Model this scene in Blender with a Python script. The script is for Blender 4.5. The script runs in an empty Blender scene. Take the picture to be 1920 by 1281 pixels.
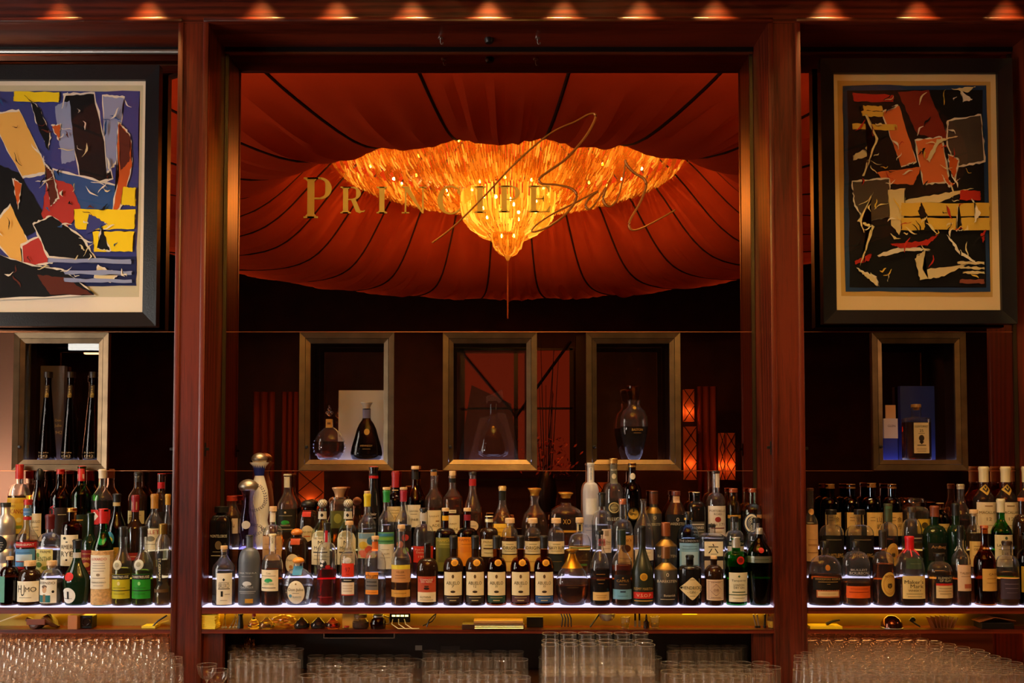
import bpy, bmesh, math, random
from mathutils import Vector, Matrix
random.seed(7)
SC = bpy.context.scene
COL = SC.collection
pi = math.pi
EYE = 1.75; CAMY = -4.2; FPX = 1700.0; PX0 = 940.0; PY0 = 808.0; TILT = math.radians(2.1)

# ---------------------------------------------------------------- camera, world, exposure
cam = bpy.data.cameras.new('camera'); camo = bpy.data.objects.new('camera', cam); COL.objects.link(camo)
camo.location = (0, CAMY, EYE); camo.rotation_euler = (pi/2 + TILT, 0, 0)
cam.sensor_width = 36; cam.lens = FPX/1920*36
cam.shift_x = (960-PX0)/1920; cam.shift_y = (PY0-640.5)/1920
cam.clip_start = 0.05
SC.camera = camo
w = bpy.data.worlds.new('dim_room'); SC.world = w; w.use_nodes = True
w.node_tree.nodes['Background'].inputs[0].default_value = (0.02, 0.008, 0.004, 1)
w.node_tree.nodes['Background'].inputs[1].default_value = 0.3
vs = SC.view_settings
vs.view_transform = 'Standard'; vs.look = 'None'; vs.exposure = 0.2; vs.gamma = 1; vs.use_curve_mapping = False
cy = SC.cycles
cy.max_bounces = 13; cy.transmission_bounces = 13; cy.glossy_bounces = 5; cy.diffuse_bounces = 2
cy.transparent_max_bounces = 28; cy.sample_clamp_indirect = 4.0; cy.blur_glossy = 0.6; cy.adaptive_threshold = 0.03; cy.use_light_tree = False

def lamp(name, kind, loc, energy, color, aim=None, size=0.1, spot=None, blend=0.5, size_y=None, parent=None):
    l = bpy.data.lights.new(name, kind); l.energy = energy; l.color = color
    if kind == 'AREA':
        l.size = size
        if size_y: l.shape = 'RECTANGLE'; l.size_y = size_y
    else: l.shadow_soft_size = size
    if spot: l.spot_size = math.radians(spot); l.spot_blend = blend
    o = bpy.data.objects.new(name, l); COL.objects.link(o); o.location = loc
    if aim is not None:
        o.rotation_euler = (Vector(aim)-Vector(loc)).to_track_quat('-Z', 'Y').to_euler()
    return o
WARM = (1, 0.62, 0.3)
# tall bright window in the side wall at the left (WIN) and an added warm fill globe, out of view at the right (bodies are built with the room)
WIN = dict(x=-3.78, y0=-2.45, y1=-1.15, z0=1.0, z1=3.35, strength=6.5, color=(1, .92, .82))
FILL_GLOBES = [(3.65, -1.5, 2.45, .17, 11, (1, .55, .25))]
# added fill spots, out of view on the fascia above the bar (heads are built with the structure)
FILL_SPOTS = [(-2.25, .75), (-1.75, .8), (-1.0, 1.0), (-.5, .9), (0.0, .9), (.5, .9), (1.0, .9), (1.6, .6), (2.05, .5)]
TRK_Y, TRK_Z = -.718, EYE+2.30
for tx, te in FILL_SPOTS:
    lamp('track_spot_beam', 'SPOT', (tx, TRK_Y, TRK_Z-.06), 62*te, (1, .84, .66), (tx, -.27, EYE-.55), .03, 66, .6)

# ---------------------------------------------------------------- pixel helper (a point of the photo at a known depth)
_F = Vector((0, math.cos(TILT), math.sin(TILT))); _U = Vector((0, -math.sin(TILT), math.cos(TILT))); _R = Vector((1, 0, 0))
def P(px, py, Y):
    d = _F + _R*((px-PX0)/FPX) + _U*((PY0-py)/FPX)
    return camo.location + d*((Y-CAMY)/d.y)
def PV(px, py, depth):
    """point seen in the mirror (mirror face at y = 0) at a distance behind the viewer, returned where it really stands"""
    p = P(px, py, CAMY+depth); return Vector((p.x, -p.y, p.z))
FY = -0.256           # front of the pillars and header

# ---------------------------------------------------------------- materials
_M = {}
def _new(name):
    m = bpy.data.materials.new(name); m.use_nodes = True
    nt = m.node_tree; nt.nodes.clear()
    out = nt.nodes.new('ShaderNodeOutputMaterial')
    return m, nt, out
def c4(c): return (c[0], c[1], c[2], 1)
def hexc(h):
    h = h.lstrip('#'); v = [int(h[i:i+2], 16)/255 for i in (0, 2, 4)]
    return tuple((x/12.92 if x <= .04045 else ((x+.055)/1.055)**2.4) for x in v)
def pr(name, col, rough=0.5, metal=0.0, emit=None, es=0.0, spec=0.5, coat=0.0, bump=0.0, bscale=60, var=0.0, vscale=8, sub=0.0):
    if name in _M: return _M[name]
    m, nt, out = _new(name)
    b = nt.nodes.new('ShaderNodeBsdfPrincipled'); nt.links.new(b.outputs[0], out.inputs[0])
    b.inputs['Base Color'].default_value = c4(col); b.inputs['Roughness'].default_value = rough
    b.inputs['Metallic'].default_value = metal; b.inputs['Specular IOR Level'].default_value = spec
    b.inputs['Coat Weight'].default_value = coat
    if emit: b.inputs['Emission Color'].default_value = c4(emit); b.inputs['Emission Strength'].default_value = es
    if var or bump:
        tc = nt.nodes.new('ShaderNodeTexCoord')
        if var:
            n = nt.nodes.new('ShaderNodeTexNoise'); n.inputs['Scale'].default_value = vscale; n.inputs['Detail'].default_value = 5
            nt.links.new(tc.outputs['Object'], n.inputs['Vector'])
            r = nt.nodes.new('ShaderNodeValToRGB')
            r.color_ramp.elements[0].position = 0.3; r.color_ramp.elements[1].position = 0.7
            r.color_ramp.elements[0].color = c4([x*(1-var) for x in col]); r.color_ramp.elements[1].color = c4([min(1, x*(1+var)) for x in col])
            nt.links.new(n.outputs['Fac'], r.inputs[0]); nt.links.new(r.outputs[0], b.inputs['Base Color'])
        if bump:
            n2 = nt.nodes.new('ShaderNodeTexNoise'); n2.inputs['Scale'].default_value = bscale; n2.inputs['Detail'].default_value = 3
            nt.links.new(tc.outputs['Object'], n2.inputs['Vector'])
            bp = nt.nodes.new('ShaderNodeBump'); bp.inputs['Strength'].default_value = bump; bp.inputs['Distance'].default_value = 0.004
            nt.links.new(n2.outputs['Fac'], bp.inputs['Height']); nt.links.new(bp.outputs[0], b.inputs['Normal'])
    _M[name] = m; return m
def emis(name, col, s, sample=True):
    if name in _M: return _M[name]
    m, nt, out = _new(name)
    e = nt.nodes.new('ShaderNodeEmission'); e.inputs[0].default_value = c4(col); e.inputs[1].default_value = s
    nt.links.new(e.outputs[0], out.inputs[0]); _M[name] = m
    if not sample: m.cycles.emission_sampling = 'NONE'
    return m
def wood(name, c1, c2, scale=(80, 80, 3.2), rough=0.34, coat=0.12):
    if name in _M: return _M[name]
    m, nt, out = _new(name)
    b = nt.nodes.new('ShaderNodeBsdfPrincipled'); nt.links.new(b.outputs[0], out.inputs[0])
    b.inputs['Roughness'].default_value = rough; b.inputs['Coat Weight'].default_value = coat; b.inputs['Coat Roughness'].default_value = 0.25
    tc = nt.nodes.new('ShaderNodeTexCoord'); mp = nt.nodes.new('ShaderNodeMapping'); mp.inputs['Scale'].default_value = scale
    nt.links.new(tc.outputs['Object'], mp.inputs[0])
    n = nt.nodes.new('ShaderNodeTexNoise'); n.inputs['Scale'].default_value = 1.6; n.inputs['Detail'].default_value = 7; n.inputs['Roughness'].default_value = 0.62; n.inputs['Distortion'].default_value = 0.6
    nt.links.new(mp.outputs[0], n.inputs['Vector'])
    wv = nt.nodes.new('ShaderNodeTexWave'); wv.wave_type = 'RINGS'; wv.inputs['Scale'].default_value = 0.9; wv.inputs['Distortion'].default_value = 5; wv.inputs['Detail'].default_value = 3
    mp2 = nt.nodes.new('ShaderNodeMapping'); mp2.inputs['Scale'].default_value = [q/7 for q in scale]; mp2.inputs['Location'].default_value = (.37, .21, .13)
    nt.links.new(tc.outputs['Object'], mp2.inputs[0]); nt.links.new(mp2.outputs[0], wv.inputs['Vector'])
    mx = nt.nodes.new('ShaderNodeMath'); mx.operation = 'MULTIPLY_ADD'; mx.inputs[1].default_value = 0.35
    nt.links.new(wv.outputs['Fac'], mx.inputs[0]); nt.links.new(n.outputs['Fac'], mx.inputs[2])
    r = nt.nodes.new('ShaderNodeValToRGB'); r.color_ramp.elements[0].position = 0.38; r.color_ramp.elements[1].position = 0.85
    r.color_ramp.elements[0].color = c4(c1); r.color_ramp.elements[1].color = c4(c2)
    nt.links.new(mx.outputs[0], r.inputs[0]); nt.links.new(r.outputs[0], b.inputs['Base Color'])
    bp = nt.nodes.new('ShaderNodeBump'); bp.inputs['Strength'].default_value = 0.12; bp.inputs['Distance'].default_value = 0.002
    nt.links.new(n.outputs['Fac'], bp.inputs['Height']); nt.links.new(bp.outputs[0], b.inputs['Normal'])
    _M[name] = m; return m
def thin_glass(name, col, ior=1.5, rough=0.0, haze=None):
    """thin-walled glass: clear or tinted see-through wall with a Fresnel sheen"""
    if name in _M: return _M[name]
    m, nt, out = _new(name)
    g = nt.nodes.new('ShaderNodeNewGeometry')
    io = nt.nodes.new('ShaderNodeMath'); io.operation = 'MULTIPLY_ADD'; io.inputs[1].default_value = (1/ior-ior); io.inputs[2].default_value = ior
    nt.links.new(g.outputs['Backfacing'], io.inputs[0])
    f = nt.nodes.new('ShaderNodeFresnel'); nt.links.new(io.outputs[0], f.inputs['IOR'])
    t = nt.nodes.new('ShaderNodeBsdfTransparent'); t.inputs[0].default_value = c4(col)
    gl = nt.nodes.new('ShaderNodeBsdfGlossy'); gl.inputs['Roughness'].default_value = rough; gl.inputs[0].default_value = (1, 1, 1, 1)
    mx = nt.nodes.new('ShaderNodeMixShader'); nt.links.new(f.outputs[0], mx.inputs[0])
    src = t
    if haze:
        d = nt.nodes.new('ShaderNodeBsdfTranslucent'); d.inputs[0].default_value = c4(haze[1])
        d2 = nt.nodes.new('ShaderNodeBsdfDiffuse'); d2.inputs[0].default_value = c4(haze[1])
        md = nt.nodes.new('ShaderNodeMixShader'); md.inputs[0].default_value = 0.5
        nt.links.new(d.outputs[0], md.inputs[1]); nt.links.new(d2.outputs[0], md.inputs[2])
        mh = nt.nodes.new('ShaderNodeMixShader'); mh.inputs[0].default_value = haze[0]
        nt.links.new(t.outputs[0], mh.inputs[1]); nt.links.new(md.outputs[0], mh.inputs[2]); src = mh
    nt.links.new(src.outputs[0], mx.inputs[1]); nt.links.new(gl.outputs[0], mx.inputs[2])
    nt.links.new(mx.outputs[0], out.inputs[0])
    _M[name] = m; return m
def hazy_glass(name, col, ior, f, hc):
    if name in _M: return _M[name]
    m, nt, out = _new(name)
    b = nt.nodes.new('ShaderNodeBsdfGlass'); b.inputs['Color'].default_value = c4(col); b.inputs['Roughness'].default_value = 0.0; b.inputs['IOR'].default_value = ior
    d = nt.nodes.new('ShaderNodeBsdfTranslucent'); d.inputs[0].default_value = c4(hc)
    d2 = nt.nodes.new('ShaderNodeBsdfDiffuse'); d2.inputs[0].default_value = c4(hc)
    md = nt.nodes.new('ShaderNodeMixShader'); md.inputs[0].default_value = 0.5
    nt.links.new(d.outputs[0], md.inputs[1]); nt.links.new(d2.outputs[0], md.inputs[2])
    mx = nt.nodes.new('ShaderNodeMixShader'); mx.inputs[0].default_value = f
    nt.links.new(b.outputs[0], mx.inputs[1]); nt.links.new(md.outputs[0], mx.inputs[2]); nt.links.new(mx.outputs[0], out.inputs[0])
    _M[name] = m; return m
def liquid(name, col, ior=1.33):
    if name in _M: return _M[name]
    m, nt, out = _new(name)
    b = nt.nodes.new('ShaderNodeBsdfGlass'); b.inputs['Color'].default_value = c4(col); b.inputs['Roughness'].default_value = 0.0; b.inputs['IOR'].default_value = ior
    nt.links.new(b.outputs[0], out.inputs[0]); _M[name] = m; return m

MAHOG = wood('mahogany', (0.034, 0.0036, 0.0013), (0.15, 0.0185, 0.0055))
MAHOG_H = wood('mahogany_horizontal', (0.034, 0.0036, 0.0013), (0.15, 0.0185, 0.0055), scale=(3.2, 80, 80))
DARKW = wood('dark_walnut', (0.012, 0.004, 0.002), (0.05, 0.014, 0.006), scale=(1.6, 22, 22), rough=0.4)
BLACKP = pr('black_lacquer', (0.008, 0.006, 0.006), 0.35)
BRONZE = pr('aged_bronze', (0.15, 0.095, 0.05), 0.33, 0.85, var=0.25, vscale=14)
STEEL = pr('brushed_steel', (0.55, 0.52, 0.48), 0.32, 0.95)
COPPER = pr('copper_strip', (0.6, 0.2, 0.08), 0.3, 0.9)
MIRROR = pr('bronze_mirror', (0.36, 0.15, 0.085), 0.0, 1.0)
LEDTOP = emis('lit_acrylic_shelf', (0.75, 0.69, 1.0), 1.1)
GOLDL = pr('gold_leaf', (0.52, 0.31, 0.035), 0.45, 0.3)
COPL = pr('copper_leaf', (0.6, 0.22, 0.035), 0.45, 0.3)
GLASS = hazy_glass('clear_glass', (.985, .985, .98), 1.47, .02, (.9, .9, .95))
DOORG = thin_glass('door_glass', (0.97, 0.96, 0.95))

# ---------------------------------------------------------------- mesh helpers
def tag(o, label=None, cat=None, group=None, kind=None):
    if label: o['label'] = label
    if cat: o['category'] = cat
    if group: o['group'] = group
    if kind: o['kind'] = kind
    return o
def mesh_obj(name, vs_, fs, mat, parent=None, smooth=False, loc=None, angle=35):
    me = bpy.data.meshes.new(name); me.from_pydata(vs_, [], fs); me.update()
    if smooth:
        me.polygons.foreach_set('use_smooth', [True]*len(me.polygons))
        me.set_sharp_from_angle(angle=math.radians(angle))
    if mat: me.materials.append(mat)
    o = bpy.data.objects.new(name, me); COL.objects.link(o)
    if parent: o.parent = parent
    if loc is not None: o.location = loc
    return o
def empty(name, loc=(0, 0, 0), rz=0.0):
    o = bpy.data.objects.new(name, None); COL.objects.link(o); o.location = loc; o.rotation_euler = (0, 0, rz); o.empty_display_size = 0.05
    return o
def copy_tree(o, parent=None):
    c = o.copy(); COL.objects.link(c)
    if parent: c.parent = parent
    for ch in o.children: copy_tree(ch, c)
    return c
class MB:
    def __init__(s): s.v = []; s.f = []
    def add(s, v, f):
        n = len(s.v); s.v += [tuple(p) for p in v]; s.f += [tuple(i+n for i in q) for q in f]; return s
    def box(s, x0, x1, y0, y1, z0, z1, bev=0.0):
        if bev <= 0:
            v = [(x, y, z) for z in (z0, z1) for y in (y0, y1) for x in (x0, x1)]
            return s.add(v, [(0, 2, 3, 1), (4, 5, 7, 6), (0, 1, 5, 4), (2, 6, 7, 3), (0, 4, 6, 2), (1, 3, 7, 5)])
        b = min(bev, (x1-x0)*.45, (y1-y0)*.45, (z1-z0)*.45)
        bm = bmesh.new(); bmesh.ops.create_cube(bm, size=1)
        for q in bm.verts: q.co = ((x0+x1)/2+q.co.x*(x1-x0), (y0+y1)/2+q.co.y*(y1-y0), (z0+z1)/2+q.co.z*(z1-z0))
        bmesh.ops.bevel(bm, geom=bm.edges[:], offset=b, segments=2, profile=0.5, affect='EDGES')
        bm.verts.index_update()
        s.add([q.co[:] for q in bm.verts], [[q.index for q in f.verts] for f in bm.faces]); bm.free(); return s
    def lathe(s, prof, seg=20, n=2.0, dr=1.0, c=(0, 0, 0)):
        """revolve (r, z) pairs; superellipse exponent n, depth ratio dr"""
        rings = []
        ex = 2.0/n
        cs = [(math.copysign(abs(math.cos(a))**ex, math.cos(a)), math.copysign(abs(math.sin(a))**ex, math.sin(a))) for a in (2*pi*(i+0.5)/seg for i in range(seg))]
        v = []; f = []
        for r, z in prof:
            if r < 1e-6: rings.append((len(v),)); v.append((c[0], c[1], c[2]+z))
            else:
                k = len(v); rings.append(tuple(range(k, k+seg)))
                v += [(c[0]+r*a, c[1]+r*b*dr, c[2]+z) for a, b in cs]
        for A, B in zip(rings, rings[1:]):
            for i in range(seg):
                j = (i+1) % seg
                if len(A) == 1 and len(B) == 1: continue
                if len(A) == 1: f.append((A[0], B[j], B[i]))
                elif len(B) == 1: f.append((A[i], A[j], B[0]))
                else: f.append((A[i], A[j], B[j], B[i]))
        return s.add(v, f)
    def tube(s, pts, r, seg=8, cap=True, r2=None):
        pts = [Vector(p) for p in pts]; v = []; f = []; N = len(pts)
        rr = r if isinstance(r, (list, tuple)) else [r+(((r2 if r2 is not None else r)-r)*i/max(1, N-1)) for i in range(N)]
        up = None
        for i, p in enumerate(pts):
            t = (pts[min(i+1, N-1)]-pts[max(i-1, 0)])
            if t.length < 1e-9: t = Vector((0, 0, 1))
            t.normalize()
            if up is None: up = Vector((0, 0, 1)) if abs(t.z) < .9 else Vector((1, 0, 0))
            a = t.cross(up); 
            if a.length < 1e-6: a = t.cross(Vector((0, 1, 0)))
            a.normalize(); b = t.cross(a); up = -b if False else up
            v += [tuple(p+a*rr[i]*math.cos(2*pi*k/seg)+b*rr[i]*math.sin(2*pi*k/seg)) for k in range(seg)]
        for i in range(N-1):
            for k in range(seg):
                k2 = (k+1) % seg
                f.append((i*seg+k, i*seg+k2, (i+1)*seg+k2, (i+1)*seg+k))
        if cap: f.append(tuple(range(seg-1, -1, -1))); f.append(tuple((N-1)*seg+k for k in range(seg)))
        return s.add(v, f)
    def prism(s, poly, y0, y1):
        """polygon of (x, z) extruded from y0 (front) to y1"""
        n = len(poly)
        v = [(x, y0, z) for x, z in poly]+[(x, y1, z) for x, z in poly]
        f = [tuple(range(n)), tuple(range(2*n-1, n-1, -1))]+[(i, i+n, (i+1) % n+n, (i+1) % n) for i in range(n)]
        return s.add(v, f)
    def obj(s, name, mat, parent=None, smooth=False, loc=None, angle=35): return mesh_obj(name, s.v, s.f, mat, parent, smooth, loc, angle)
def struct(name, mb, mat, label, parent=None, smooth=False):
    o = mb.obj(name, mat, parent, smooth)
    if not parent: tag(o, label, None, None, 'structure')
    return o

_TX = {}
def text_geo(s, sp=1.0):
    """flat outline mesh of a word, bounding box centred and scaled to width 1"""
    if (s, sp) in _TX: return _TX[(s, sp)]
    cu = bpy.data.curves.new('lettering', 'FONT'); cu.body = s; cu.size = 1; cu.resolution_u = 2; cu.space_character = sp; cu.offset = .0
    o = bpy.data.objects.new('lettering', cu)
    me = bpy.data.meshes.new_from_object(o)
    v = [tuple(q.co) for q in me.vertices]; f = [tuple(p.vertices) for p in me.polygons]
    bpy.data.objects.remove(o); bpy.data.meshes.remove(me)
    if not v: r = ([], [], 1.0)
    else:
        x0 = min(p[0] for p in v); x1 = max(p[0] for p in v); z0 = min(p[1] for p in v); z1 = max(p[1] for p in v)
        W = max(x1-x0, 1e-6); cx = (x0+x1)/2; cz = (z0+z1)/2
        r = ([((p[0]-cx)/W, (p[1]-cz)/W) for p in v], f, (z1-z0)/W)
    _TX[(s, sp)] = r; return r
# ================================================================ STRUCTURE OF THE BACK BAR
def X(px, Y, py=870): return P(px, py, Y).x
def Z(py, Y, px=940): return P(px, py, Y).z
zH = Z(42, FY)                      # underside of the header
zTop = Z(0, FY)
zShelf = Z(1137, FY)                # front shelf upper face
zShelfB = Z(1146.5, FY)
zLow = Z(1181, FY); zLowB = Z(1188.5, FY)
COUNTER = 0.79
PIL = [(-2.78, -2.62), (X(323, FY), X(381, FY)), (X(1449, FY), X(1511, FY)), (2.395, 2.55)]
BAYS = [(PIL[0][1], PIL[1][0]), (PIL[1][1], PIL[2][0]), (PIL[2][1], PIL[3][0])]

# pillars with raised edge mouldings
for i, (x0, x1) in enumerate(PIL):
    e = empty('pillar', ((x0+x1)/2, 0, 0)); hw = (x1-x0)/2
    where = ['outermost pillar left of the blue and yellow poster', 'mahogany pillar between blue and yellow poster and mirror lettering', 'mahogany pillar between mirror lettering and dark framed poster', 'outermost pillar right of the dark framed poster'][i]
    tag(e, where, None, None, 'structure')
    MB().box(-hw+.002, hw-.002, FY+.008, 0.20, COUNTER, zH+.02).obj('shaft', MAHOG, e)
    bw = 0.024
    for s in (-1, 1):
        a, b = (hw-bw, hw) if s > 0 else (-hw, -hw+bw)
        MB().box(a, b, FY, FY+.03, COUNTER, zH+.004, .004).obj('edge_moulding', MAHOG, e, True)
# header beam, one continuous board with a small bead per bay
hd = MB().box(-3.4, 3.4, FY+.004, 0.3, zH, zTop+.45)
header = struct('trim_1', hd, MAHOG_H, 'mahogany header beam across the top of the back bar')
for (a, b) in BAYS:
    zb = Z(34, FY)
    MB().box(a-.02, b+.02, FY-.012, FY+.02, zH-.001, zb, .005).obj('bead', MAHOG_H, header, True)
# soffit with the row of downlights, fascia above it
sof = MB().box(-3.4, 3.4, -0.66, FY+.004, zTop+.12, zTop+.18)
soffit = struct('ceiling', sof, DARKW, 'dark wooden soffit above the header holding the downlights')
MB().box(-3.4, 3.4, -0.70, -0.66, zTop+.10, 5.3).obj('fascia', DARKW, soffit)
DL = [-75, 95, 266, 480, 625, 769, 916, 1060, 1207, 1350, 1565, 1738, 1906]
for n_, px in enumerate(DL):
    x = X(px, FY)
    e = empty('downlight', (x, FY-.070, zTop+.12))
    tag(e, 'small recessed downlight above the header, %s from the left' % ['first', 'second', 'third', 'fourth', 'fifth', 'sixth', 'seventh', 'eighth', 'ninth', 'tenth', 'eleventh', 'twelfth', 'thirteenth'][n_], 'downlight', 'downlights along the header')
    MB().lathe([(.030, -.001), (.036, -.004), (.036, .0), (.028, .012)], 20).obj('trim_ring', BRONZE, e, True)
    MB().lathe([(0, .011), (.028, .011)], 16).obj('bulb', emis('downlight_bulb', (1, .6, .25), 60, False), e)
    lamp('downlight_beam', 'SPOT', (x, FY-.070, zTop+.105), 30.0 if px not in (266, 916) else 40.0, (1, .62, .18), (x, FY-.066, zTop-1), .012, 66, 1.0)

# added track of fill spots on the fascia, out of view
tr = empty('spot_track', (0, TRK_Y, TRK_Z)); tag(tr, 'black track with small spot heads on the fascia over the bar', 'track light')
MB().box(-2.6, 2.6, -.015, .015, .06, .085).obj('rail', BLACKP, tr)
for bx_ in (-2.4, 0.2, 2.4): MB().box(bx_-.01, bx_+.01, .0, .018, .062, .082).obj('bracket', BLACKP, tr)
for tx, te in FILL_SPOTS:
    d = (Vector((tx, -.27, EYE-.55))-Vector((tx, TRK_Y, TRK_Z-.06))).normalized(); p = Vector((tx, 0, -.06))
    MB().tube([p-d*.09, p-d*.085, p-d*.02], [.012, .032, .034], 14).obj('spot_head', BLACKP, tr, True)
    MB().tube([p-d*.0185, p-d*.018], .030, 14).obj('lamp_face', emis('spot_face', (1, .84, .66), 45, False), tr)
    MB().tube([p-d*.06, Vector((tx, 0, .06))], .006, 6).obj('stem', BLACKP, tr)
# back wall behind the mirror
struct('wall_back', MB().box(-3.4, 3.4, 0.24, 0.3, 0, 3.4), BLACKP, 'dark wall behind the mirror panels')
# ---- mirror panels
zSeam1 = Z(622.5, 0); zSeam2 = Z(883, 0); zMT = Z(101, 0); zMB = zShelf-.0
G = 0.0012
NICHE = [[(22, 200)], [(560, 738), (830, 1007), (1100, 1277)], [(1638, 1815)]]
def panel(x0, x1, z0, z1, parent):
    return MB().box(x0+G, x1-G, 0.0, 0.006, z0+G, z1-G).obj('mirror_panel', MIRROR, parent)
MIRL = ['bronze mirror wall behind the left bay of bottles', 'bronze mirror wall with gold lettering behind the middle bay', 'bronze mirror wall behind the right bay of bottles']
mirrors = []
for k, (a, b) in enumerate(BAYS):
    e = empty('mirror_wall', ((a+b)/2, 0, zSeam2)); tag(e, MIRL[k], 'mirror', 'mirror walls of the back bar'); mirrors.append(e)
    ox, oz = e.location.x, e.location.z
    def pan(x0, x1, z0, z1): return MB().box(x0+G-ox, x1-G-ox, 0, .006, z0+G-oz, z1-G-oz).obj('mirror_panel', MIRROR, e)
    pan(a, b, zSeam1, zMT); pan(a, b, zMB-.02 if k == 1 else COUNTER, zSeam2)
    cur = a
    for (n0, n1) in NICHE[k]:
        pan(cur, X(n0, 0)+.004, zSeam2, zSeam1); cur = X(n1, 0)-.004
    pan(cur, b, zSeam2, zSeam1)
    MB().box(a-ox, b-ox, -.012, .01, zMT-.004-oz, zMT+.004-oz).obj('copper_strip', COPPER, e)
    MB().box(a-ox, b-ox, -.02, .01, zMT+.004-oz, zMT+.05-oz).obj('top_rail', BLACKP, e)
    for zz in (zSeam1, zSeam2):
        MB().box(a-ox, b-ox, -.0015, .0, zz-.0016-oz, zz+.0016-oz).obj('seam_strip', COPPER, e)
    for xx in (a, b):
        s = 1 if xx == a else -1
        MB().box(min(xx, xx+s*.016)-ox, max(xx, xx+s*.016)-ox, -.006, .004, zMB-oz, zMT-oz).obj('edge_strip', pr('smoked_bronze_edge', (.09, .06, .03), .3, .8), e)
# grey rail in the left bay
a, b = BAYS[0]
r = MB().tube([(a+.01, -.06, Z(97, -.06)), (b-.01, -.06, Z(97, -.06))], .011, 12).obj('picture_rail', STEEL, None, True)
tag(r, 'slim grey metal rail above the blue and yellow poster', 'rail')
# hooks and sensor on the soffit of the middle bay
for px in (826, 1008):
    p = P(px, 76, -.11); m = MB(); m.lathe([(0, .0), (.012, 0), (.012, -.004), (0, -.004)], 12, c=(0, 0, 0))
    m.tube([(0, 0, -.004), (0, 0, -.022), (.004, 0, -.03), (.010, 0, -.03), (.012, 0, -.022)], .0022, 8)
    o = m.obj('ceiling_hook', STEEL, None, True, (p.x, -.11, zH)); tag(o, 'small metal hook in the header underside, %s of the pair' % ('left' if px < 900 else 'right'), 'hook', 'header hooks')
p = P(917, 82, -.1); m = MB().lathe([(0, -.022), (.016, -.02), (.022, -.01), (.022, 0)], 14)
o = m.obj('ceiling_sensor', BLACKP, None, True, (p.x, -.1, zH)); tag(o, 'small black sensor between two hooks under the header', 'sensor')
# black latches on the pillar sides
for (px, py, s, what) in ((317, 843, -1, 'left side of the left pillar'), (386, 843, 1, 'right side of the left pillar, beside the mirror'), (1446, 840, -1, 'left side of the right pillar'), (1517, 842, 1, 'right side of the right pillar')):
    xx = {317: PIL[1][0], 386: PIL[1][1], 1446: PIL[2][0], 1517: PIL[2][1]}[px]
    z = Z(py, FY); e = empty('latch', (xx, FY+.022, z)); tag(e, 'small black latch on the '+what, 'latch', 'pillar latches')
    MB().box(min(0, s*.004), max(0, s*.004), -.006, .006, -.03, .03, .001).obj('plate', BLACKP, e)
    MB().box(min(s*.003, s*.018), max(s*.003, s*.018), -.005, .005, -.004, .008, .001).obj('catch', BLACKP, e)

# ---- stepped bottle shelf: three lit tiers in each bay
TY = {1: -.2135, 2: -.1285, 3: -.0445}
TZ = {1: Z(1134, TY[1]), 2: Z(1079, TY[2]), 3: Z(1026, TY[3])}
TEDGE = {1: -.254, 2: -.171, 3: -.0865}
RISER = wood('riser_wood', (0.03, 0.009, 0.004), (0.10, 0.028, 0.01), scale=(1.6, 22, 22), rough=0.18)
BAYN = ['left', 'middle', 'right']
for k, (a, b) in enumerate(BAYS):
    for t, nm in ((1, 'front'), (2, 'middle'), (3, 'back')):
        y1 = -.002; y0 = FY+.002 if t == 1 else TEDGE[t]; zb = TZ[1]-.033 if t == 1 else TZ[t-1]+.0005
        if t == 1: y1 = -.002
        e = empty('shelf_step', ((a+b)/2, y0, zb)); tag(e, '%s step of the glowing bottle shelf, %s bay' % (nm, BAYN[k]), 'shelf', 'lit bottle shelves')
        ox, oy, oz = e.location
        def bx(n, x0, x1, ya, yb, z0, z1, m): return MB().box(x0-ox, x1-ox, ya-oy, yb-oy, z0-oz, z1-oz).obj(n, m, e)
        bx('board' if t == 1 else 'riser', a+.001, b-.001, y0, y1, zb, TZ[t]-.006, MAHOG_H if t == 1 else RISER)
        bx('light_panel', a+.003, b-.003, y0-.001 if t > 1 else y0+.001, y1, TZ[t]-.006, TZ[t], LEDTOP)
# ---- the gap below, its lower board and the lit back plate
YEL = pr('yellow_lit_plate', (0.42, 0.26, 0.045), 0.4, 0.6)
for k, (a, b) in enumerate(BAYS):
    o = MB().box(a, b, FY+.004, .2, zLowB, zLow).obj('lower_shelf', MAHOG_H); tag(o, 'thin mahogany board under the %s bottle shelf' % BAYN[k], 'shelf', 'lower boards')
    o = MB().box(a, b, -.160, -.154, zLow, TZ[1]-.033).obj('back_plate', YEL); tag(o, 'brushed metal plate at the back of the %s tool gap' % BAYN[k], 'plate', 'gap back plates')
    x0, x1 = (a+.02, b-.02) if k == 1 else ((a+.45, b-.02) if k == 0 else (a+.02, b-.35))
    o = MB().box(x0, x1, -.185, -.165, TZ[1]-.041, TZ[1]-.033).obj('light_strip', emis('yellow_led', (1, .58, .04), 6.0)); tag(o, 'yellow light strip hidden under the %s bottle shelf' % BAYN[k], 'light', 'yellow strips')
    struct('wall_recess', MB().box(a, b, .1, .12, COUNTER, zLowB), pr('recess_black', (.014, .005, .003), .5), 'dark back of the %s recess behind the glasses' % BAYN[k])
    if k != 1: o = MB().box(a+.03, b-.03, -.10, -.085, zLowB-.006, zLowB-.0005).obj('light_strip', emis('warm_led_%d' % k, (1, .5, .16), (24, 2, 20)[k])); tag(o, 'warm light strip under the lower board, %s bay' % BAYN[k], 'light', 'warm strips')
    for xx, s in ((a, 1), (b, -1)):
        if k == 1: struct('trim_recess', MB().box(min(xx, xx+s*.085), max(xx, xx+s*.085), FY+.03, FY+.06, COUNTER, zLowB), MAHOG, 'mahogany stile at the %s end of the middle recess' % ('left' if s > 0 else 'right'))
ctr = wood('counter_wood', (0.06, 0.022, 0.010), (0.15, 0.06, 0.026), scale=(1.5, 14, 14), rough=0.3)
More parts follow.
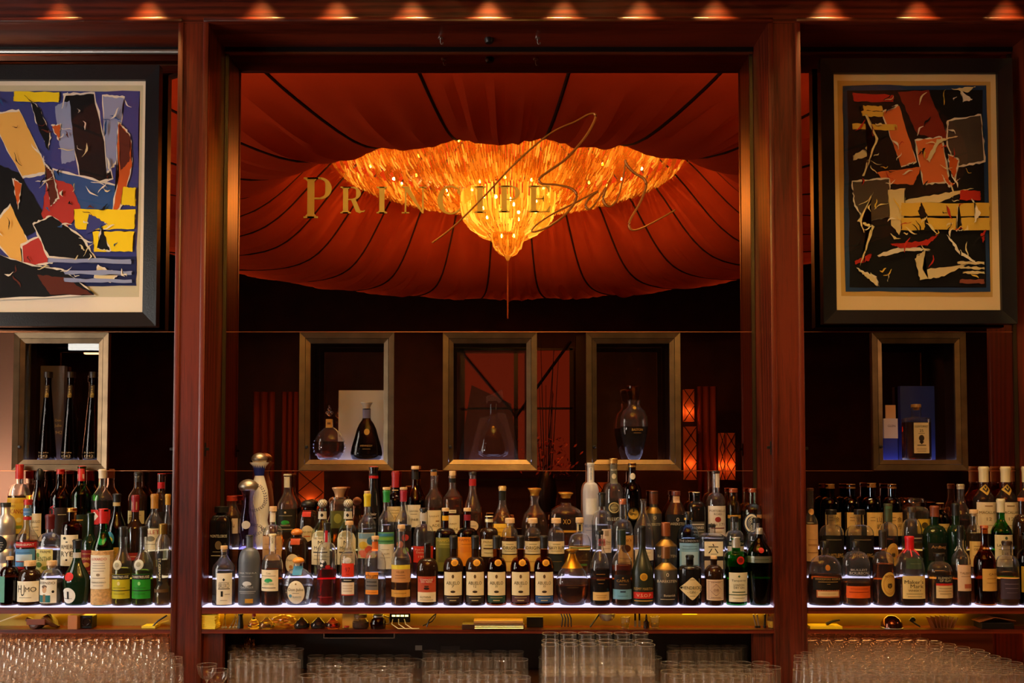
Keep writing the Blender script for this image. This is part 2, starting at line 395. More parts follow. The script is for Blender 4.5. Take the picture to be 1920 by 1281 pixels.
struct('counter', MB().box(-3.2, 3.2, -.98, .12, COUNTER-.04, COUNTER, .004), ctr, 'copper brown worktop under the rows of glasses')
# ================================================================ THE ROOM SEEN IN THE MIRROR (it lies behind the camera)
CX = PV(952, 600, 9.0).x; CYr = -(9.0+CAMY)     # axis of the tent and the chandelier
ROOM_Y = -9.6
WALLD = pr('dark_red_wall', (0.05, 0.014, 0.008), 0.6, var=0.3, vscale=3)
struct('floor', MB().box(-7, 7, ROOM_Y, 0.1, -.05, 0), DARKW, 'dark wooden floor of the bar room')
struct('wall_far', MB().box(-7, 7, ROOM_Y-.1, ROOM_Y, 0, 5.6), WALLD, 'dark red wall at the far side of the room')
struct('wall_left', MB().box(-7.1, -7, ROOM_Y, .3, 0, 5.6), WALLD, 'dark red wall at the left side of the room')
struct('wall_right', MB().box(7, 7.1, ROOM_Y, .3, 0, 5.6), WALLD, 'dark red wall at the right side of the room')
struct('ceiling_upper', MB().box(-7, 7, ROOM_Y, .3, 5.6, 5.7), WALLD, 'dark ceiling above the fabric canopy')
# added fill globe, out of view right of the back bar
for k, (x, y, z, r_, st_, c_) in enumerate(FILL_GLOBES):
    e = empty('globe_pendant', (x, y, z)); tag(e, 'glowing globe pendant lamp %s' % 'right of the back bar, near the shelves', 'lamp', 'globe pendants')
    MB().lathe([(0, -r_)]+[(r_*math.sin(pi*i/12), -r_*math.cos(pi*i/12)) for i in range(1, 12)]+[(0, r_)], 24).obj('globe', emis('globe_%d' % k, c_, st_), e, True)
    MB().lathe([(0, r_*.98), (.04, r_*.97), (.04, r_+.05), (.012, r_+.06), (0, r_+.06)], 16).obj('holder', BLACKP, e, True)
    MB().tube([(0, 0, r_+.05), (0, 0, 5.55-z)], .006, 6).obj('cord', BLACKP, e)
W_ = WIN
struct('wall_side', MB().box(W_['x']-.12, W_['x']-.02, -2.58, .3, 0, 4.0), WALLD, 'dark side wall with the tall window left of the bar')
e = empty('window_1', (W_['x'], (W_['y0']+W_['y1'])/2, W_['z0'])); tag(e, 'tall bright window in the side wall left of the bar', None, None, 'structure')
hy = (W_['y1']-W_['y0'])/2; hz = W_['z1']-W_['z0']
PANE = emis('bright_window_pane', W_['color'], W_['strength'])
for i in range(2):
    for j in range(3): MB().box(-.012, 0, -hy+hy*i+.02, -hy+hy*(i+1)-.02, hz/3*j+.02, hz/3*(j+1)-.02).obj('pane', PANE, e)
for i in range(3): MB().box(-.02, .02, -hy+hy*i-.02, -hy+hy*i+.02, -.02, hz+.02).obj('window_frame', BLACKP, e)
for j in range(4): MB().box(-.02, .02, -hy-.02, hy+.02, hz/3*j-.02, hz/3*j+.02).obj('window_frame', BLACKP, e)
# ---- fabric canopy in gathered panels round the chandelier
RIM = [(4.04, 2.40), (3.8, 2.352), (3.5, 2.315), (3.2, 2.29), (2.9, 2.285), (2.65, 2.32), (2.45, 2.40), (2.25, 2.55), (2.05, 2.76), (1.85, 2.98), (1.6, 3.2), (1.2, 3.42), (.7, 3.55), (.25, 3.6)]
def fabric_mat():
    m, nt, out = _new('canopy_fabric')
    d = nt.nodes.new('ShaderNodeBsdfDiffuse'); t = nt.nodes.new('ShaderNodeBsdfTranslucent'); mx = nt.nodes.new('ShaderNodeMixShader'); mx.inputs[0].default_value = .5
    n = nt.nodes.new('ShaderNodeTexNoise'); n.inputs['Scale'].default_value = 2.2; n.inputs['Detail'].default_value = 4
    r = nt.nodes.new('ShaderNodeValToRGB'); r.color_ramp.elements[0].color = (.52, .09, .04, 1); r.color_ramp.elements[1].color = (.74, .145, .06, 1)
    tc = nt.nodes.new('ShaderNodeTexCoord'); nt.links.new(tc.outputs['Object'], n.inputs['Vector']); nt.links.new(n.outputs['Fac'], r.inputs[0])
    for q in (d, t): nt.links.new(r.outputs[0], q.inputs[0])
    nt.links.new(d.outputs[0], mx.inputs[1]); nt.links.new(t.outputs[0], mx.inputs[2]); nt.links.new(mx.outputs[0], out.inputs[0])
    return m
FAB = fabric_mat(); SEAM = pr('seam_cord', (.035, .008, .004), .8)
canopy = empty('fabric_canopy', (CX, CYr, EYE)); tag(canopy, 'red draped fabric canopy of gathered panels around the chandelier', 'canopy')
NP = 26
def catmull(pts, k):
    out = []
    q = [pts[0]]+list(pts)+[pts[-1]]
    for i in range(1, len(q)-2):
        p0, p1, p2, p3 = [Vector(z) for z in q[i-1:i+3]]
        for j in range(k):
            t = j/k
            out.append(.5*((2*p1)+(-p0+p2)*t+(2*p0-5*p1+4*p2-p3)*t*t+(-p0+3*p1-3*p2+p3)*t**3))
    out.append(Vector(q[-2])); return out
prof = [(v.x, v.y) for v in catmull([(a_, b_, 0) for a_, b_ in RIM], 3)]
rr = random.Random(3)
for i in range(NP):
    a0 = 2*pi*(i+.12)/NP; a1 = 2*pi*(i+1.12)/NP; v = []; f = []; NU = 14
    ph = rr.uniform(0, 6); amp = rr.uniform(.6, 1.4); k1 = rr.choice((3, 4, 5))
    for j, (r, z) in enumerate(prof):
        for u in range(NU+1):
            t = u/NU; a = a0+(a1-a0)*t
            g = max(0, min(1, (4.0-r)/1.5))
            sag = -.055*math.sin(pi*t)*(.35+.65*math.sin(pi*j/(len(prof)-1)))
            fold = .045*amp*math.exp(-((r-3.15)/.42)**2)*math.sin(2*pi*k1*t+ph+r*1.3)*math.sin(pi*t) + .009*amp*math.sin(2*pi*(k1+3)*t+ph*2+r*3)*math.sin(pi*t)
            v.append((r*math.cos(a), r*math.sin(a), z+sag+fold+(.02*math.sin(pi*t) if j == 0 else 0)))
    for j in range(len(prof)-1):
        for u in range(NU):
            q = j*(NU+1)+u; f.append((q, q+NU+1, q+NU+2, q+1))
    mesh_obj('fabric_panel', v, f, FAB, canopy, True)
    MB().tube([(r*math.cos(a0), r*math.sin(a0), z-.004) for r, z in prof[::2]], .012, 5).obj('seam', SEAM, canopy, True)
# hoop the hem is fixed to, with the dark ceiling ring around it
MB().tube([(4.05*math.cos(2*pi*i/64), 4.05*math.sin(2*pi*i/64), 2.41) for i in range(65)], .02, 6, False).obj('hoop', SEAM, canopy, True)
MB().tube([(3.88*math.cos(2*pi*i/64), 3.88*math.sin(2*pi*i/64), 2.75) for i in range(65)], .025, 6, False).obj('cove_light', emis('cove_led', (1, .66, .28), 16), canopy, True)  # added glowing ring hidden above the fabric, makes it glow through
# bulkhead ring around the canopy: closes the ceiling outside the hem
v = []; f = []
for i in range(64):
    a = 2*pi*i/64; v += [(4.06*math.cos(a), 4.06*math.sin(a), 2.40), (4.06*math.cos(a), 4.06*math.sin(a), 3.84)]
for i in range(64): j = (i+1) % 64; f.append((2*i, 2*j, 2*j+1, 2*i+1))
mesh_obj('drum', v, f, WALLD, canopy)
# ---- chandelier: dish of glass rods, bowl, finial
CH = empty('chandelier', (CX, CYr, EYE)); tag(CH, 'huge amber glass rod chandelier glowing under the red canopy', 'chandelier')
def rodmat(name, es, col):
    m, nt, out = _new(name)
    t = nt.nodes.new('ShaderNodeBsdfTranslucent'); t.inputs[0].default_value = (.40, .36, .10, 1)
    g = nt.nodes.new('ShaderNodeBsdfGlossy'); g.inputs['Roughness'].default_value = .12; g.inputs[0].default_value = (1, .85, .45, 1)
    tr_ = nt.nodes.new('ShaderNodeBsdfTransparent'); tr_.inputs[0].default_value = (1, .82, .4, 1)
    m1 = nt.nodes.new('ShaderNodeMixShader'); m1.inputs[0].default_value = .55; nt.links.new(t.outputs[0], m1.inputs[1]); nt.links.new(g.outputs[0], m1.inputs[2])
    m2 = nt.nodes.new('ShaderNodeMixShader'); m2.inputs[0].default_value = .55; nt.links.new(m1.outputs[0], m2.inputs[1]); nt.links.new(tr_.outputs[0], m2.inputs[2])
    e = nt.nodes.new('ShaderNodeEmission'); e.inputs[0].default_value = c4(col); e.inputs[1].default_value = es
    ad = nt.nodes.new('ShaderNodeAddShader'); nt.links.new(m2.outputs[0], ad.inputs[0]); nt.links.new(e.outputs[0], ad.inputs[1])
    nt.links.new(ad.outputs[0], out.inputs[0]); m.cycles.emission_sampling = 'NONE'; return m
RODS = [rodmat('amber_rod_dim', .10, (1, .62, .08)), rodmat('amber_rod_mid', .42, (1, .88, .12)), rodmat('amber_rod_bright', 1.15, (1, .92, .2))]  # own emission in three strengths puts the bulb glow into the rods
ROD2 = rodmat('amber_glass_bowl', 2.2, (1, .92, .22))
def rods(name, prof_, n, rad, mats, jit=.012):
    """rows of short glass rods hanging round the axis, along an (r, z) outline"""
    rg = random.Random(len(name)+n); ms = [MB() for _ in mats]
    for q, (r0, z0, r1, z1, cnt) in enumerate(prof_):
        for i in range(cnt):
            a = 2*pi*(i+rg.uniform(-.3, .3))/cnt
            s0 = rg.uniform(-jit, jit); s1 = rg.uniform(-jit, jit)
            rm = (r0+r1)/2+.25*(r0-r1)*.3; zm = (z0+z1)/2-.018
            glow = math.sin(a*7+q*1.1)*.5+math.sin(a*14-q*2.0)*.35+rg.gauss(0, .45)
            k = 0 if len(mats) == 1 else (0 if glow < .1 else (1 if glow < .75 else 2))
            ms[k].tube([((r0+s0)*math.cos(a), (r0+s0)*math.sin(a), z0+s0), (rm*math.cos(a), rm*math.sin(a), zm+s1), ((r1+s1)*math.cos(a), (r1+s1)*math.sin(a), z1+s1-.012)], [rad, rad*1.15, rad*.8], 4)
    for m, mt in zip(ms, mats):
        o = m.obj(name, mt, CH, True); o['kind'] = 'stuff'
dish = []
RZ = [(1.93, 3.14), (1.84, 3.07), (1.75, 3.02), (1.66, 2.985), (1.57, 2.955), (1.48, 2.93), (1.39, 2.905), (1.30, 2.88), (1.21, 2.86), (1.12, 2.84), (1.03, 2.82), (.94, 2.80), (.85, 2.785), (.76, 2.77), (.67, 2.76), (.58, 2.75), (.50, 2.745)]
for (a_, b_) in RZ: dish.append((a_+.02, b_+.07, a_-.035, b_-.045, int(330*(.35+a_/2.6))))
rods('dish_rods', dish, 1, .0068, RODS, .02)
rods('bowl_rods', [(.47, 2.69, .465, 2.56, 110), (.465, 2.58, .44, 2.45, 110), (.44, 2.47, .34, 2.36, 96), (.35, 2.375, .22, 2.29, 70)], 2, .0085, [RODS[1], RODS[2], ROD2])
rods('finial_rods', [(.165, 2.34, .155, 2.23, 46), (.155, 2.25, .12, 2.15, 42), (.12, 2.17, .05, 2.10, 30)], 3, .007, RODS)
MB().lathe([(0, 2.02), (.015, 2.04), (.03, 2.07), (.045, 2.10), (0, 2.12)], 14).obj('tip', RODS[1], CH, True)
MB().tube([(0, 0, 1.45), (0, 0, 2.04)], .008, 6).obj('tassel', pr('amber_silk', (.4, .12, .03), .5), CH)
for k, (r_, z_) in enumerate(((1.95, 3.2), (.165, 2.35))):
    MB().tube([(r_*math.cos(2*pi*i/60), r_*math.sin(2*pi*i/60), z_) for i in range(61)], .014, 6, False).obj('brass_ring', pr('brass', (.7, .45, .14), .25, 1), CH, True)
BULB = emis('chandelier_bulb', (1, .80, .32), 400, False)
for (n_, r_, z_) in ((14, 1.45, 3.08), (10, .95, 2.95), (8, .36, 2.76), (5, .28, 2.52), (2, .06, 2.28)):
    for i in range(n_):
        a = 2*pi*(i+.3*r_)/n_
        MB().lathe([(0, -.015), (.009, -.010), (.0125, .0), (.009, .012), (.004, .02), (0, .022)], 8, c=(r_*math.cos(a), r_*math.sin(a), z_)).obj('bulb', BULB, CH, True)
for i in range(8):
    a = 2*pi*(i+.5)/8
    lamp('chandelier_lamp', 'POINT', (CX+1.3*math.cos(a), CYr+1.3*math.sin(a), EYE+3.02), 62, (1, .80, .34), None, .014)
for i in range(4):
    a = 2*pi*(i+.25)/4
    lamp('chandelier_lamp', 'POINT', (CX+.3*math.cos(a), CYr+.3*math.sin(a), EYE+2.6), 62, (1, .80, .34), None, .014)
# ---- far end: red lit window behind dark posts, lanterns, twigs, curtains, bright window at the left
def vbox(px0, px1, py0, py1, depth, th=.05):
    p = PV(px0, py0, depth); q = PV(px1, py1, depth)
    return (min(p.x, q.x), max(p.x, q.x), -(depth+CAMY)-th, -(depth+CAMY), min(p.z, q.z), max(p.z, q.z))
e = empty('lattice_window', PV(960, 900, 13.3)); tag(e, 'dim red window with dark diagonal glazing bars across the room', 'window')
def eb(n, px0, px1, py0, py1, d, m, th=.05):
    b_ = vbox(px0, px1, py0, py1, d, th); l = e.location
    MB().box(b_[0]-l.x, b_[1]-l.x, b_[2]-l.y, b_[3]-l.y, b_[4]-l.z, b_[5]-l.z).obj(n, m, e)
REDW = emis('red_lit_window', (1, .16, .06), .22)
eb('pane', 862, 1070, 655, 884, 13.4, REDW)
for px in (866, 968, 1072): eb('glazing_bar', px-4, px+4, 650, 886, 13.3, BLACKP)
for py in (655, 766, 900): eb('glazing_bar', 862, 1074, py-2, py+2, 13.3, BLACKP)
for (p0, p1) in (((868, 660), (968, 780)), ((968, 780), (1070, 640)), ):
    A_ = PV(p0[0], p0[1], 13.28)-e.location; B_ = PV(p1[0], p1[1], 13.28)-e.location
    MB().tube([A_, B_], .025, 6).obj('glazing_bar', BLACKP, e)
o = MB().box(*vbox(1080, 1101, 630, 1030, 13.1, .1)).obj('post', BLACKP); tag(o, 'dark wooden post beside the red window, seen in mirror', 'post')
def paper_mat():
    m, nt, out = _new('lantern_paper'); t = nt.nodes.new('ShaderNodeBsdfTranslucent'); t.inputs[0].default_value = (.95, .42, .16, 1)
    d = nt.nodes.new('ShaderNodeBsdfDiffuse'); d.inputs[0].default_value = (.8, .35, .14, 1); mx = nt.nodes.new('ShaderNodeMixShader'); mx.inputs[0].default_value = .4
    nt.links.new(t.outputs[0], mx.inputs[1]); nt.links.new(d.outputs[0], mx.inputs[2]); nt.links.new(mx.outputs[0], out.inputs[0]); return m
LANT = paper_mat()
for k, (px0, px1, py0, py1, d) in enumerate(((1284, 1306, 800, 900, 12.8), (1350, 1359, 812, 900, 12.8), (1363, 1379, 812, 900, 12.8), (560, 604, 882, 965, 12.8), (1283, 1302, 730, 790, 12.9), (1120, 1140, 905, 960, 12.9))):
    b_ = vbox(px0, px1, py0, py1, d, .12); e = empty('lantern', ((b_[0]+b_[1])/2, (b_[2]+b_[3])/2, b_[4])); l = e.location
    tag(e, ['tall orange paper lantern with crossed bars, nearest the third cabinet', 'narrow orange paper lantern left of its twin, far side', 'narrow orange paper lantern right of its twin, far side', 'wide orange paper lantern low behind the tall tequila bottles', 'dim small paper lantern above the tall one', 'low paper lantern behind the frosted vodka bottle'][k], 'lantern', 'paper lanterns across the room')  # the wide one is a lamp added in place of an orange curtain
    hh_ = b_[5]-b_[4]; ww_ = b_[1]-b_[0]; dd_ = b_[3]-b_[2]
    MB().box(-ww_/2, ww_/2, -dd_/2, dd_/2, 0, hh_).obj('shade', LANT, e)
    MB().lathe([(0, -.03), (.022, -.02), (.03, 0), (.022, .02), (0, .03)], 10, c=(0, 0, hh_*.3)).obj('bulb', emis('lantern_bulb', (1, .5, .2), 150 if k != 4 else 30), e, True)
    w_ = b_[1]-b_[0]; h_ = b_[5]-b_[4]; y_ = b_[3]-l.y+.008
    n_ = max(2, int(h_/max(w_, .15)/1.3))
    for j in range(n_):
        for s in (-1, 1): MB().tube([(-s*w_*.55, y_, h_*j/n_), (s*w_*.55, y_, h_*(j+1)/n_)], .006, 5).obj('bar', BLACKP, e)
# curtains / panels
CUR = pr('maroon_curtain', (.22, .04, .02), .8)
for k, (px0, px1, py0, py1) in enumerate(((476, 512, 735, 1000), (530, 556, 735, 1000), (1308, 1345, 725, 1000), (1392, 1400, 690, 1000))):
    b_ = vbox(px0, px1, py0, py1, 13.0, .06); m = MB(); n_ = 18; v = []; f = []
    for i in range(n_+1):
        t = i/n_; x = b_[0]+(b_[1]-b_[0])*t; y = b_[3]+.035*math.sin(t*n_*.9)
        v += [(x, y, b_[4]), (x, y, b_[5])]
    for i in range(n_): f.append((2*i, 2*i+2, 2*i+3, 2*i+1))
    o = mesh_obj('curtain', v, f, CUR, None, True); tag(o, ['maroon curtain panel at the far left of the mirror', 'narrow maroon curtain panel left of the first cabinet', 'maroon curtain panel between two lanterns in the mirror', 'maroon curtain sliver beside the right pillar'][k], 'curtain', 'curtains across the room')
    so = o.modifiers.new('t', 'SOLIDIFY'); so.thickness = .01
# plant of bare twigs with reddish leaves
pt = empty('twig_plant', PV(1025, 960, 11.6)); tag(pt, 'vase of tall bare twigs with red leaves, in the mirror', 'plant')
MB().lathe([(0, 0), (.10, 0), (.14, .2), (.12, .42), (.09, .5), (.08, .5), (.08, .05), (0, .05)], 16).obj('vase', BLACKP, pt, True)
rg = random.Random(5)
for i in range(9):
    a = rg.uniform(-1, 1); top = rg.uniform(1.1, 2.0); MB().tube([(a*.05, rg.uniform(-.05, .05), .3), (a*.12, 0, .3+top*.5), (a*.22+rg.uniform(-.05, .05), 0, .3+top)], .008, 5, r2=.003).obj('twig', BLACKP, pt)
m = MB()
for i in range(160):
    c_ = Vector((rg.gauss(.05, .16), rg.gauss(0, .1), rg.uniform(.45, .95))); n_ = Vector((rg.gauss(0, 1), rg.gauss(0, 1), rg.gauss(0, 1))).normalized(); t_ = n_.orthogonal().normalized(); b2 = n_.cross(t_)
    m.add([c_-t_*.035, c_+b2*.014, c_+t_*.035, c_-b2*.014], [(0, 1, 2, 3)])
o = m.obj('foliage', pr('red_leaf', (.35, .05, .02), .5), pt); o['kind'] = 'stuff'
# pale wall with a globe table lamp at the far left (its glow shows in the leftmost mirror strip)
b_ = vbox(-330, 46, 560, 1050, 10.2, .05)
o = struct('wall_panel', MB().box(*b_), pr('pale_plaster', (.78, .74, .68), .7), 'pale plaster wall section at the far left of the room')
c_ = PV(-62, 925, 9.5); e = empty('table_lamp', (c_.x, c_.y, 0)); tag(e, 'bright white globe lamp beside the pale wall, far left', 'lamp')
MB().lathe([(0, -.2)]+[(.2*math.sin(pi*i/12), -.2*math.cos(pi*i/12)) for i in range(1, 12)]+[(0, .2)], 24, c=(0, 0, c_.z)).obj('globe', emis('white_globe', (.86, .95, 1.0), 75), e, True)
MB().lathe([(0, 0), (.16, 0), (.16, .02), (.02, .04), (.015, c_.z-.2), (0, c_.z-.19)], 18).obj('stand', BLACKP, e, True)
b_ = vbox(128, 196, 640, 656, 9.0, .05)
o = MB().box(*b_).obj('wall_lamp', emis('strip_lamp', (1, .95, .85), 10)); tag(o, 'bright horizontal strip lamp reflected inside the leftmost cabinet', 'lamp')
# ================================================================ GOLD LETTERING ON THE MIRROR
def arc_strip(cx, cz, rx, rz, a0, a1, t_mid, t_end, n=22):
    """crescent stroke along an ellipse, thick at the middle and thin at its ends"""
    v = []; f = []
    for i in range(n+1):
        t = i/n; a = a0+(a1-a0)*t; th = t_end+(t_mid-t_end)*math.sin(pi*t)**1.3
        c_, s_ = math.cos(a), math.sin(a)
        v += [(cx+rx*c_, cz+rz*s_), (cx+(rx-th)*c_, cz+(rz-min(th, t_end*1.3))*s_)]
    for i in range(n): f.append((2*i, 2*i+2, 2*i+3, 2*i+1))
    return v, f
def glyph(ch):
    v = []; f = []
    def add(q): 
        n = len(v); v.extend(q[0]); f.extend([tuple(i+n for i in k) for k in q[1]])
    def quad(*p): add((list(p), [tuple(range(len(p)))]))
    def rect(x0, x1, z0, z1): quad((x0, z0), (x1, z0), (x1, z1), (x0, z1))
    T = .045
    def stem(x0, x1, ext=.09):
        rect(x0, x1, 0, 1)
        for z0, z1, d in ((0, T, 1), (1-T, 1, -1)):
            rect(x0-ext, x1+ext, z0, z1)
            zz = z1 if d > 0 else z0
            quad((x0-ext*.6, zz), (x0, zz), (x0, zz+d*.06)); quad((x1, zz), (x1+ext*.6, zz), (x1, zz+d*.06))
    if ch == 'I': stem(.12, .29)
    elif ch in 'PR':
        stem(.1, .27)
        bz = .46 if ch == 'P' else .5
        rect(.27, .42, 1-T, 1); rect(.27, .42, bz, bz+T)
        add(arc_strip(.40, (1+bz)/2, .29, (1-bz)/2, -pi/2, pi/2, .155, T))
        if ch == 'R':
            quad((.36, bz+.02), (.52, bz+.02), (.68, .10), (.53, .06)); quad((.53, .06), (.68, .10), (.72, .045), (.66, 0))
            quad((.68, .10), (.72, .045), (.80, .05), (.84, .12), (.81, .12), (.78, .09))
    elif ch == 'N':
        rect(.12, .17, 0, 1); rect(.70, .75, 0, 1); rect(.02, .27, 0, T); rect(.60, .85, 1-T, 1); rect(.0, .2, 1-T, 1)
        quad((.06, 1), (.25, 1), (.75, 0), (.70, 0))
    elif ch == 'C':
        add(arc_strip(.46, .5, .42, .52, pi*.28, pi*1.72, .17, T))
        quad((.70, .90), (.755, .66), (.735, .66), (.66, .80)); rect(.725, .76, .66, .98)
        quad((.66, .12), (.73, .17), (.77, .24), (.78, .22), (.73, .10))
    elif ch == 'E':
        stem(.1, .27, .08)
        rect(.27, .70, 1-T, 1); rect(.27, .70, 0, T); rect(.27, .52, .49, .49+T)
        quad((.70, 1), (.70, .76), (.675, .76), (.60, 1-T)); quad((.74, .27), (.70, 0), (.58, T), (.715, .27)); quad((.52, .40), (.52, .63), (.50, .63), (.45, .515), (.50, .40))
    return v, f
LY = -.0025
for ch, x0, x1, y0, y1 in (('P', 569, 622, 332.5, 409), ('R', 638, 685, 350, 400), ('I', 706, 726, 350, 400), ('N', 752, 800, 350, 400), ('C', 820, 864, 349, 401), ('I', 889, 911, 349, 399), ('P', 935, 975, 348, 398), ('E', 991, 1033, 348, 398)):
    v, f = glyph(ch); a0 = min(p[0] for p in v); a1 = max(p[0] for p in v)
    A_ = P(x0, y1, LY); B_ = P(x1, y0, LY); m = mirrors[1].location
    pts = [(A_.x+(p[0]-a0)/(a1-a0)*(B_.x-A_.x)-m.x, LY, A_.z+p[1]*(B_.z-A_.z)-m.z) for p in v]
    n = len(pts)
    o = mesh_obj('letter', pts, f, GOLDL, mirrors[1])
    so = o.modifiers.new('t', 'SOLIDIFY'); so.thickness = .0015; so.offset = -1
BAR = [(810, 455.5), (850, 425), (904, 372), (954, 318), (1000, 275), (1040, 245), (1078, 228), (1104, 214), (1116, 215), (1113, 230), (1095, 260), (1062, 297), (1030, 320), (1012, 334), (1016, 344), (1042, 346), (1068, 352), (1081, 364), (1076, 382), (1058, 404), (1030, 424), (1004, 434), (997, 432), (1010, 418), (1040, 399), (1075, 382), (1105, 366), (1122, 358), (1108, 368), (1098, 384), (1106, 392), (1120, 376), (1136, 351), (1131, 374), (1141, 387), (1155, 378), (1165, 350), (1172, 312), (1172, 300), (1176, 310), (1190, 324), (1208, 336), (1211, 352), (1199, 382), (1181, 414), (1183, 430), (1200, 429), (1232, 413), (1266, 394)]
pp = [v_ for v_ in catmull([(x, y, 0) for x, y in BAR], 5)]
rad = []
for i, q in enumerate(pp):
    d_ = (pp[min(i+1, len(pp)-1)]-pp[max(i-1, 0)]); down = d_.y/max(d_.length, 1e-6)
    rad.append(.0026+.0019*max(0, down))
m = mirrors[1].location
MB().tube([P(q.x, q.y, LY)-m for q in pp], [r_*1.45 for r_ in rad], 6).obj('script_lettering', COPL, mirrors[1], True)

# ================================================================ FRAMED PICTURES (generic torn-paper collages)
def frame_mitre(e, hw, z0, z1, y0, y1, bw, mat, name='frame_bar', inner_y=None):
    """four mitred bars, front face y0, back y1, slightly bevelled to the inside"""
    iy = y0 if inner_y is None else inner_y
    O = [(-hw, z0), (hw, z0), (hw, z1), (-hw, z1)]; I = [(-hw+bw, z0+bw), (hw-bw, z0+bw), (hw-bw, z1-bw), (-hw+bw, z1-bw)]
    for i in range(4):
        j = (i+1) % 4
        v = [(O[i][0], y0, O[i][1]), (O[j][0], y0, O[j][1]), (I[j][0], iy, I[j][1]), (I[i][0], iy, I[i][1]), (O[i][0], y1, O[i][1]), (O[j][0], y1, O[j][1]), (I[j][0], y1, I[j][1]), (I[i][0], y1, I[i][1])]
        mesh_obj(name, v, [(0, 1, 2, 3), (7, 6, 5, 4), (0, 4, 5, 1), (2, 6, 7, 3), (1, 5, 6, 2), (3, 7, 4, 0)], mat, e)
def flat(n, c, r=.7): return pr('paper_'+n, hexc(c), r, spec=.2)
def torn(poly, rg, amp, sub=9):
    out = []
    for i in range(len(poly)):
        a_ = Vector(poly[i]+(0,)); b_ = Vector(poly[(i+1) % len(poly)]+(0,)); d_ = b_-a_; nrm = Vector((-d_.y, d_.x, 0)).normalized() if d_.length > 0 else Vector()
        for k in range(sub):
            t = k/sub; q = a_+d_*t+nrm*rg.uniform(-amp, amp); out.append((q.x, q.y))
    return out
def scrap(e, poly, mat, y, rg, edge=None, amp=1.0, conv=None):
    """a torn piece of paper in picture px coordinates; a paler torn edge shows around it"""
    if edge:
        c_ = (sum(p[0] for p in poly)/len(poly), sum(p[1] for p in poly)/len(poly))
        big = [(c_[0]+(p[0]-c_[0])*1.03+(2 if p[0] > c_[0] else -2)*rg.uniform(.2, 1.3), c_[1]+(p[1]-c_[1])*1.03+(2 if p[1] > c_[1] else -2)*rg.uniform(.2, 1.3)) for p in poly]
        _poly(e, torn(big, rg, amp*1.3), edge, y, conv)
    _poly(e, torn(poly, rg, amp), mat, y-.0003, conv)
def _poly(e, poly, mat, y, conv):
    bm = bmesh.new(); vs_ = [bm.verts.new(conv(p, y)) for p in poly]
    try:
        fa = bm.faces.new(vs_); bmesh.ops.triangulate(bm, faces=[fa])
    except Exception: pass
    bm.normal_update()
    me = bpy.data.meshes.new('paper_scrap'); bm.to_mesh(me); bm.free(); me.materials.append(mat)
    o = bpy.data.objects.new('paper_scrap', me); COL.objects.link(o); o.parent = e
def picture(name, desc, ox0, ox1, oy0, oy1, bw, yf, base, shapes, border, seed, gl, shear):
    pz0 = P((ox0+ox1)/2, oy1, yf).z; pz1 = P((ox0+ox1)/2, oy0, yf).z; cx_ = P((ox0+ox1)/2, 870, yf).x
    hw = (X(ox1, yf, (oy0+oy1)/2)-X(ox0, yf, (oy0+oy1)/2))/2; e = empty(name, (X((ox0+ox1)/2, yf, (oy0+oy1)/2), yf, pz0)); tag(e, desc, 'picture', 'framed collages')
    H = pz1-pz0; sc_ = 2*hw/(ox1-ox0)
    frame_mitre(e, hw, 0, H, -.004, .04, bw*sc_, pr('poster_frame_'+name, (.007, .007, .009) if seed == 1 else (.004, .003, .003), .3, spec=.35, bump=.15, bscale=200), 'frame_bar', .006)
    MB().box(-hw+.01, hw-.01, .022, .03, .01, H-.01).obj('mat_board', flat('mat%d' % seed, '#e9dccb' if seed == 1 else '#dcc096'), e)
    def conv(p, y): return ((p[0]-(ox0+ox1)/2)*sc_, .022-.0012+y, (oy1-p[1])*sc_*H/((oy1-oy0)*sc_))
    rg = random.Random(seed)
    pb = empty('print', (0, 0, 0)); pb.parent = e
    _poly(pb, base[0], base[1], .0006, conv)
    yy = 0.0
    for (poly, mat, edge) in shapes:
        scrap(pb, poly, mat, yy, rg, edge, 1.3, conv); yy -= .00035
    # small shards and white tear lines scattered over the collage
    (rx0, ry0, rx1, ry1), pal, cnt = border
    for i in range(cnt):
        cx0, cy0 = rg.uniform(rx0+12, rx1-12), rg.uniform(ry0+12, ry1-12); a = rg.uniform(0, pi); L = rg.uniform(8, 34); Wd = rg.uniform(.8, 4.0)
        ca, sa = math.cos(a), math.sin(a); pts = []
        n_ = 6
        for q in range(n_+1): t = q/n_-.5; pts.append((t*L, Wd*(.5-abs(t))*rg.uniform(.5, 1.6)+rg.uniform(-.6, .6)+2.5*math.sin(t*5+i)))
        for q in range(n_, -1, -1): t = q/n_-.5; pts.append((t*L, -Wd*(.5-abs(t))*rg.uniform(.5, 1.6)-.5+2.5*math.sin(t*5+i)))
        pts = [(min(rx1, max(rx0, cx0+x_*ca-y_*sa)), min(ry1, max(ry0, cy0+x_*sa+y_*ca))) for x_, y_ in pts]
        _poly(pb, pts, pal[i % len(pal)], yy, conv); yy -= .00004
    MB().box(-hw+bw*sc_*.6, hw-bw*sc_*.6, .006, .008, bw*sc_*.6, H-bw*sc_*.6).obj('glazing', gl, e)
    return e
WHT = flat('white_tear', '#e2d8cc'); BLK = flat('black', '#0e0b10'); NAVY = flat('navy', '#1d2456'); INDG = flat('indigo', '#3a3f86'); YEL_ = flat('yellow', '#f2d21a'); RED_ = flat('red', '#b23530')
ORG_ = flat('orange', '#c8581e'); SKIN = flat('sand', '#e8b25a'); PALE = flat('pale_blue', '#8e97bf'); BLU_ = flat('blue', '#27518f'); CRM_ = flat('cream', '#d9c79a'); BRN = flat('rust', '#5a2418')
def rct(x0, y0, x1, y1): return [(x0, y0), (x1, y0), (x1, y1), (x0, y1)]
PG = thin_glass('picture_glass', (1, 1, 1), 1.25)
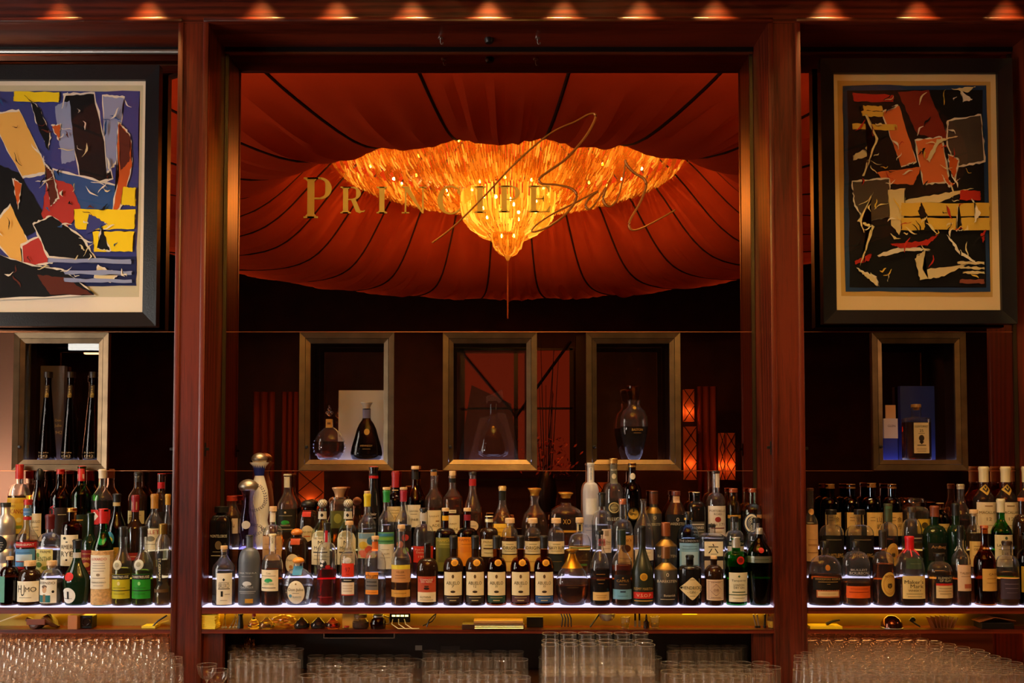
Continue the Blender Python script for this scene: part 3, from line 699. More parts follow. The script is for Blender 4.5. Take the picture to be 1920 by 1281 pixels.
left_shapes = [
    (rct(-30, 168, 255, 500), INDG, None), (rct(-30, 480, 255, 535), NAVY, None),
    ([(112, 176), (168, 174), (206, 332), (150, 346)], BLK, WHT),
    ([(186, 178), (226, 182), (214, 300), (196, 322)], PALE, WHT), ([(96, 196), (124, 186), (136, 300), (112, 306)], PALE, None),
    ([(96, 318), (228, 352), (212, 400), (104, 392)], BLU_, WHT),
    ([(-26, 214), (30, 206), (84, 320), (36, 330)], SKIN, WHT),
    ([(-30, 300), (30, 322), (92, 418), (40, 446), (-30, 420)], BLK, None),
    ([(-24, 436), (16, 384), (58, 470), (30, 498)], SKIN, WHT),
    ([(85, 330), (130, 345), (150, 395), (120, 430), (85, 440), (75, 400)], RED_, None),
    ([(40, 460), (110, 425), (135, 455), (95, 490), (45, 500)], RED_, WHT),
    ([(60, 420), (95, 405), (150, 445), (180, 490), (90, 480)], BLK, WHT),
    ([(50, 185), (70, 205), (88, 250), (84, 280), (62, 230)], BLK, WHT), ([(92, 235), (108, 232), (105, 262)], ORG_, WHT),
    ([(218, 230), (240, 255), (243, 310), (225, 380), (205, 418), (220, 330), (216, 270)], ORG_, WHT), ([(218, 230), (240, 255), (240, 300), (222, 320)], BRN, None),
    ([(82, 310), (95, 325), (105, 370), (92, 385), (84, 340)], BRN, WHT), ([(22, 335), (36, 345), (30, 390)], ORG_, WHT),
    ([(20, 170), (105, 171), (104, 190), (18, 188)], YEL_, None),
    ([(228, 350), (252, 352), (252, 386), (225, 384)], YEL_, None), ([(136, 392), (252, 392), (250, 430), (140, 430)], YEL_, None), ([(172, 434), (250, 434), (248, 472), (176, 472)], YEL_, None),
    ([(165, 400), (200, 420), (160, 440)], INDG, None), ([(190, 425), (205, 470), (182, 465)], BLK, WHT),
    ([(-30, 470), (60, 498), (120, 508), (178, 552), (-30, 560)], BLK, WHT), ([(70, 515), (120, 520), (175, 552), (95, 552)], BRN, None),
    ([(185, 500), (220, 515), (205, 528), (178, 520)], CRM_, WHT),
    ([(90, 484), (246, 486), (246, 494), (90, 492)], PALE, None), ([(120, 506), (248, 508), (248, 516), (122, 514)], PALE, None), ([(120, 522), (248, 524), (248, 530), (122, 528)], PALE, None),
]
picture('framed_picture', 'large black framed collage in indigo, yellow and red, left bay', -75, 296, 122, 612, 27, -.075,
        ([(-40, 157), (262, 157), (260, 556), (-40, 556)], flat('poster_paper', '#c9c0a4')), left_shapes, ((-30, 172, 252, 548), [WHT, BLK, CRM_, WHT, BRN, WHT, BLU_], 70), 1, PG, 0)
NB = flat('blue_border', '#223a64')
dk = lambda n, c: flat('dim_'+n, c)
SKR = dk('skin', '#d9703a'); GRYF = dk('grey', '#4a4038'); YR = dk('yellow', '#d8b24a'); RDR = dk('red', '#b0281c')
right_shapes = [
    (rct(1586, 157, 1858, 546), NB, None), (rct(1594, 166, 1850, 538), BLK, None),
    ([(1690, 170), (1748, 166), (1786, 262), (1726, 250)], dk('auburn', '#7a2416'), None),
    ([(1660, 210), (1692, 196), (1722, 300), (1694, 310)], SKR, WHT),
    ([(1722, 262), (1770, 256), (1784, 338), (1736, 344)], SKR, WHT),
    ([(1648, 322), (1732, 312), (1716, 346), (1662, 342)], SKR, None),
    ([(1785, 225), (1845, 215), (1850, 300), (1800, 310), (1782, 270)], GRYF, WHT), ([(1602, 340), (1670, 335), (1672, 405), (1625, 415), (1605, 380)], GRYF, WHT),
    ([(1668, 355), (1700, 352), (1700, 375), (1770, 362), (1830, 352), (1760, 380), (1700, 395), (1688, 440), (1672, 420)], CRM_, None),
    ([(1604, 172), (1682, 176), (1680, 190), (1606, 188)], RDR, None), ([(1624, 196), (1660, 197), (1660, 206), (1624, 205)], YR, None), ([(1620, 206), (1662, 208), (1660, 218), (1622, 216)], YR, None), ([(1602, 230), (1684, 232), (1682, 243), (1604, 241)], YR, None),
    ([(1804, 356), (1842, 358), (1842, 376), (1802, 374)], RDR, None),
    ([(1692, 380), (1858, 380), (1858, 404), (1692, 404)], YR, None), ([(1692, 408), (1858, 408), (1858, 431), (1692, 431)], YR, None), ([(1730, 378), (1742, 405), (1728, 412), (1724, 395)], BLK, None), ([(1738, 405), (1750, 432), (1734, 434)], BLK, None), ([(1800, 385), (1806, 430), (1797, 430)], BLK, WHT),
    ([(1604, 290), (1640, 268), (1632, 292), (1602, 300)], CRM_, None), ([(1806, 165), (1830, 185), (1812, 190)], WHT, None), ([(1790, 165), (1836, 160), (1820, 172)], CRM_, None),
    ([(1645, 478), (1700, 458), (1745, 470), (1700, 470), (1650, 482)], WHT, None), ([(1715, 485), (1735, 470), (1730, 505), (1800, 498), (1830, 488), (1770, 518), (1725, 525)], CRM_, None), ([(1608, 505), (1640, 520), (1645, 536), (1625, 520)], CRM_, WHT),
    ([(1670, 458), (1730, 452), (1760, 440), (1740, 460), (1690, 466)], RDR, None), ([(1602, 490), (1635, 475), (1630, 488), (1605, 496)], RDR, None), ([(1838, 440), (1850, 430), (1845, 455)], RDR, None), ([(1770, 330), (1790, 345), (1800, 335), (1785, 350)], ORG_, WHT), ([(1782, 290), (1800, 300), (1792, 335), (1784, 318)], ORG_, WHT),
    ([(1795, 490), (1845, 491), (1845, 496), (1795, 495)], CRM_, None), ([(1800, 500), (1845, 501), (1845, 505), (1800, 504)], CRM_, None), ([(1805, 509), (1845, 509), (1845, 514), (1805, 513)], CRM_, None), ([(1798, 524), (1844, 524), (1844, 532), (1798, 531)], dk('multi', '#8a4a38'), None),
    ([(1625, 215), (1645, 260), (1618, 330), (1622, 330), (1650, 260), (1630, 214)], CRM_, None), ([(1740, 300), (1760, 262), (1800, 255), (1764, 268), (1746, 304)], CRM_, None),
    ([(1640, 360), (1615, 415), (1640, 425), (1612, 500), (1634, 428), (1608, 416)], CRM_, None), ([(1830, 380), (1822, 372), (1840, 400), (1828, 418)], WHT, None), ([(1775, 440), (1800, 470), (1838, 500), (1796, 476)], WHT, None),
]
picture('framed_picture', 'large dark framed collage in black, orange and yellow, right bay', 1541, 1902, 110, 607, 26, -.075,
        ([(1576, 148), (1866, 150), (1862, 556), (1578, 554)], flat('poster_paper2', '#c09a58')), right_shapes, ((1596, 168, 1848, 536), [CRM_, BLK, WHT, YR, BLK, RDR, CRM_], 90), 2, PG, 0)

# ================================================================ DISPLAY CABINETS LET INTO THE MIRROR
CABD = ['display cabinet at far left holding tall tapered tequila bottles', 'display cabinet with two cognac decanters, first of the middle three', 'display cabinet with slanted crystal case, second of the middle three', 'display cabinet with urn shaped decanter, third of the middle three', 'display cabinet at right holding a square whisky decanter and blue box']
ND = .17
zN0 = Z(882, -.012); zN1 = Z(624, -.012)
CAB = []
flatN = [n for k in NICHE for n in k]
for i, (n0, n1) in enumerate(flatN):
    x0, x1 = X(n0, -.012), X(n1, -.012); e = empty('display_cabinet', ((x0+x1)/2, 0, zN0)); tag(e, CABD[i], 'cabinet', 'bronze display cabinets'); CAB.append(e)
    hw = (x1-x0)/2; H = zN1-zN0; fw = .0255
    frame_mitre(e, hw, 0, H, -.014, .012, fw, BRONZE, 'frame_bar', -.010)
    dr_ = empty('door', (0, 0, 0)); dr_.parent = e
    d0 = fw+.002
    O = hw-d0
    # door bars as sub-parts
    frame_mitre_parent = dr_
    def fm(e_, hw_, z0, z1, y0, y1, bw, mat, name, iy): frame_mitre(e_, hw_, z0, z1, y0, y1, bw, mat, name, iy)
    fm(dr_, O, d0, H-d0, -.010, .010, .021, BRONZE, 'door_bar', -.004)
    g0 = d0+.018
    MB().box(-hw+g0, hw-g0, .0, .003, g0, H-g0).obj('glass_pane', DOORG, dr_)
    kz = Z(838, 0)-zN0
    MB().lathe([(0, 0), (.006, .0), (.008, .004), (.006, .009), (0, .01)], 12).obj('knob', BLACKP, dr_, True).matrix_local = Matrix.Translation((-O+.008, -.010, kz)) @ Matrix.Rotation(pi/2, 4, 'X')
    b0 = .012
    MB().box(-hw+b0, hw-b0, ND, ND+.005, b0, H-b0).obj('back_mirror', MIRROR, e)
    SIDE = pr('cabinet_lining', (.012, .006, .005), .3)
    m_ = MB(); m_.box(-hw+b0-.004, -hw+b0, .012, ND+.005, b0, H-b0); m_.obj('side_panel', SIDE, e)
    MB().box(hw-b0, hw-b0+.004, .012, ND+.005, b0, H-b0).obj('side_panel', SIDE, e)
    MB().box(-hw+b0, hw-b0, .012, ND+.005, H-b0, H-b0+.004).obj('top_panel', SIDE, e)
    fz = Z(862.5, .06)-zN0
    MB().box(-hw+b0, hw-b0, .012, ND, fz-.008, fz).obj('lit_floor', emis('cabinet_floor_light_%d' % (i in (1, 2, 3)), (.62, .6, 1.0), 1.5 if i in (1, 2, 3) else 1.2) , e)
# ================================================================ BOTTLES
GL = {
 'clear': GLASS, 'green': thin_glass('green_glass', (.10, .50, .15)), 'dgreen': thin_glass('dark_green_glass', (.035, .14, .04)),
 'amber': thin_glass('amber_glass', (.62, .30, .09)), 'brown': thin_glass('brown_glass', (.20, .065, .022)),
 'pale': liquid('pale_green_glass', (.93, .975, .92), 1.47), 'blue': liquid('pale_blue_glass', (.86, .93, .985), 1.47),
 'violet': liquid('violet_glass', (.84, .82, .985), 1.47),
 'frost': thin_glass('frosted_glass', (.9, .92, .95), 1.3, .3, (.62, (.86, .86, .9))),
 'black': pr('black_glass', (.008, .007, .007), .07, coat=.3), 'matte': pr('matte_black_glass', (.014, .013, .014), .42),
 'grey': pr('grey_frosted_glass', (.075, .085, .11), .38), 'dbrown': pr('near_black_brown_glass', (.02, .008, .004), .06),
 'dkgreen': pr('near_black_green_glass', (.006, .018, .008), .06), 'olive': pr('frosted_olive_glass', (.016, .02, .012), .3),
 'silver': pr('ribbed_tin', (.6, .58, .55), .35, .8), 'white': pr('white_ceramic', (.82, .78, .70), .22, coat=.4),
}
LQ = {
 'clr': liquid('clear_spirit', (.97, .98, .98)), 'amb': liquid('amber_spirit', (.94, .54, .15)), 'damb': liquid('dark_amber_spirit', (.66, .24, .05)),
 'gold': liquid('golden_spirit', (.96, .74, .30)), 'red': liquid('red_spirit', (.85, .03, .05)), 'yel': liquid('yellow_liqueur', (.90, .82, .22)),
 'grn': liquid('green_liqueur', (.62, .78, .14)), 'dark': liquid('dark_liqueur', (.22, .06, .02)), 'straw': liquid('straw_liqueur', (.95, .86, .55)),
}
CORK = pr('cork_wood', (.62, .40, .20), .6, var=.2, vscale=60)
def colm(h, rough=.55, metal=0.0):
    return pr('paint_%s_%d_%d' % (h.strip('#'), int(rough*100), int(metal*100)), hexc(h), rough, metal)
def ink(h): return pr('ink_'+h.strip('#'), hexc(h), .5, spec=.3)
def paper(h): return pr('label_'+h.strip('#'), hexc(h), .55, spec=.25, var=.06, vscale=40)
class Bod: pass
def interp(prof, z):
    if z <= prof[0][1]: return prof[0][0]
    for (r0, z0), (r1, z1) in zip(prof, prof[1:]):
        if z0 <= z <= z1: return r0+(r1-r0)*((z-z0)/(z1-z0) if z1 > z0 else 0)
    return prof[-1][0]
def patch(o, name, pts, faces, mat, eps):
    v = []
    for x, z in pts:
        R = interp(o.side, z); q = min(.995, abs(x)/max(R, 1e-6)); xx = math.copysign(min(abs(x), R*.995), x)
        y = -R*o.dr*(1-q**o.n)**(1/o.n)
        nx = (xx/max(R, 1e-6))
        v.append((xx*(1+eps/max(R, .004)), y-eps, z))
    return mesh_obj(name, v, faces, mat, o.e, True)
def shape_pts(sh, dx, hw, z0, z1, curved):
    if sh in ('r', 'a'):
        nx = 12 if curved else 4; nz = 5; pts = []; f = []
        for j in range(nz+1):
            for i in range(nx+1):
                u = -1+2*i/nx; t = j/nz; z = z0+(z1-z0)*t
                if sh == 'a': # arched top
                    top = z1-(hw*.9)*(1-math.sqrt(max(0, 1-u*u))); z = z0+(top-z0)*t
                pts.append((dx+hw*u, z))
        for j in range(nz):
            for i in range(nx): q = j*(nx+1)+i; f.append((q, q+1, q+nx+2, q+nx+1))
        return pts, f
    cz = (z0+z1)/2; hz = (z1-z0)/2; seg = 28 if sh != 'd' else 32; K = 5; pts = [(dx, cz)]; f = []
    for k in range(1, K+1):
        for i in range(seg):
            a = 2*pi*i/seg; c_, s_ = math.cos(a), math.sin(a)
            if sh == 'd': m_ = 1/(abs(c_)+abs(s_)); m_ = min(m_, .93/max(abs(c_), abs(s_)))
            else: m_ = 1.0
            pts.append((dx+hw*c_*m_*k/K, cz+hz*s_*m_*k/K))
    for i in range(seg): f.append((0, 1+i, 1+(i+1) % seg))
    for k in range(1, K):
        for i in range(seg):
            j = (i+1) % seg; a = 1+(k-1)*seg; b_ = 1+k*seg; f.append((a+i, b_+i, b_+j, a+j))
    return pts, f
BOTTLES = []
def bottle(name, desc, px, tier, w, ytop, yneck, ysh, nw, glass='clear', liq=None, cap=None, labels=(), st='r', n=2.0, rb=1.0, dr=None, prof=None, Y=None, zb=None, ybase=None, group=None, cat='bottle', dy=0.0, seg=28, extra=None):
    Yc = TY[tier] if Y is None else Y
    Yc += dy
    z0 = TZ[tier] if zb is None else zb
    yb = {1: 1134, 2: 1079, 3: 1026}[tier] if ybase is None else ybase
    k = (Yc-CAMY)/FPX
    b0 = P(px, yb, Yc); e = empty(name, (b0.x, Yc, z0+.0004))
    def zz(y): return (yb-y)*k
    R = w/2*k; rn = nw/2*k; H = zz(ytop)
    o = Bod(); o.e = e; o.n = n; o.k = k; o.zz = zz
    lim = .0405
    o.dr = (min(1.0, lim/R) if dr is None else min(dr, lim/R))
    Hc = H
    if cap and cap[0] in ('dome', 'ball', 'flare', 'cork', 'glass'): H = zz(cap[2])+.002
    if prof: side = [(a_/2*k, zz(b_)) for a_, b_ in prof if zz(b_) <= H+.001]
    else:
        side = [(R*rb*.93, 0), (R*rb*.985, .0025), (R*rb, .007)]
        zs, zn = zz(ysh), zz(yneck)
        side.append((R, zs))
        for i in range(1, 9):
            t = i/8
            if st == 'r': r_ = rn+(R-rn)*math.sqrt(max(0, 1-t*t))
            elif st == 's': r_ = rn+(R-rn)*(.5+.5*math.cos(pi*t))
            elif st == 'f': r_ = rn+(R-rn)*max(0, 1-t**5)**.5 if t < 1 else rn
            else: r_ = R+(rn-R)*t
            side.append((r_, zs+(zn-zs)*t))
        side += [(rn, H-.012), (rn*1.12, H-.011), (rn*1.12, H-.003), (rn*.9, H-.001)]
    o.side = side; o.H = Hc; o.rn = rn; o.R = R
    opaque = glass in ('black', 'matte', 'grey', 'dbrown', 'dkgreen', 'olive', 'silver', 'white')
    wall = .0026
    solid = glass in ('clear', 'pale', 'blue', 'violet')
    if opaque: tail = [(0, H-.001)]
    elif solid:
        zz_ = sorted(set([q[1] for q in side if .008 < q[1] < H-.002]+[.0075]), reverse=True)
        tail = [(max(.001, side[-1][0]-wall), side[-1][1])]+[(max(.001, interp(side, z)-wall), z) for z in zz_]+[(0, .0065)]
    else: tail = [(rn*.72, H-.001), (rn*.72, H-.02)]
    body = MB().lathe([(0, 0)]+side+tail, seg, n, o.dr).obj('glass_body' if glass != 'white' else 'ceramic_body', GL[glass], e, True, angle=50)
    if liq and not opaque:
        zl = zz(liq[1]); th = .0023 if solid else .0028
        ls = [(max(.001, side[0][0]-th), .0062)]
        zlist = sorted(set([q[1] for q in side if .008 < q[1] < zl]+[.010, zl]))
        for z in zlist: ls.append((max(.0015, interp(side, z)-th), z))
        MB().lathe([(0, .0062)]+ls+[(0, zl)], seg, n, o.dr).obj('liquid', LQ[liq[0]], e, True, angle=50)
    if cap: make_cap(o, *cap)
    for L in labels: add_label(o, *L)
    if extra: extra(o)
    tag(e, desc, cat, group or {1: 'front row bottles', 2: 'second row bottles', 3: 'back row bottles'}[tier])
    BOTTLES.append((e, R, tier)); return e
def make_cap(o, kind, col, yb, w=None, metal=0.0):
    z0 = o.zz(yb); H = o.H; r = (w/2*o.k) if w else o.rn*1.15; e = o.e
    m = CORK if col == 'cork' else colm(col, .4 if kind != 'capsule' else .45, metal)
    if kind == 'cyl':
        MB().lathe([(0, z0), (r, z0), (r, z0+.003), (r*.99, H-.001), (r*.93, H+.0005), (0, H+.0005)], 20).obj('cap', m, e, True)
    elif kind == 'cork':
        MB().lathe([(0, z0-.012), (o.rn*.75, z0-.012), (o.rn*.78, z0), (r, z0), (r*1.0, H-.002), (r*.94, H+.0005), (0, H+.0005)], 18).obj('stopper', m, e, True)
    elif kind == 'dome':
        q = [(0, z0), (r*.8, z0), (r, z0+(H-z0)*.3)]
        for i in range(1, 7): a = pi/2*i/6; q.append((r*math.cos(a) if i < 6 else 0, z0+(H-z0)*(.3+.7*math.sin(a))))
        MB().lathe(q, 22).obj('cap', m, e, True, angle=60)
    elif kind == 'ball':
        zc = (z0+H)/2; rr_ = (H-z0)/2
        MB().lathe([(0, z0)]+[(r*math.sin(pi*i/10), zc-rr_*math.cos(pi*i/10)) for i in range(1, 10)]+[(0, H)], 20).obj('stopper', m, e, True, angle=60)
        mm = MB()
        for s in (-1, 1):
            for j in range(6):
                pts = []
                for i in range(7):
                    a = pi*(i+.5)/7; ph = pi+.0+s*(i-3)*.3+(j-2.5)*.55
                    pts.append((r*1.02*math.sin(a)*math.sin(ph), r*1.02*math.sin(a)*math.cos(ph), zc-rr_*1.02*math.cos(a)))
                mm.tube(pts, .0009, 4)
        mm.obj('lattice_pattern', ink('#1a1512'), e)
    elif kind == 'capsule':
        zs = [z0+(H-z0)*t for t in (0, .3, .6, .85, .9, .97)]
        q = [(interp(o.side, z)+.0008, z) for z in zs]
        MB().lathe(q+[(q[-1][0]*.95, H+.0006), (0, H+.0008)], 20, o.n if o.n < 3 else 2).obj('capsule', m, e, True, angle=50)
    elif kind == 'wax':
        zs = [z0+(H-z0)*t for t in (0, .25, .5, .75, .95)]
        q = [(interp(o.side, z)+.0022, z) for z in zs]
        mb = MB().lathe([(q[0][0]-.002, z0-.001)]+q+[(q[-1][0]*.9, H+.002), (0, H+.003)], 20)
        for i in range(7):
            a = 2*pi*i/7; ln = (.014, .028, .018, .035, .012, .024, .02)[i]; R0 = interp(o.side, z0); R1 = interp(o.side, z0-ln)
            mb.tube([((R0+.0015)*math.cos(a), (R0+.0015)*math.sin(a), z0+.003), ((R1+.001)*math.cos(a), (R1+.001)*math.sin(a), z0-ln)], .0035, 6, r2=.0025)
        mb.obj('wax_seal', m, e, True, angle=60)
    elif kind == 'flare':   # flared crystal or metal stopper
        MB().lathe([(0, z0), (r*.6, z0), (r*.62, z0+(H-z0)*.25), (r*.75, z0+(H-z0)*.55), (r, H-.004), (r*.98, H), (r*.5, H+.001), (0, H-.001)], 20).obj('stopper', m, e, True)
    elif kind == 'glass':   # flat glass stopper
        MB().lathe([(0, z0-.012), (r*.5, z0-.012), (r*.5, z0), (r, z0+.002), (r, H-.004), (r*.92, H), (0, H)], 20, 4).obj('stopper', GL['clear'], e, True)
def add_label(o, sh, dx, hw, y0, y1, col, texts=(), kind=None, metal=0.0):
    k = o.k; z0, z1 = o.zz(y1), o.zz(y0)
    lab = None
    if col:
        pts, f = shape_pts(sh, dx*k, hw*k, z0, z1, True)
        lab = patch(o, kind or 'label', pts, f, paper(col) if not metal else colm(col, .3, metal), .0006)
    for T in texts:
        s, y, wp = T[0], T[1], T[2]; c_ = T[3] if len(T) > 3 else '#1a1512'; hp = T[4] if len(T) > 4 else None; tx = T[5] if len(T) > 5 else 0
        zc = o.zz(y)
        if s == '=':      # a line too small to read
            v, f = shape_pts('r', (dx+tx)*k, wp/2*k, zc-(hp or .7)*k/2, zc+(hp or .7)*k/2, True)
            q = patch(o, 'print_line', v, f, ink(c_), .0011)
        elif s in ('o', '<>', '[]'):
            v, f = shape_pts({'o': 'o', '<>': 'd', '[]': 'r'}[s], (dx+tx)*k, wp/2*k, zc-(hp or wp)/2*k, zc+(hp or wp)/2*k, True)
            q = patch(o, 'emblem', v, f, ink(c_), .0011)
        elif s.startswith('|'):   # vertical lettering, reading down
            g, f, asp = text_geo(s[1:]); Wd = wp*k; Hh = (hp*k if hp else Wd*asp)
            v = [((dx+tx)*k+p[1]/asp*Hh, zc-p[0]*Wd) for p in g]
            q = patch(o, 'lettering', v, f, ink(c_), .0014)
        elif s.startswith('^'):   # vertical lettering, reading up
            g, f, asp = text_geo(s[1:]); Wd = wp*k; Hh = (hp*k if hp else Wd*asp)
            v = [((dx+tx)*k-p[1]/asp*Hh, zc+p[0]*Wd) for p in g]
            q = patch(o, 'lettering', v, f, ink(c_), .0014)
        else:
            g, f, asp = text_geo(s); Wd = wp*k; Hh = (hp*k if hp else Wd*asp)
            v = [((dx+tx)*k+p[0]*Wd, zc+p[1]/asp*Hh) for p in g]
            q = patch(o, 'lettering', v, f, ink(c_), .0014)
        if lab is not None: q.parent = lab
B = bottle
CR = '#e6d6b4'; WH = '#e9e4da'; TAN = '#c99a55'; BK = '#15110f'; GD = '#c79a35'; BLKC = '#0c0b0c'
STRAW = pr('woven_straw', (.62, .38, .16), .7, bump=.5, bscale=220, var=.25, vscale=90)
def straw_wrap(o, y0, y1):
    """woven straw sleeve: a stack of thin rounds"""
    q = []; z = o.zz(y1)+.001; z1 = o.zz(y0); i = 0
    m = MB(); st_ = .0052
    prof_ = []
    while z < z1:
        R = interp(o.side, z)+.0012
        prof_ += [(R, z), (R+.0016, z+st_*.5), (R, z+st_*.96)]; z += st_
    m.lathe(prof_+[(prof_[-1][0]-.003, prof_[-1][1])], 28, o.n, o.dr).obj('straw_sleeve', STRAW, o.e, True)
    # the paper label sits over the sleeve: lift the outline it follows
    o.side = [(r+(.0030 if z_ <= z1 else 0), z_) for r, z_ in [(interp(o.side, zz_), zz_) for zz_ in [k*.004 for k in range(int(o.H/.004))]]]
    add_label(o, 'r', 0, 17.5, 1041, 1103, '#e6ddc8', [('LUXARDO', 1048, 27, '#b01818', 5), ('=', 1056, 22), ('=', 1060, 22), ('=', 1065, 24), ('=', 1070, 20), ('o', 1077, 7, '#8a7a60', 5), ('=', 1083, 24), ('MARASCHINO', 1091, 26, BK, 3), ('=', 1097, 18)])
def cork_top(o, w):
    r = w/2*o.k
    MB().lathe([(0, o.H+.001), (r, o.H+.001), (r, o.H+.010), (r*.92, o.H+.0115), (0, o.H+.0115)], 16).obj('stopper', CORK, o.e, True)
def vines(o):
    """hand painted blue leaves and collar of the ceramic bottle"""
    k = o.k; rg = random.Random(2); v = []; f = []
    def leaf(x, y, a, L=4.2, W=1.5):
        n = len(v); c_, s_ = math.cos(a), math.sin(a)
        for (p, q) in ((-L/2, 0), (-L*.1, W/2), (L/2, 0), (-L*.1, -W/2)): v.append(((x+p*c_-q*s_)*k, o.zz(y)+(p*s_+q*c_)*k))
        f.append((n, n+1, n+2, n+3))
    def vine(pts):
        for (x0, y0), (x1, y1) in zip(pts, pts[1:]):
            a = math.atan2(-(y1-y0), x1-x0)
            for t in (.2, .7):
                x = x0+(x1-x0)*t; y = y0+(y1-y0)*t
                leaf(x+1.3*math.sin(a), y+1.3*math.cos(a), a+.7); leaf(x-1.3*math.sin(a), y-1.3*math.cos(a), a-.7)
    vine([(-3, 910), (3, 911), (8, 916), (12, 924), (14, 934), (14, 942), (11, 949), (5, 954), (-2, 957), (-9, 958), (-14, 955)])
    vine([(-12, 984), (-4, 984), (4, 985), (10, 989), (11, 994), (5, 999), (-2, 1002), (-8, 1008), (-7, 1014)])
    patch(o, 'blue_vine_painting', v, f, colm('#1c2460', .4), .0008)
    v2 = []; f2 = []
    for i in range(-4, 5):
        x = i*3.6; n = len(v2)
        v2 += [((x-2.2)*k*.75, o.zz(893)), ((x+2.2)*k*.75, o.zz(893)), ((x+2.0)*k, o.zz(880)), (x*k*1.02, o.zz(873)), ((x-2.0)*k, o.zz(880))]
        f2.append((n, n+1, n+2, n+3, n+4))
    patch(o, 'blue_collar_painting', v2, f2, colm('#1c2a80', .35), .0009)
# ---------------------------------------------------------------- LEFT BAY, front row
B('liqueur_bottle', 'brown bottle with cork and teal label at far left front', 17, 1, 33, 1045, 1062, 1078, 11, 'brown', ('dark', 1085), ('cork', 'cork', 1051, 13), [('r', -8, 8, 1080, 1128, '#5f9c8c')])
B('liqueur_bottle', 'squat black bottle with wooden stopper and cream label, front left', 55, 1, 42, 1053, 1068, 1087, 19, 'dbrown', None, ('cork', 'cork', 1062, 21), [('r', 0, 20, 1089, 1127, '#eadfc4', [('H', 1103, 7, BK, 13, -10), ('U', 1106, 7, BK, 20, -4), ('MO', 1104, 17, BK, 9, 9), ('=', 1119, 22)])])
B('absinthe_bottle', 'squat clear bottle with portrait print label and wood stopper', 96, 1, 39, 1053, 1068, 1087, 17, 'clear', ('straw', 1092), ('cork', 'cork', 1061, 18), [('r', -3, 18, 1086, 1129, '#e9e4d6', [('ASSENZIO', 1092, 32, BK, 4.5), ('o', 1104, 9, '#caa07a', 13, -2), ('o', 1099, 10, '#4a3020', 6, -2), ('[]', 1121, 22, '#1f6a72', 13, -2), ('[]', 1120, 5, '#8a6a3a', 14, -2), ('o', 1108, 4, BK, 5, 13)])])
B('liqueur_bottle', 'dark green bulbous bottle with round white label and red seal', 143, 1, 50, 1013, 1045, 1092, 15, 'dkgreen', None, ('capsule', BLKC, 1030), [('o', -9, 14, 1101, 1130, '#e9e6de', [('[]', 1115, 4, BK, 14, 0), ('=', 1121, 16)]), ('o', -8, 9, 1073, 1089, '#c02018', [], 'wax_seal'), ('r', 2, 8, 1037, 1047, '#b9b4a8', [], 'neck_label')], st='s', rb=.82)
B('maraschino_bottle', 'straw wrapped green bottle with red cap and white label', 191, 1, 38, 956, 992, 1033, 16, 'green', ('clr', 1000), ('cyl', '#c01c1c', 983, 17), [], st='s',
  extra=lambda o: straw_wrap(o, 1034, 1133))
B('herbal_liqueur_bottle', 'clear bottle of yellow liqueur, twin of the green labelled one', 229, 1, 36, 989, 1030, 1062, 15, 'clear', ('yel', 1066), ('cyl', BLKC, 1008, 14), [('o', -4, 8.5, 1050, 1068, '#b9b49a', [('o', 1059, 9, '#8f8a70')], 'glass_seal'), ('r', 0, 16.5, 1076, 1121, '#b7ad22', [('[]', 1081, 33, BK, 9), ('CHARTREUSE', 1081, 30, '#e8e2cc', 4.5), ('o', 1093, 5, '#d8cf8a', 7), ('=', 1101, 22), ('[]', 1106, 33, BK, 1.4), ('=', 1112, 20)])], st='s')
B('herbal_liqueur_bottle', 'clear bottle of green liqueur with vivid green label', 267, 1, 37, 989, 1030, 1062, 15, 'clear', ('grn', 1070), ('cyl', BLKC, 1008, 14), [('o', -2, 9, 1049, 1068, '#b9b8aa', [('o', 1058, 9, '#8f8c78')], 'glass_seal'), ('r', 0, 17, 1076, 1121, '#1f8a22', [('[]', 1081, 34, BK, 9), ('CHARTREUSE', 1081, 31, '#e8e2cc', 4.5), ('o', 1093, 5, '#8ad07a', 7), ('=', 1101, 22), ('[]', 1106, 34, BK, 1.4), ('=', 1112, 20)])], st='s')
B('elderflower_liqueur_bottle', 'fluted clear bottle with brass cap and black cross label', 304, 1, 28, 984, 1004, 1020, 14, 'clear', ('straw', 1050), ('cyl', '#8a6a30', 1003, 16, .8), [('d', -1, 5, 1032, 1050, BK), ('r', -1, 4, 1040, 1094, BK, [('|ST-GERMAIN', 1068, 42, '#e8d8a8', 4)]), ('d', -1, 5.5, 1086, 1100, BK), ('r', 0, 13, 1104, 1110, '#5a4020')], prof=[(26, 1134), (27, 1132), (28, 1104), (20, 1096), (24, 1075), (28, 1040), (28, 1020), (24, 1012), (14, 1004), (14, 984)], seg=16)
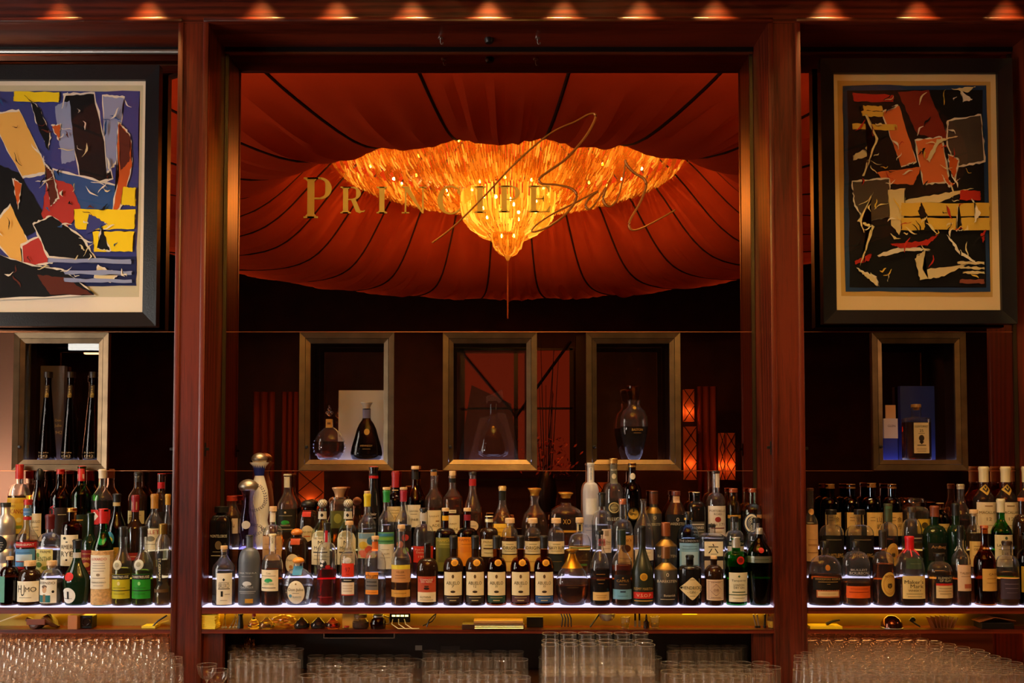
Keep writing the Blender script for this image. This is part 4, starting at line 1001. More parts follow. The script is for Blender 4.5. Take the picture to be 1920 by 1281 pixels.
# second row
B('decanter', 'ribbed silvery canister bottle with black disc label at left edge', 8, 2, 36, 944, 962, 978, 15, 'silver', None, ('cyl', '#2c2a28', 952, 18), [('o', -2, 13, 1004, 1036, '#141214', [('=', 1017, 14, '#d8d0c0'), ('=', 1021, 16, '#d8d0c0'), ('=', 1025, 12, '#d8d0c0')])], prof=[(35, 1079), (36, 1077), (36, 1056), (34, 1055), (36, 1054), (36, 1030), (34, 1029), (36, 1028), (36, 1004), (34, 1003), (36, 1002), (36, 982), (30, 972), (16, 966), (15, 944)])
B('aperitif_bottle', 'clear bottle with red cap, red band and blue harbour label', 50, 2, 39, 938, 985, 1013, 15, 'clear', ('damb', 1014), ('cyl', '#b01c1c', 948, 15), [('r', 0, 19, 1016, 1026, '#a81c22', [('PERNOD-GUMAT', 1021, 34, '#e8e0d0', 4)]), ('r', 0, 18, 1029, 1062, '#4f86b8', [('[]', 1045, 30, '#b9d0e0', 12), ('=', 1036, 24, '#1a2c50'), ('=', 1052, 26, '#8a3020', 2)]), ('r', 0, 18, 1061, 1066, '#a81c22'), ('r', 0, 8, 954, 968, '#4a78a8', [('=', 961, 12, '#c8d8e8')], 'neck_label'), ('r', 0, 8, 970, 976, '#b01c1c', [], 'neck_label')], st='s')
B('mint_liqueur_bottle', 'clear bottle with dark red capsule and yellow herb label', 92, 2, 46, 966, 1000, 1023, 15, 'clear', ('clr', 1024), ('capsule', '#5a1018', 993), [('r', -4, 17, 1029, 1073, '#cfc27a', [('PARMI', 1034, 18, '#3a3a1a', 5, 4), ('MENTHE', 1047, 30, '#3a4a1c', 8), ('o', 1058, 13, '#4a6a28', 10, -8), ('o', 1064, 16, '#7a8a3a', 8, 6), ('o', 1040, 8, '#5a7a30', 8, -11)])])
B('amaro_bottle', 'brown liquor bottle with gold cap and tall cream label', 133, 2, 37, 954, 978, 992, 16, 'amber', ('damb', 985), ('cyl', '#c79a4a', 961, 17, .6), [('r', -1, 17, 1003, 1060, '#e2d6b8', [('o', 1009, 6, BK, 5, -4), ('=', 1016, 4, BK, 2), ('AMERI', 1025, 24, BK, 8), ('RYE', 1038, 22, BK, 9), ('o', 1049, 4, BK)])])
B('amaro_bottle', 'black bottle with red label between rye and straw bottle', 168, 2, 30, 963, 1000, 1020, 13, 'dkgreen', None, ('cyl', BLKC, 975, 12), [('r', 0, 14, 1031, 1076, '#7a1a18', [('=', 1038, 18, '#d8b060'), ('AMARO', 1047, 20, '#d8b060', 5), ('o', 1058, 12, '#c08a3a', 9), ('=', 1070, 20, '#d8b060')])], st='s')
B('vermouth_bottle', 'dark green champagne shaped bottle with blue oval label', 217, 2, 36, 927, 952, 1000, 13, 'dgreen', ('dark', 985), ('capsule', '#12100f', 943), [('r', 0, 7, 941, 950, '#b8a070', [], 'neck_label'), ('o', -6, 9, 997, 1024, '#3a86a8', [('o', 1012, 12, '#d8c03a', 12)]), ('r', -2, 14, 1026, 1050, '#b98a28', [('=', 1036, 18)])], st='s')
B('fortified_wine_bottle', 'dark bottle with red capsule and slanted red label', 252, 2, 31, 930, 972, 994, 13, 'dbrown', None, ('capsule', '#8a1420', 961), [('r', 3, 12, 1036, 1050, '#8a2018', [('=', 1043, 18, '#e0c8a8')]), ('r', 0, 5, 942, 957, '#c9b088', [], 'neck_label')], st='s')
B('vermouth_bottle', 'clear wine aperitif bottle with gold capsule and cream label', 288, 2, 33, 928, 958, 985, 13, 'clear', ('straw', 990), ('capsule', '#b07a30', 955), [('r', 0, 15, 991, 1030, '#e3d8ba', [('LILLET', 998, 27, '#a8281c', 7), ('o', 1010, 14, '#7a7460', 10), ('=', 1020, 20)])], st='s')
B('liqueur_bottle', 'pale clear bottle with gold capsule half behind the left pillar', 313, 2, 15, 928, 958, 985, 9, 'clear', ('straw', 985), ('capsule', '#c9962e', 948), [('r', 0, 6, 1032, 1060, '#b9c79a')], st='s')
# back row
B('amaro_bottle', 'amber bottle with red cap and yellow figure label, far left', 34, 3, 40, 872, 908, 930, 14, 'clear', ('gold', 930), ('cyl', '#b8201c', 899, 14), [('r', 0, 18, 934, 1000, '#d8b23a', [('[]', 940, 34, '#c8941e', 8), ('AMARO', 949, 16, '#6a1a12', 4, -6), ('LUCANO', 959, 30, '#a02018', 8), ('o', 972, 9, '#7a4a1a', 12, -8), ('o', 975, 9, '#e0cf80', 9, 8), ('=', 988, 26, '#7a8a2a', 6)])])
B('amaro_bottle', 'dark brown bottle with round black cap and cream label', 72, 3, 30, 879, 905, 950, 15, 'brown', ('dark', 925), ('dome', BLKC, 901, 16), [('r', 0, 10, 963, 1014, '#d8c49a', [('BRAULIO', 978, 17, BK, 5), ('=', 988, 13), ('=', 994, 13), ('=', 1004, 12)]), ('r', -9, 4, 923, 944, '#d8c8a0', [('|1826', 934, 14, '#a02018', 3)], 'neck_label')], st='s')
B('amaro_bottle', 'amber bottle with red cap and red vertical lettering', 111, 3, 38, 881, 909, 938, 14, 'amber', ('dark', 938), ('cyl', '#b0241c', 890, 14), [('r', 1, 17, 952, 1010, '#2a1c18', [('^ZUCCA', 972, 50, '#c82028', 9, -8), ('o', 1003, 7, '#c8b890', 7, -3), ('=', 965, 12, '#c8b890', 1, 9)])], st='s')
B('herbal_liqueur_bottle', 'bright green bottle with tall red cap, back row left', 151, 3, 36, 875, 905, 930, 14, 'green', ('grn', 930), ('cyl', '#b81c1c', 903, 14), [('r', 0, 15, 965, 1010, '#1c2a18', [('=', 975, 20, '#b89a40', 2), ('o', 988, 14, '#b89a40')]), ('r', 0, 6, 890, 899, '#d8b8a8', [], 'neck_label')], st='s')
B('aperitif_bottle', 'yellow lit bottle with white capsule and red white triangle label', 190, 3, 38, 881, 910, 937, 13, 'clear', ('dark', 940), ('capsule', '#d8cdb8', 898), [('r', 1, 17, 956, 983, '#c82820', [('<>', 968, 16, '#e8e4da', 18, -8), ('M', 965, 7, '#1f6a2a', 6, 8)]), ('r', 0, 17, 985, 1015, '#2a1a14')], st='s')
B('fernet_bottle', 'dark bottle with black capsule behind the red capsule bottle', 257, 3, 33, 886, 912, 935, 13, 'dbrown', None, ('capsule', '#1a1614', 905), [('r', 0, 15, 958, 982, '#d2c08c', [('=', 966, 22), ('BIT', 972, 18, BK, 5)]), ('o', 0, 4, 890, 898, '#c8c0b0', [], 'neck_label')], st='s')
B('bitter_bottle', 'dark bottle with red cap and red neck band by pillar', 301, 3, 32, 889, 920, 940, 13, 'dbrown', None, ('cyl', '#a81c1c', 893, 14), [('r', 0, 7, 905, 917, '#b01c24', [], 'neck_label'), ('r', 0, 14, 960, 1000, '#1a1414', [('N', 965, 6, '#e0d8c8', 6, -4)])], st='s')
# ---------------------------------------------------------------- MIDDLE BAY, front row
B('mezcal_bottle', 'clear bottle with cork and small cream framed label, front corner', 419, 1, 42, 1025, 1040, 1068, 13, 'clear', ('clr', 1071), ('cork', 'cork', 1031, 13), [('r', 5, 13, 1074, 1132, '#e4dccb', [('<>', 1086, 5, BK, 6), ('=', 1091, 18), ('BRUXO', 1097, 18, BK, 9), ('=', 1103, 20, BK, 1.4), ('1', 1112, 4, BK, 10, -3), ('=', 1113, 8, BK, .8, 6), ('=', 1124, 12)]), ('r', -14, 4, 1115, 1125, '#2a2a30')], st='s')
B('tequila_bottle', 'dark grey frosted bottle with white printed sun', 467, 1, 40, 1005, 1028, 1055, 13, 'grey', None, ('cyl', '#2a2a2c', 1008, 14), [('r', 0, 18, 1070, 1130, None, [('CASA TEQUILA', 1074, 32, '#c8ccd4', 3), ('=', 1080, 20, '#a8acb4'), ('o', 1094, 16, '#c8ccd4', 10), ('[]', 1098, 18, '#14161c', 4), ('CASAMIGOS', 1100, 22, '#c8ccd4', 3.4), ('=', 1108, 30, '#a8acb4', 1.2), ('=', 1111, 26, '#a8acb4')]), ('r', 4, 7, 1121, 1129, '#b8862e')])
B('tequila_bottle', 'clear tequila bottle with cream label and green sun', 510, 1, 39, 1003, 1040, 1064, 13, 'clear', ('damb', 1068), ('cyl', '#d8c8a0', 1007, 14), [('r', -3, 17, 1068, 1107, '#e6d8ba', [('Casa', 1074, 8, BK, 3.4), ('=', 1079, 26), ('o', 1088, 15, '#1f9a58', 9), ('[]', 1091, 17, '#e6d8ba', 3), ('CASAMIGOS', 1094, 19, '#1f7a48', 2.8), ('=', 1101, 26, BK, 1.2)]), ('r', 1, 3.5, 1005, 1035, '#e0d6bc', [('|CM', 1015, 9, BK, 3)], 'neck_label')])
B('tequila_bottle', 'round clear tequila bottle with orange wooden ball stopper', 559, 1, 60, 1046, 1063, 1100, 17, 'clear', ('clr', 1098), ('dome', '#d98a2a', 1057, 22), [('r', 0, 8.5, 1062, 1078, '#3f86b0', [], 'neck_label'), ('o', -1, 16, 1088, 1131, '#e6dcc0', [('o', 1094, 3, '#8a6a30'), ('Don Julio', 1105, 27, BK, 6.5), ('=', 1111, 12), ('BLANCO', 1118, 15, '#4a86a0', 3.4, 2), ('o', 1116, 6, '#5a90a8', 6, -10)])], prof=[(34, 1134), (40, 1133), (53, 1122), (60, 1104), (59, 1092), (50, 1079), (34, 1071), (19, 1067), (17, 1064), (17, 1058), (15, 1053), (15, 1046)])
B('liqueur_bottle', 'clear bottle of bright red liqueur with black and white bird', 612, 1, 36, 982, 1018, 1044, 13, 'clear', ('red', 1068), ('cyl', '#100e10', 1000, 13), [('r', 0, 2.5, 996, 1018, '#b01c28', [], 'neck_label'), ('r', 0, 16, 1040, 1130, None, [('=', 1044, 18, '#4a4a48'), ('o', 1058, 13, '#141214', 15, -3), ('o', 1053, 7, '#e8e6e0', 6, -4), ('o', 1062, 9, '#b01c1c', 6, 5), ('o', 1060, 6, '#e8e6e0', 5, -6), ('=', 1118, 26, '#7a0c14', 1.2)])], st='r')
B('aquavit_bottle', 'tall clear bottle with orange red label above a white one', 654, 1, 34, 979, 1022, 1050, 12, 'clear', ('clr', 1095), ('cork', 'cork', 986, 15), [('r', 0, 11, 1056, 1081, '#d8381c', [('97', 1068, 9, '#7a1010', 9), ('=', 1076, 6, '#7a1010')]), ('r', 0, 11.5, 1084, 1091, '#1a1614', [('=', 1087, 14, '#e0d8c8', 1.2)]), ('r', 0, 11.5, 1091, 1113, '#e3d5c0', [('=', 1097, 18, '#8a6a5a'), ('=', 1102, 18, '#8a6a5a'), ('=', 1107, 16, '#8a6a5a')]), ('r', 0, 11.5, 1113, 1115, '#b8381c'), ('o', 0, 7, 1045, 1056, '#c8c0b8', [], 'glass_seal')], st='s')
B('rum_bottle', 'stocky clear rum bottle with orange and grey square label', 703, 1, 40, 1007, 1032, 1062, 12, 'clear', ('clr', 1075), ('cork', 'cork', 1013, 14), [('r', 0, 5.5, 1017, 1034, '#d06a28', [], 'neck_label'), ('r', -4, 12, 1072, 1084, '#e08a28', [('rhum', 1079, 23, BK, 9)]), ('r', -4, 12, 1084, 1105, '#6a6460', [('=', 1090, 18, '#2a2828', 2), ('=', 1097, 20, '#2a2828', 2)]), ('r', -4, 12, 1105, 1113, '#e08a28', [('=', 1109, 18, '#8a3a10')])], st='r')
B('rum_bottle', 'amber rum bottle with long neck and tan yellow label', 752, 1, 37, 986, 1022, 1052, 14, 'clear', ('amb', 1062), ('cork', 'cork', 993, 14), [('r', 0, 17, 1059, 1067, '#d8c23a'), ('r', 0, 17, 1067, 1091, '#c08a58', [('VELIER', 1072, 15, '#4a2a14', 3.4), ('=', 1078, 18, '#4a2a14'), ('=', 1083, 20, '#6a4424')]), ('r', 0, 17, 1105, 1118, '#c9923c', [('=', 1111, 22, '#6a4424')])], st='s')
B('rum_bottle', 'dark rum bottle with red banner label of a ship', 801, 1, 41, 1019, 1047, 1070, 13, 'dbrown', None, ('cyl', BLKC, 1022, 13), [('r', 0, 16.5, 1080, 1109, '#b04a2c', [('o', 1088, 28, '#a81c18', 11), ('COMPAGNIE', 1086, 23, '#e8d8b8', 3.6), ('DES INDES', 1090, 20, '#e8d8b8', 3.4), ('o', 1102, 10, '#2a1a14', 5), ('=', 1098, 8, '#2a1a14', 2)]), ('r', 0, 16.5, 1109, 1127, '#e2d2ae', [('GUYANA', 1118, 20, BK, 4.4, -2), ('=', 1123, 24)])])
def abuelo(px, desc, age, cap, glass, band, capc):
    B('rum_bottle', desc, px, 1, 38, 1006, 1045, 1068, 14, glass, ('damb', 1052) if glass == 'amber' else None, ('capsule', capc, 1030), [('o', 3, 6.5, 1049, 1061, '#c88a1c', [('o', 1055, 8, '#a8701a', 8)], 'gold_seal'), ('r', 0, 16, 1072, 1115, '#dfcfa6', [('o', 1080, 4.5, '#5a4428', 7), ('ABUELO', 1092, 24, BK, 6), (age, 1098, 5 if len(age) < 3 else 7, BK, 4.4), ('o', 1108, 9, '#3a2a1a', 4.5)]), ('r', 0, 16, 1116, 1128, band, [('=', 1119, 22, '#c8b88a'), ('=', 1124, 12, '#c8b88a', 1.4)])])
abuelo(850, 'dark rum bottle with cream crest label, brown band, first of five', '7', None, 'dbrown', '#2a1c18', '#15110f')
abuelo(891, 'dark rum bottle with cream crest label, brown band, second of five', '12', None, 'dbrown', '#2a2018', '#15110f')
abuelo(931, 'amber rum bottle with cream crest label and green band', 'XV', None, 'amber', '#1f3a2a', '#1a1512')
abuelo(976, 'amber rum bottle with cream crest label and plum band', 'XV', None, 'amber', '#4a2a30', '#1a1512')
abuelo(1020, 'amber rum bottle with cream crest label and blue band', 'XV', None, 'amber', '#2a4a78', '#1a1512')
B('decanter', 'rounded clear decanter with flared gold neck and amber spirit', 1073, 1, 61, 1031, 1046, 1090, 12, 'clear', ('damb', 1098), ('flare', '#c08a2a', 1037, 25, .9), [('r', 0, 22, 1094, 1104, None, [('=', 1096, 26, '#5a3a1c'), ('LEGADO', 1100, 20, '#5a3a1c', 3)])], prof=[(40, 1134), (46, 1132), (59, 1115), (61, 1100), (59, 1086), (51, 1073), (38, 1065), (24, 1055), (15, 1044), (12, 1038), (12, 1034)],
  extra=lambda o: MB().lathe([(interp(o.side, o.zz(y_))+.0009, o.zz(y_)) for y_ in (1066, 1063, 1059, 1055, 1050, 1044, 1039)], 28, o.n, o.dr).obj('gold_collar', colm('#c08a2a', .3, .9), o.e, True))
B('cognac_bottle', 'conical clear bottle of dark cognac with black stopper', 1125, 1, 37, 997, 1020, 1066, 12, 'clear', ('dark', 1068), ('cyl', BLKC, 1004, 14), [('r', 1, 15, 1109, 1124, '#d8b06a', [('=', 1115, 20, '#8a5a2a'), ('=', 1119, 16, '#8a5a2a')]), ('r', 0, 12, 1070, 1100, None, [('=', 1076, 16, '#a8783a'), ('FRAPIN', 1086, 14, '#a8783a', 3), ('=', 1093, 10, '#a8783a')])], st='s')
B('cognac_bottle', 'amber bottle with green cap and light blue lower label', 1166, 1, 38, 995, 1024, 1058, 12, 'clear', ('damb', 1060), ('cyl', '#1c2a20', 1023, 16), [('r', 0, 15, 1077, 1104, '#1c1618', [('<>', 1083, 4, '#a87a30'), ('CAMUS', 1088, 22, '#a87a30', 4.4), ('=', 1095, 14, '#8a6a3a')]), ('r', 0, 17, 1104, 1122, '#6aa0c0', [('[]', 1108, 10, '#2a3a50', 3), ('=', 1116, 18, '#2a4a68')])], st='s')
B('cognac_bottle', 'frosted olive cognac bottle with red lower band and gold seal', 1205, 1, 41, 988, 1025, 1078, 12, 'olive', None, ('capsule', '#16140f', 1024), [('o', 0, 7, 1074, 1088, '#c8962a', [('o', 1081, 10, '#a87a20')], 'gold_seal'), ('r', 0, 18, 1098, 1108, None, [('REMY MARTIN', 1103, 34, '#a88a4a', 5)]), ('r', 0, 18, 1109, 1121, '#c0281c', [('V.S.O.P', 1115, 26, '#e0b89a', 6)]), ('r', 0, 17, 1124, 1126, '#a8883a')], st='s', dr=.8)
def barek(name, desc, px, tier, w, ytop, yneck, ysh, nw, ybot, txt_y, cope, cols):
    B(name, desc, px, tier, w, ytop, yneck, ysh, nw, 'matte', None, ('cyl', cope, yneck-(8 if tier == 1 else 6), nw+2, .6), [('r', 0, w*.45, txt_y-16, txt_y+4, None, [('0', txt_y-12, 5, cols, 7), ('BAREKSTEN', txt_y, w*.82, cols, 4.8)]), ('r', 0, w*.45, txt_y+10, txt_y+40, None, [('Botanisk', txt_y+26, w*.5, cols, 4, 4), ('=', txt_y+33, w*.6, cols)] if tier == 1 else [])],
      st='c', extra=lambda o: MB().lathe([(interp(o.side, o.zz(ysh+1))+.0008, o.zz(ysh+1)), (interp(o.side, o.zz(ysh-1))+.0008, o.zz(ysh-1)), (interp(o.side, o.zz(yneck))+.0008, o.zz(yneck))], 28, o.n, o.dr).obj('gold_shoulder', colm('#8a6426', .38, .85), o.e, True))
barek('gin_bottle', 'matte black cylinder gin bottle with gold shoulder, front row', 1249, 1, 43, 1026, 1056, 1068, 15, 1134, 1089, '#8a5a34', '#c8bca8')
B('gin_bottle', 'black apothecary gin bottle with cream diamond label', 1294, 1, 42, 1042, 1060, 1068, 14, 'black', None, ('cyl', '#141214', 1050, 14), [('d', 1, 23, 1080, 1125, '#d8c496', [('=', 1086, 10), ('HENDRICKS', 1101, 36, BK, 6), ('- GIN -', 1109, 18, BK, 4.4), ('=', 1116, 10)])], st='r')
B('gin_bottle', 'small amber black apothecary bottle with stamp label and cork', 1339, 1, 35, 1044, 1060, 1080, 12, 'dbrown', None, ('cork', 'cork', 1049, 12), [('r', 0, 15.5, 1086, 1124, '#d6bda0', [('[]', 1105, 27, '#9a7a6a', 33), ('[]', 1105, 25, '#d6bda0', 31), ('<>', 1105, 23, '#8a6a60', 25), ('<>', 1105, 19, '#d6bda0', 21), ('o', 1106, 11, '#7a5a50', 9), ('=', 1091, 18, '#5a3a30', 1.4), ('=', 1119, 18, '#5a3a30', 1.4)])], st='r')
B('gin_bottle', 'bright green gin bottle with silver cap and white label', 1381, 1, 43, 1009, 1034, 1052, 16, 'green', ('grn', 1050), ('cyl', '#b8b0a4', 1028, 16, .6), [('o', 4, 7, 1043, 1058, '#b8241c', [('o', 1050, 9, '#7a1410')], 'wax_seal'), ('r', 1, 17, 1073, 1127, '#d9d2b8', [('<>', 1080, 5, '#3a5a3a'), ('Tanqueray', 1088, 26, '#1a2a1c', 5), ('LONDON', 1096, 19, BK, 4), ('DRY GIN', 1101, 19, BK, 4), ('=', 1109, 24, '#4a5a40', 2), ('[]', 1114, 34, '#2a4a2a', 1.6), ('=', 1120, 22)])], st='f', rb=.9)
B('gin_bottle', 'fluted dark green gin bottle with silver waist band', 1425, 1, 46, 992, 1010, 1045, 13, 'dgreen', ('grn', 1080), ('cyl', '#b8b0a4', 1003, 13, .6), [('o', -1, 5, 1027, 1037, '#a8241c', [], 'wax_seal'), ('r', 0, 22.5, 1043, 1055, '#8a8a78', [('=', 1049, 26, '#3a4a34', 1.2)], 'silver_band', .7)], prof=[(36, 1134), (38, 1131), (44, 1090), (46, 1060), (46, 1044), (42, 1032), (26, 1020), (15, 1012), (13, 1006), (13, 992)], seg=16)
# second row
B('mezcal_bottle', 'square black mezcal bottle with white lettering beside the pillar', 414, 2, 37, 951, 965, 985, 16, 'black', None, ('cyl', '#100e0e', 962, 26), [('r', 0, 17, 1000, 1010, None, [('MONTELOBOS', 1005, 30, '#c8c0b0', 5.4)]), ('r', 0, 14, 1012, 1045, None, [('o', 1022, 12, '#6a5a44', 16), ('=', 1034, 20, '#a89a80'), ('=', 1041, 26, '#a89a80', 1.6)])], n=5)
B('tequila_bottle', 'clear hourglass tequila bottle with silver dome cap and violet foot', 464, 2, 38, 900, 921, 930, 26, 'violet', ('clr', 1040), ('dome', '#b8ac98', 921, 37, .95), [('o', 0, 8, 977, 992, '#b8b0a8', [], 'glass_seal')], prof=[(37, 1079), (39, 1076), (38, 1060), (33, 1025), (29, 1012), (34, 1000), (35, 990), (30, 970), (22, 950), (19, 935), (24, 926), (28, 921), (26, 918), (24, 910)])
B('tequila_bottle', 'amber tequila bottle with tan paper label and short cork', 511, 2, 37, 951, 985, 1004, 12, 'clear', ('amb', 1004), ('cork', 'cork', 960, 14), [('r', 0, 17.5, 1005, 1050, '#c99a66', [('=', 1020, 24, '#8a5a34'), ('=', 1030, 26, '#8a5a34')]), ('r', 0, 5, 962, 980, '#d8ccb4', [], 'neck_label')])
B('tequila_bottle', 'brown tequila bottle with orange dome stopper and oval label', 556, 2, 44, 992, 1007, 1028, 17, 'dbrown', None, ('dome', '#d07a24', 1004, 22), [('r', 0, 8.5, 1010, 1021, '#b84a24', [], 'neck_label'), ('o', -4, 14, 1038, 1074, '#dccba0', [('Don Julio', 1050, 22, BK, 5), ('o', 1062, 7, '#b87a3a', 7, -3), ('=', 1067, 12)])])
def arch(px, desc):
    B('mezcal_bottle', desc, px, 2, 41, 937, 970, 1005, 15, 'pale', ('straw', 1010), ('ball', '#dcd2b8', 954, 18), [('r', 0, 8.5, 960, 974, '#cfc6ae', [('<>', 967, 6, BK, 8)], 'neck_label'), ('a', -1, 17, 995, 1058, '#dccfa6', [('DEL MAGUEY', 1009, 24, BK, 3.4), ('M', 1017, 8, BK, 7), ('Mezcal', 1027, 22, BK, 6), ('=', 1035, 26, BK, 2), ('=', 1041, 22), ('=', 1048, 24)])], st='s')
arch(604, 'pale bottle with patterned ball stopper and arched label, left of its twin')
arch(652, 'pale bottle with patterned ball stopper and arched label, right of its twin')
B('rum_bottle', 'clear bottle with yellow capsule and painted flower label', 688, 2, 34, 927, 962, 985, 12, 'clear', ('clr', 992), ('capsule', '#d8c020', 951), [('r', 0, 16, 999, 1046, '#cfc9a0', [('[]', 1005, 28, '#7aa0b8', 10), ('o', 1014, 12, '#3a6a8a', 14, 8), ('o', 1022, 16, '#d8b83a', 14, -5), ('o', 1030, 14, '#c8503c', 14, 5), ('o', 1036, 16, '#d87a6a', 10, -6), ('=', 1026, 22, '#3a3a2a', 1.4), ('o', 1042, 20, '#d8705a', 6)])], st='s', extra=lambda o: cork_top(o, 12))
B('rum_bottle', 'clear bottle with green capsule and green hills label', 724, 2, 31, 920, 955, 978, 12, 'clear', ('clr', 985), ('capsule', '#1f8a38', 943), [('r', 0, 15, 998, 1020, '#5a9a6a', [('[]', 1003, 28, '#3a7a9a', 5), ('[]', 1010, 28, '#7ab04a', 5), ('=', 1015, 26, '#2f6a3a', 2)]), ('r', 0, 15, 1020, 1066, '#ddd6c4', [('=', 1030, 14, '#8a7a6a'), ('RHUM', 1038, 14, '#6a5a4a', 3.6), ('=', 1045, 18, '#8a7a6a')])], st='s', extra=lambda o: cork_top(o, 14))
B('rum_bottle', 'clear bottle with red capsule and dark flower label', 756, 2, 31, 920, 955, 978, 12, 'clear', ('clr', 985), ('capsule', '#9a1c30', 942), [('r', 0, 15, 996, 1050, '#2a1c1c', [('o', 1008, 12, '#b83a30', 12, 5), ('o', 1020, 14, '#c8683a', 12, -4), ('o', 1032, 10, '#7a9a4a', 12, 6), ('=', 1044, 18, '#d8c8a0')])], st='s', extra=lambda o: cork_top(o, 14))
B('rum_bottle', 'round shouldered clear rum bottle with black cap and red label', 794, 2, 40, 954, 984, 1010, 14, 'clear', ('red', 1026), ('cyl', BLKC, 961, 14), [('r', 0, 6.5, 963, 978, '#b8b0a4', [], 'neck_label'), ('r', 0, 18, 1024, 1054, '#c8301c', [('Port Morant', 1030, 28, '#e0b898', 3.6), ('Demerara', 1035, 24, '#e0b898', 3.6), ('1999', 1043, 16, '#e0b898', 4)])])
B('rum_bottle', 'dark rum bottle with yellow neck band and olive label', 835, 2, 39, 954, 990, 1005, 12, 'brown', ('damb', 1002), ('cork', 'cork', 960, 14), [('r', 0, 6.5, 968, 977, '#e0a41c', [], 'neck_label'), ('r', 0, 17, 1008, 1070, '#7a742c', [('HAMPDEN', 1013, 28, '#c8a83a', 5), ('=', 1020, 20, '#c8b86a'), ('[]', 1040, 24, '#5a5a22', 26)])])
B('rum_bottle', 'dark rum bottle with red neck band and orange label', 876, 2, 39, 954, 990, 1005, 12, 'brown', ('damb', 1002), ('cork', 'cork', 960, 14), [('r', 0, 6.5, 966, 977, '#8a1a28', [], 'neck_label'), ('r', 0, 17, 1007, 1060, '#e0861c', [('HAMPDEN', 1012, 28, '#8a3a10', 5), ('=', 1020, 20, '#8a3a10'), ('[]', 1030, 24, '#d87818', 10)])])
B('rum_bottle', 'dark square shouldered rum bottle with cream wave label', 917, 2, 34, 969, 990, 1000, 14, 'dbrown', None, ('cyl', '#ddd0a8', 980, 15), [('r', 0, 14, 1011, 1043, '#d8c692', [('PRINCE', 1016, 20, '#7a5a2a', 4), ('=', 1022, 16), ('[]', 1028, 20, '#4a3018', 2.4), ('=', 1036, 18)])])
def orig(px, desc, word, wd, liq, glass='clear'):
    B('rum_bottle', desc, px, 2, 31, 973, 990, 1007, 13, glass, liq, ('cork', 'cork', 982, 18), [('r', 0, 14.5, 1015, 1038, '#e2d2a6', [('=', 1020, 14), (word, 1027, wd, BK, 6), ('=', 1033, 20)]), ('r', 0, 14.5, 1040, 1070, '#d8b25a' if liq[0] != 'dark' else '#22282a', [('=', 1052, 20, '#8a6a2a')])])
orig(956, 'amber rum bottle with wide wooden stopper, left of matching pair', 'ORIGIN', 26, ('amb', 1008))
orig(999, 'amber rum bottle with wide wooden stopper, right of matching pair', 'ORIGIN', 26, ('amb', 1008))
orig(1043, 'dark rum bottle with wide wooden stopper beside the gold neck decanter', 'NAVY RUM', 28, ('dark', 1038))
B('rum_bottle', 'clear golden rum bottle with cork and palm leaf print', 1087, 2, 43, 972, 1000, 1024, 14, 'clear', ('gold', 1024), ('cork', 'cork', 981, 15), [('r', 0, 5, 983, 997, '#c8b88a', [('[]', 990, 4, BK, 12)], 'neck_label'), ('r', 0, 19, 1030, 1070, None, [('[]', 1027, 36, '#5a6a2a', 3), ('ST ISLAND', 1042, 32, '#4a3018', 6), ('=', 1050, 28, '#6a5a2a'), ('=', 1058, 24, '#4a6a2a', 4)])])
B('vodka_bottle', 'clear vodka bottle with black cap and red emblem on paper label', 1129, 2, 38, 925, 958, 980, 13, 'clear', ('clr', 985), ('cyl', BLKC, 951, 13), [('r', 7, 9, 992, 1036, '#ddc9b8', [('[]', 1000, 8, '#a89888', 10, 0), ('=', 1020, 14, '#8a6a5a'), ('=', 1028, 12, '#8a6a5a')]), ('r', -3, 7, 1010, 1023, '#a81c24', [('K', 1016, 6, '#1a1012', 8)]), ('r', 3, 13, 1012, 1020, None, [('Ketel One', 1016, 22, '#1a1012', 5)])])
B('vodka_bottle', 'clear round shouldered vodka bottle with copper cap and tan label', 1168, 2, 39, 937, 975, 1000, 14, 'clear', ('clr', 1000), ('cyl', '#b0684a', 947, 14, .7), [('r', 4, 15, 1004, 1066, '#cf9a52', [("Tito's", 1012, 20, '#6a2a1a', 6), ('o', 1028, 18, '#4a2412', 14), ('Handmade', 1046, 24, '#5a3014', 4), ('=', 1054, 22, '#5a3014')])])
B('vodka_bottle', 'empty looking fluted clear cone bottle behind the red band cognac', 1207, 2, 38, 937, 955, 1000, 11, 'clear', ('clr', 1030), ('glass', '#ffffff', 941, 12), [('r', 0, 17, 1030, 1050, '#d9cfc4', [('=', 1036, 22, '#8a7a74'), ('=', 1042, 18, '#8a7a74')])], st='s', seg=14)
barek('gin_bottle', 'matte black gin bottle with copper cap and gold shoulder, second row', 1249, 2, 41, 981, 1012, 1024, 15, 1079, 1042, '#a05a34', '#b8ac98')
B('gin_bottle', 'domed bottle with pale blue label and black gold cap', 1291, 2, 42, 961, 985, 1012, 15, 'blue', ('clr', 1010), ('cyl', '#14110f', 976, 14), [('r', 0, 19, 1010, 1018, '#101012', [('THE LONDON N.1', 1014, 36, '#b8b8c0', 4)]), ('r', 0, 18, 1018, 1062, '#7fb2dc', [('=', 1024, 26, '#3a5a8a'), ('=', 1029, 28, '#3a5a8a'), ('[]', 1046, 30, '#a8cdea', 24)]), ('r', 0, 7.5, 972, 976, '#c8a040', [], 'neck_label', .6)])
B('gin_bottle', 'six sided clear gin bottle with cream label and brush character', 1335, 2, 46, 984, 1000, 1008, 13, 'clear', ('clr', 1010), ('cyl', '#141214', 990, 13), [('r', 0, 17, 1015, 1042, '#ddd2b4', [('六', 1028, 18, '#12100f', 18, -1), ('=', 1038, 12)]), ('r', 0, 17, 1050, 1066, '#b8a898', [('=', 1058, 20, '#6a5a50')])], n=4, st='r')
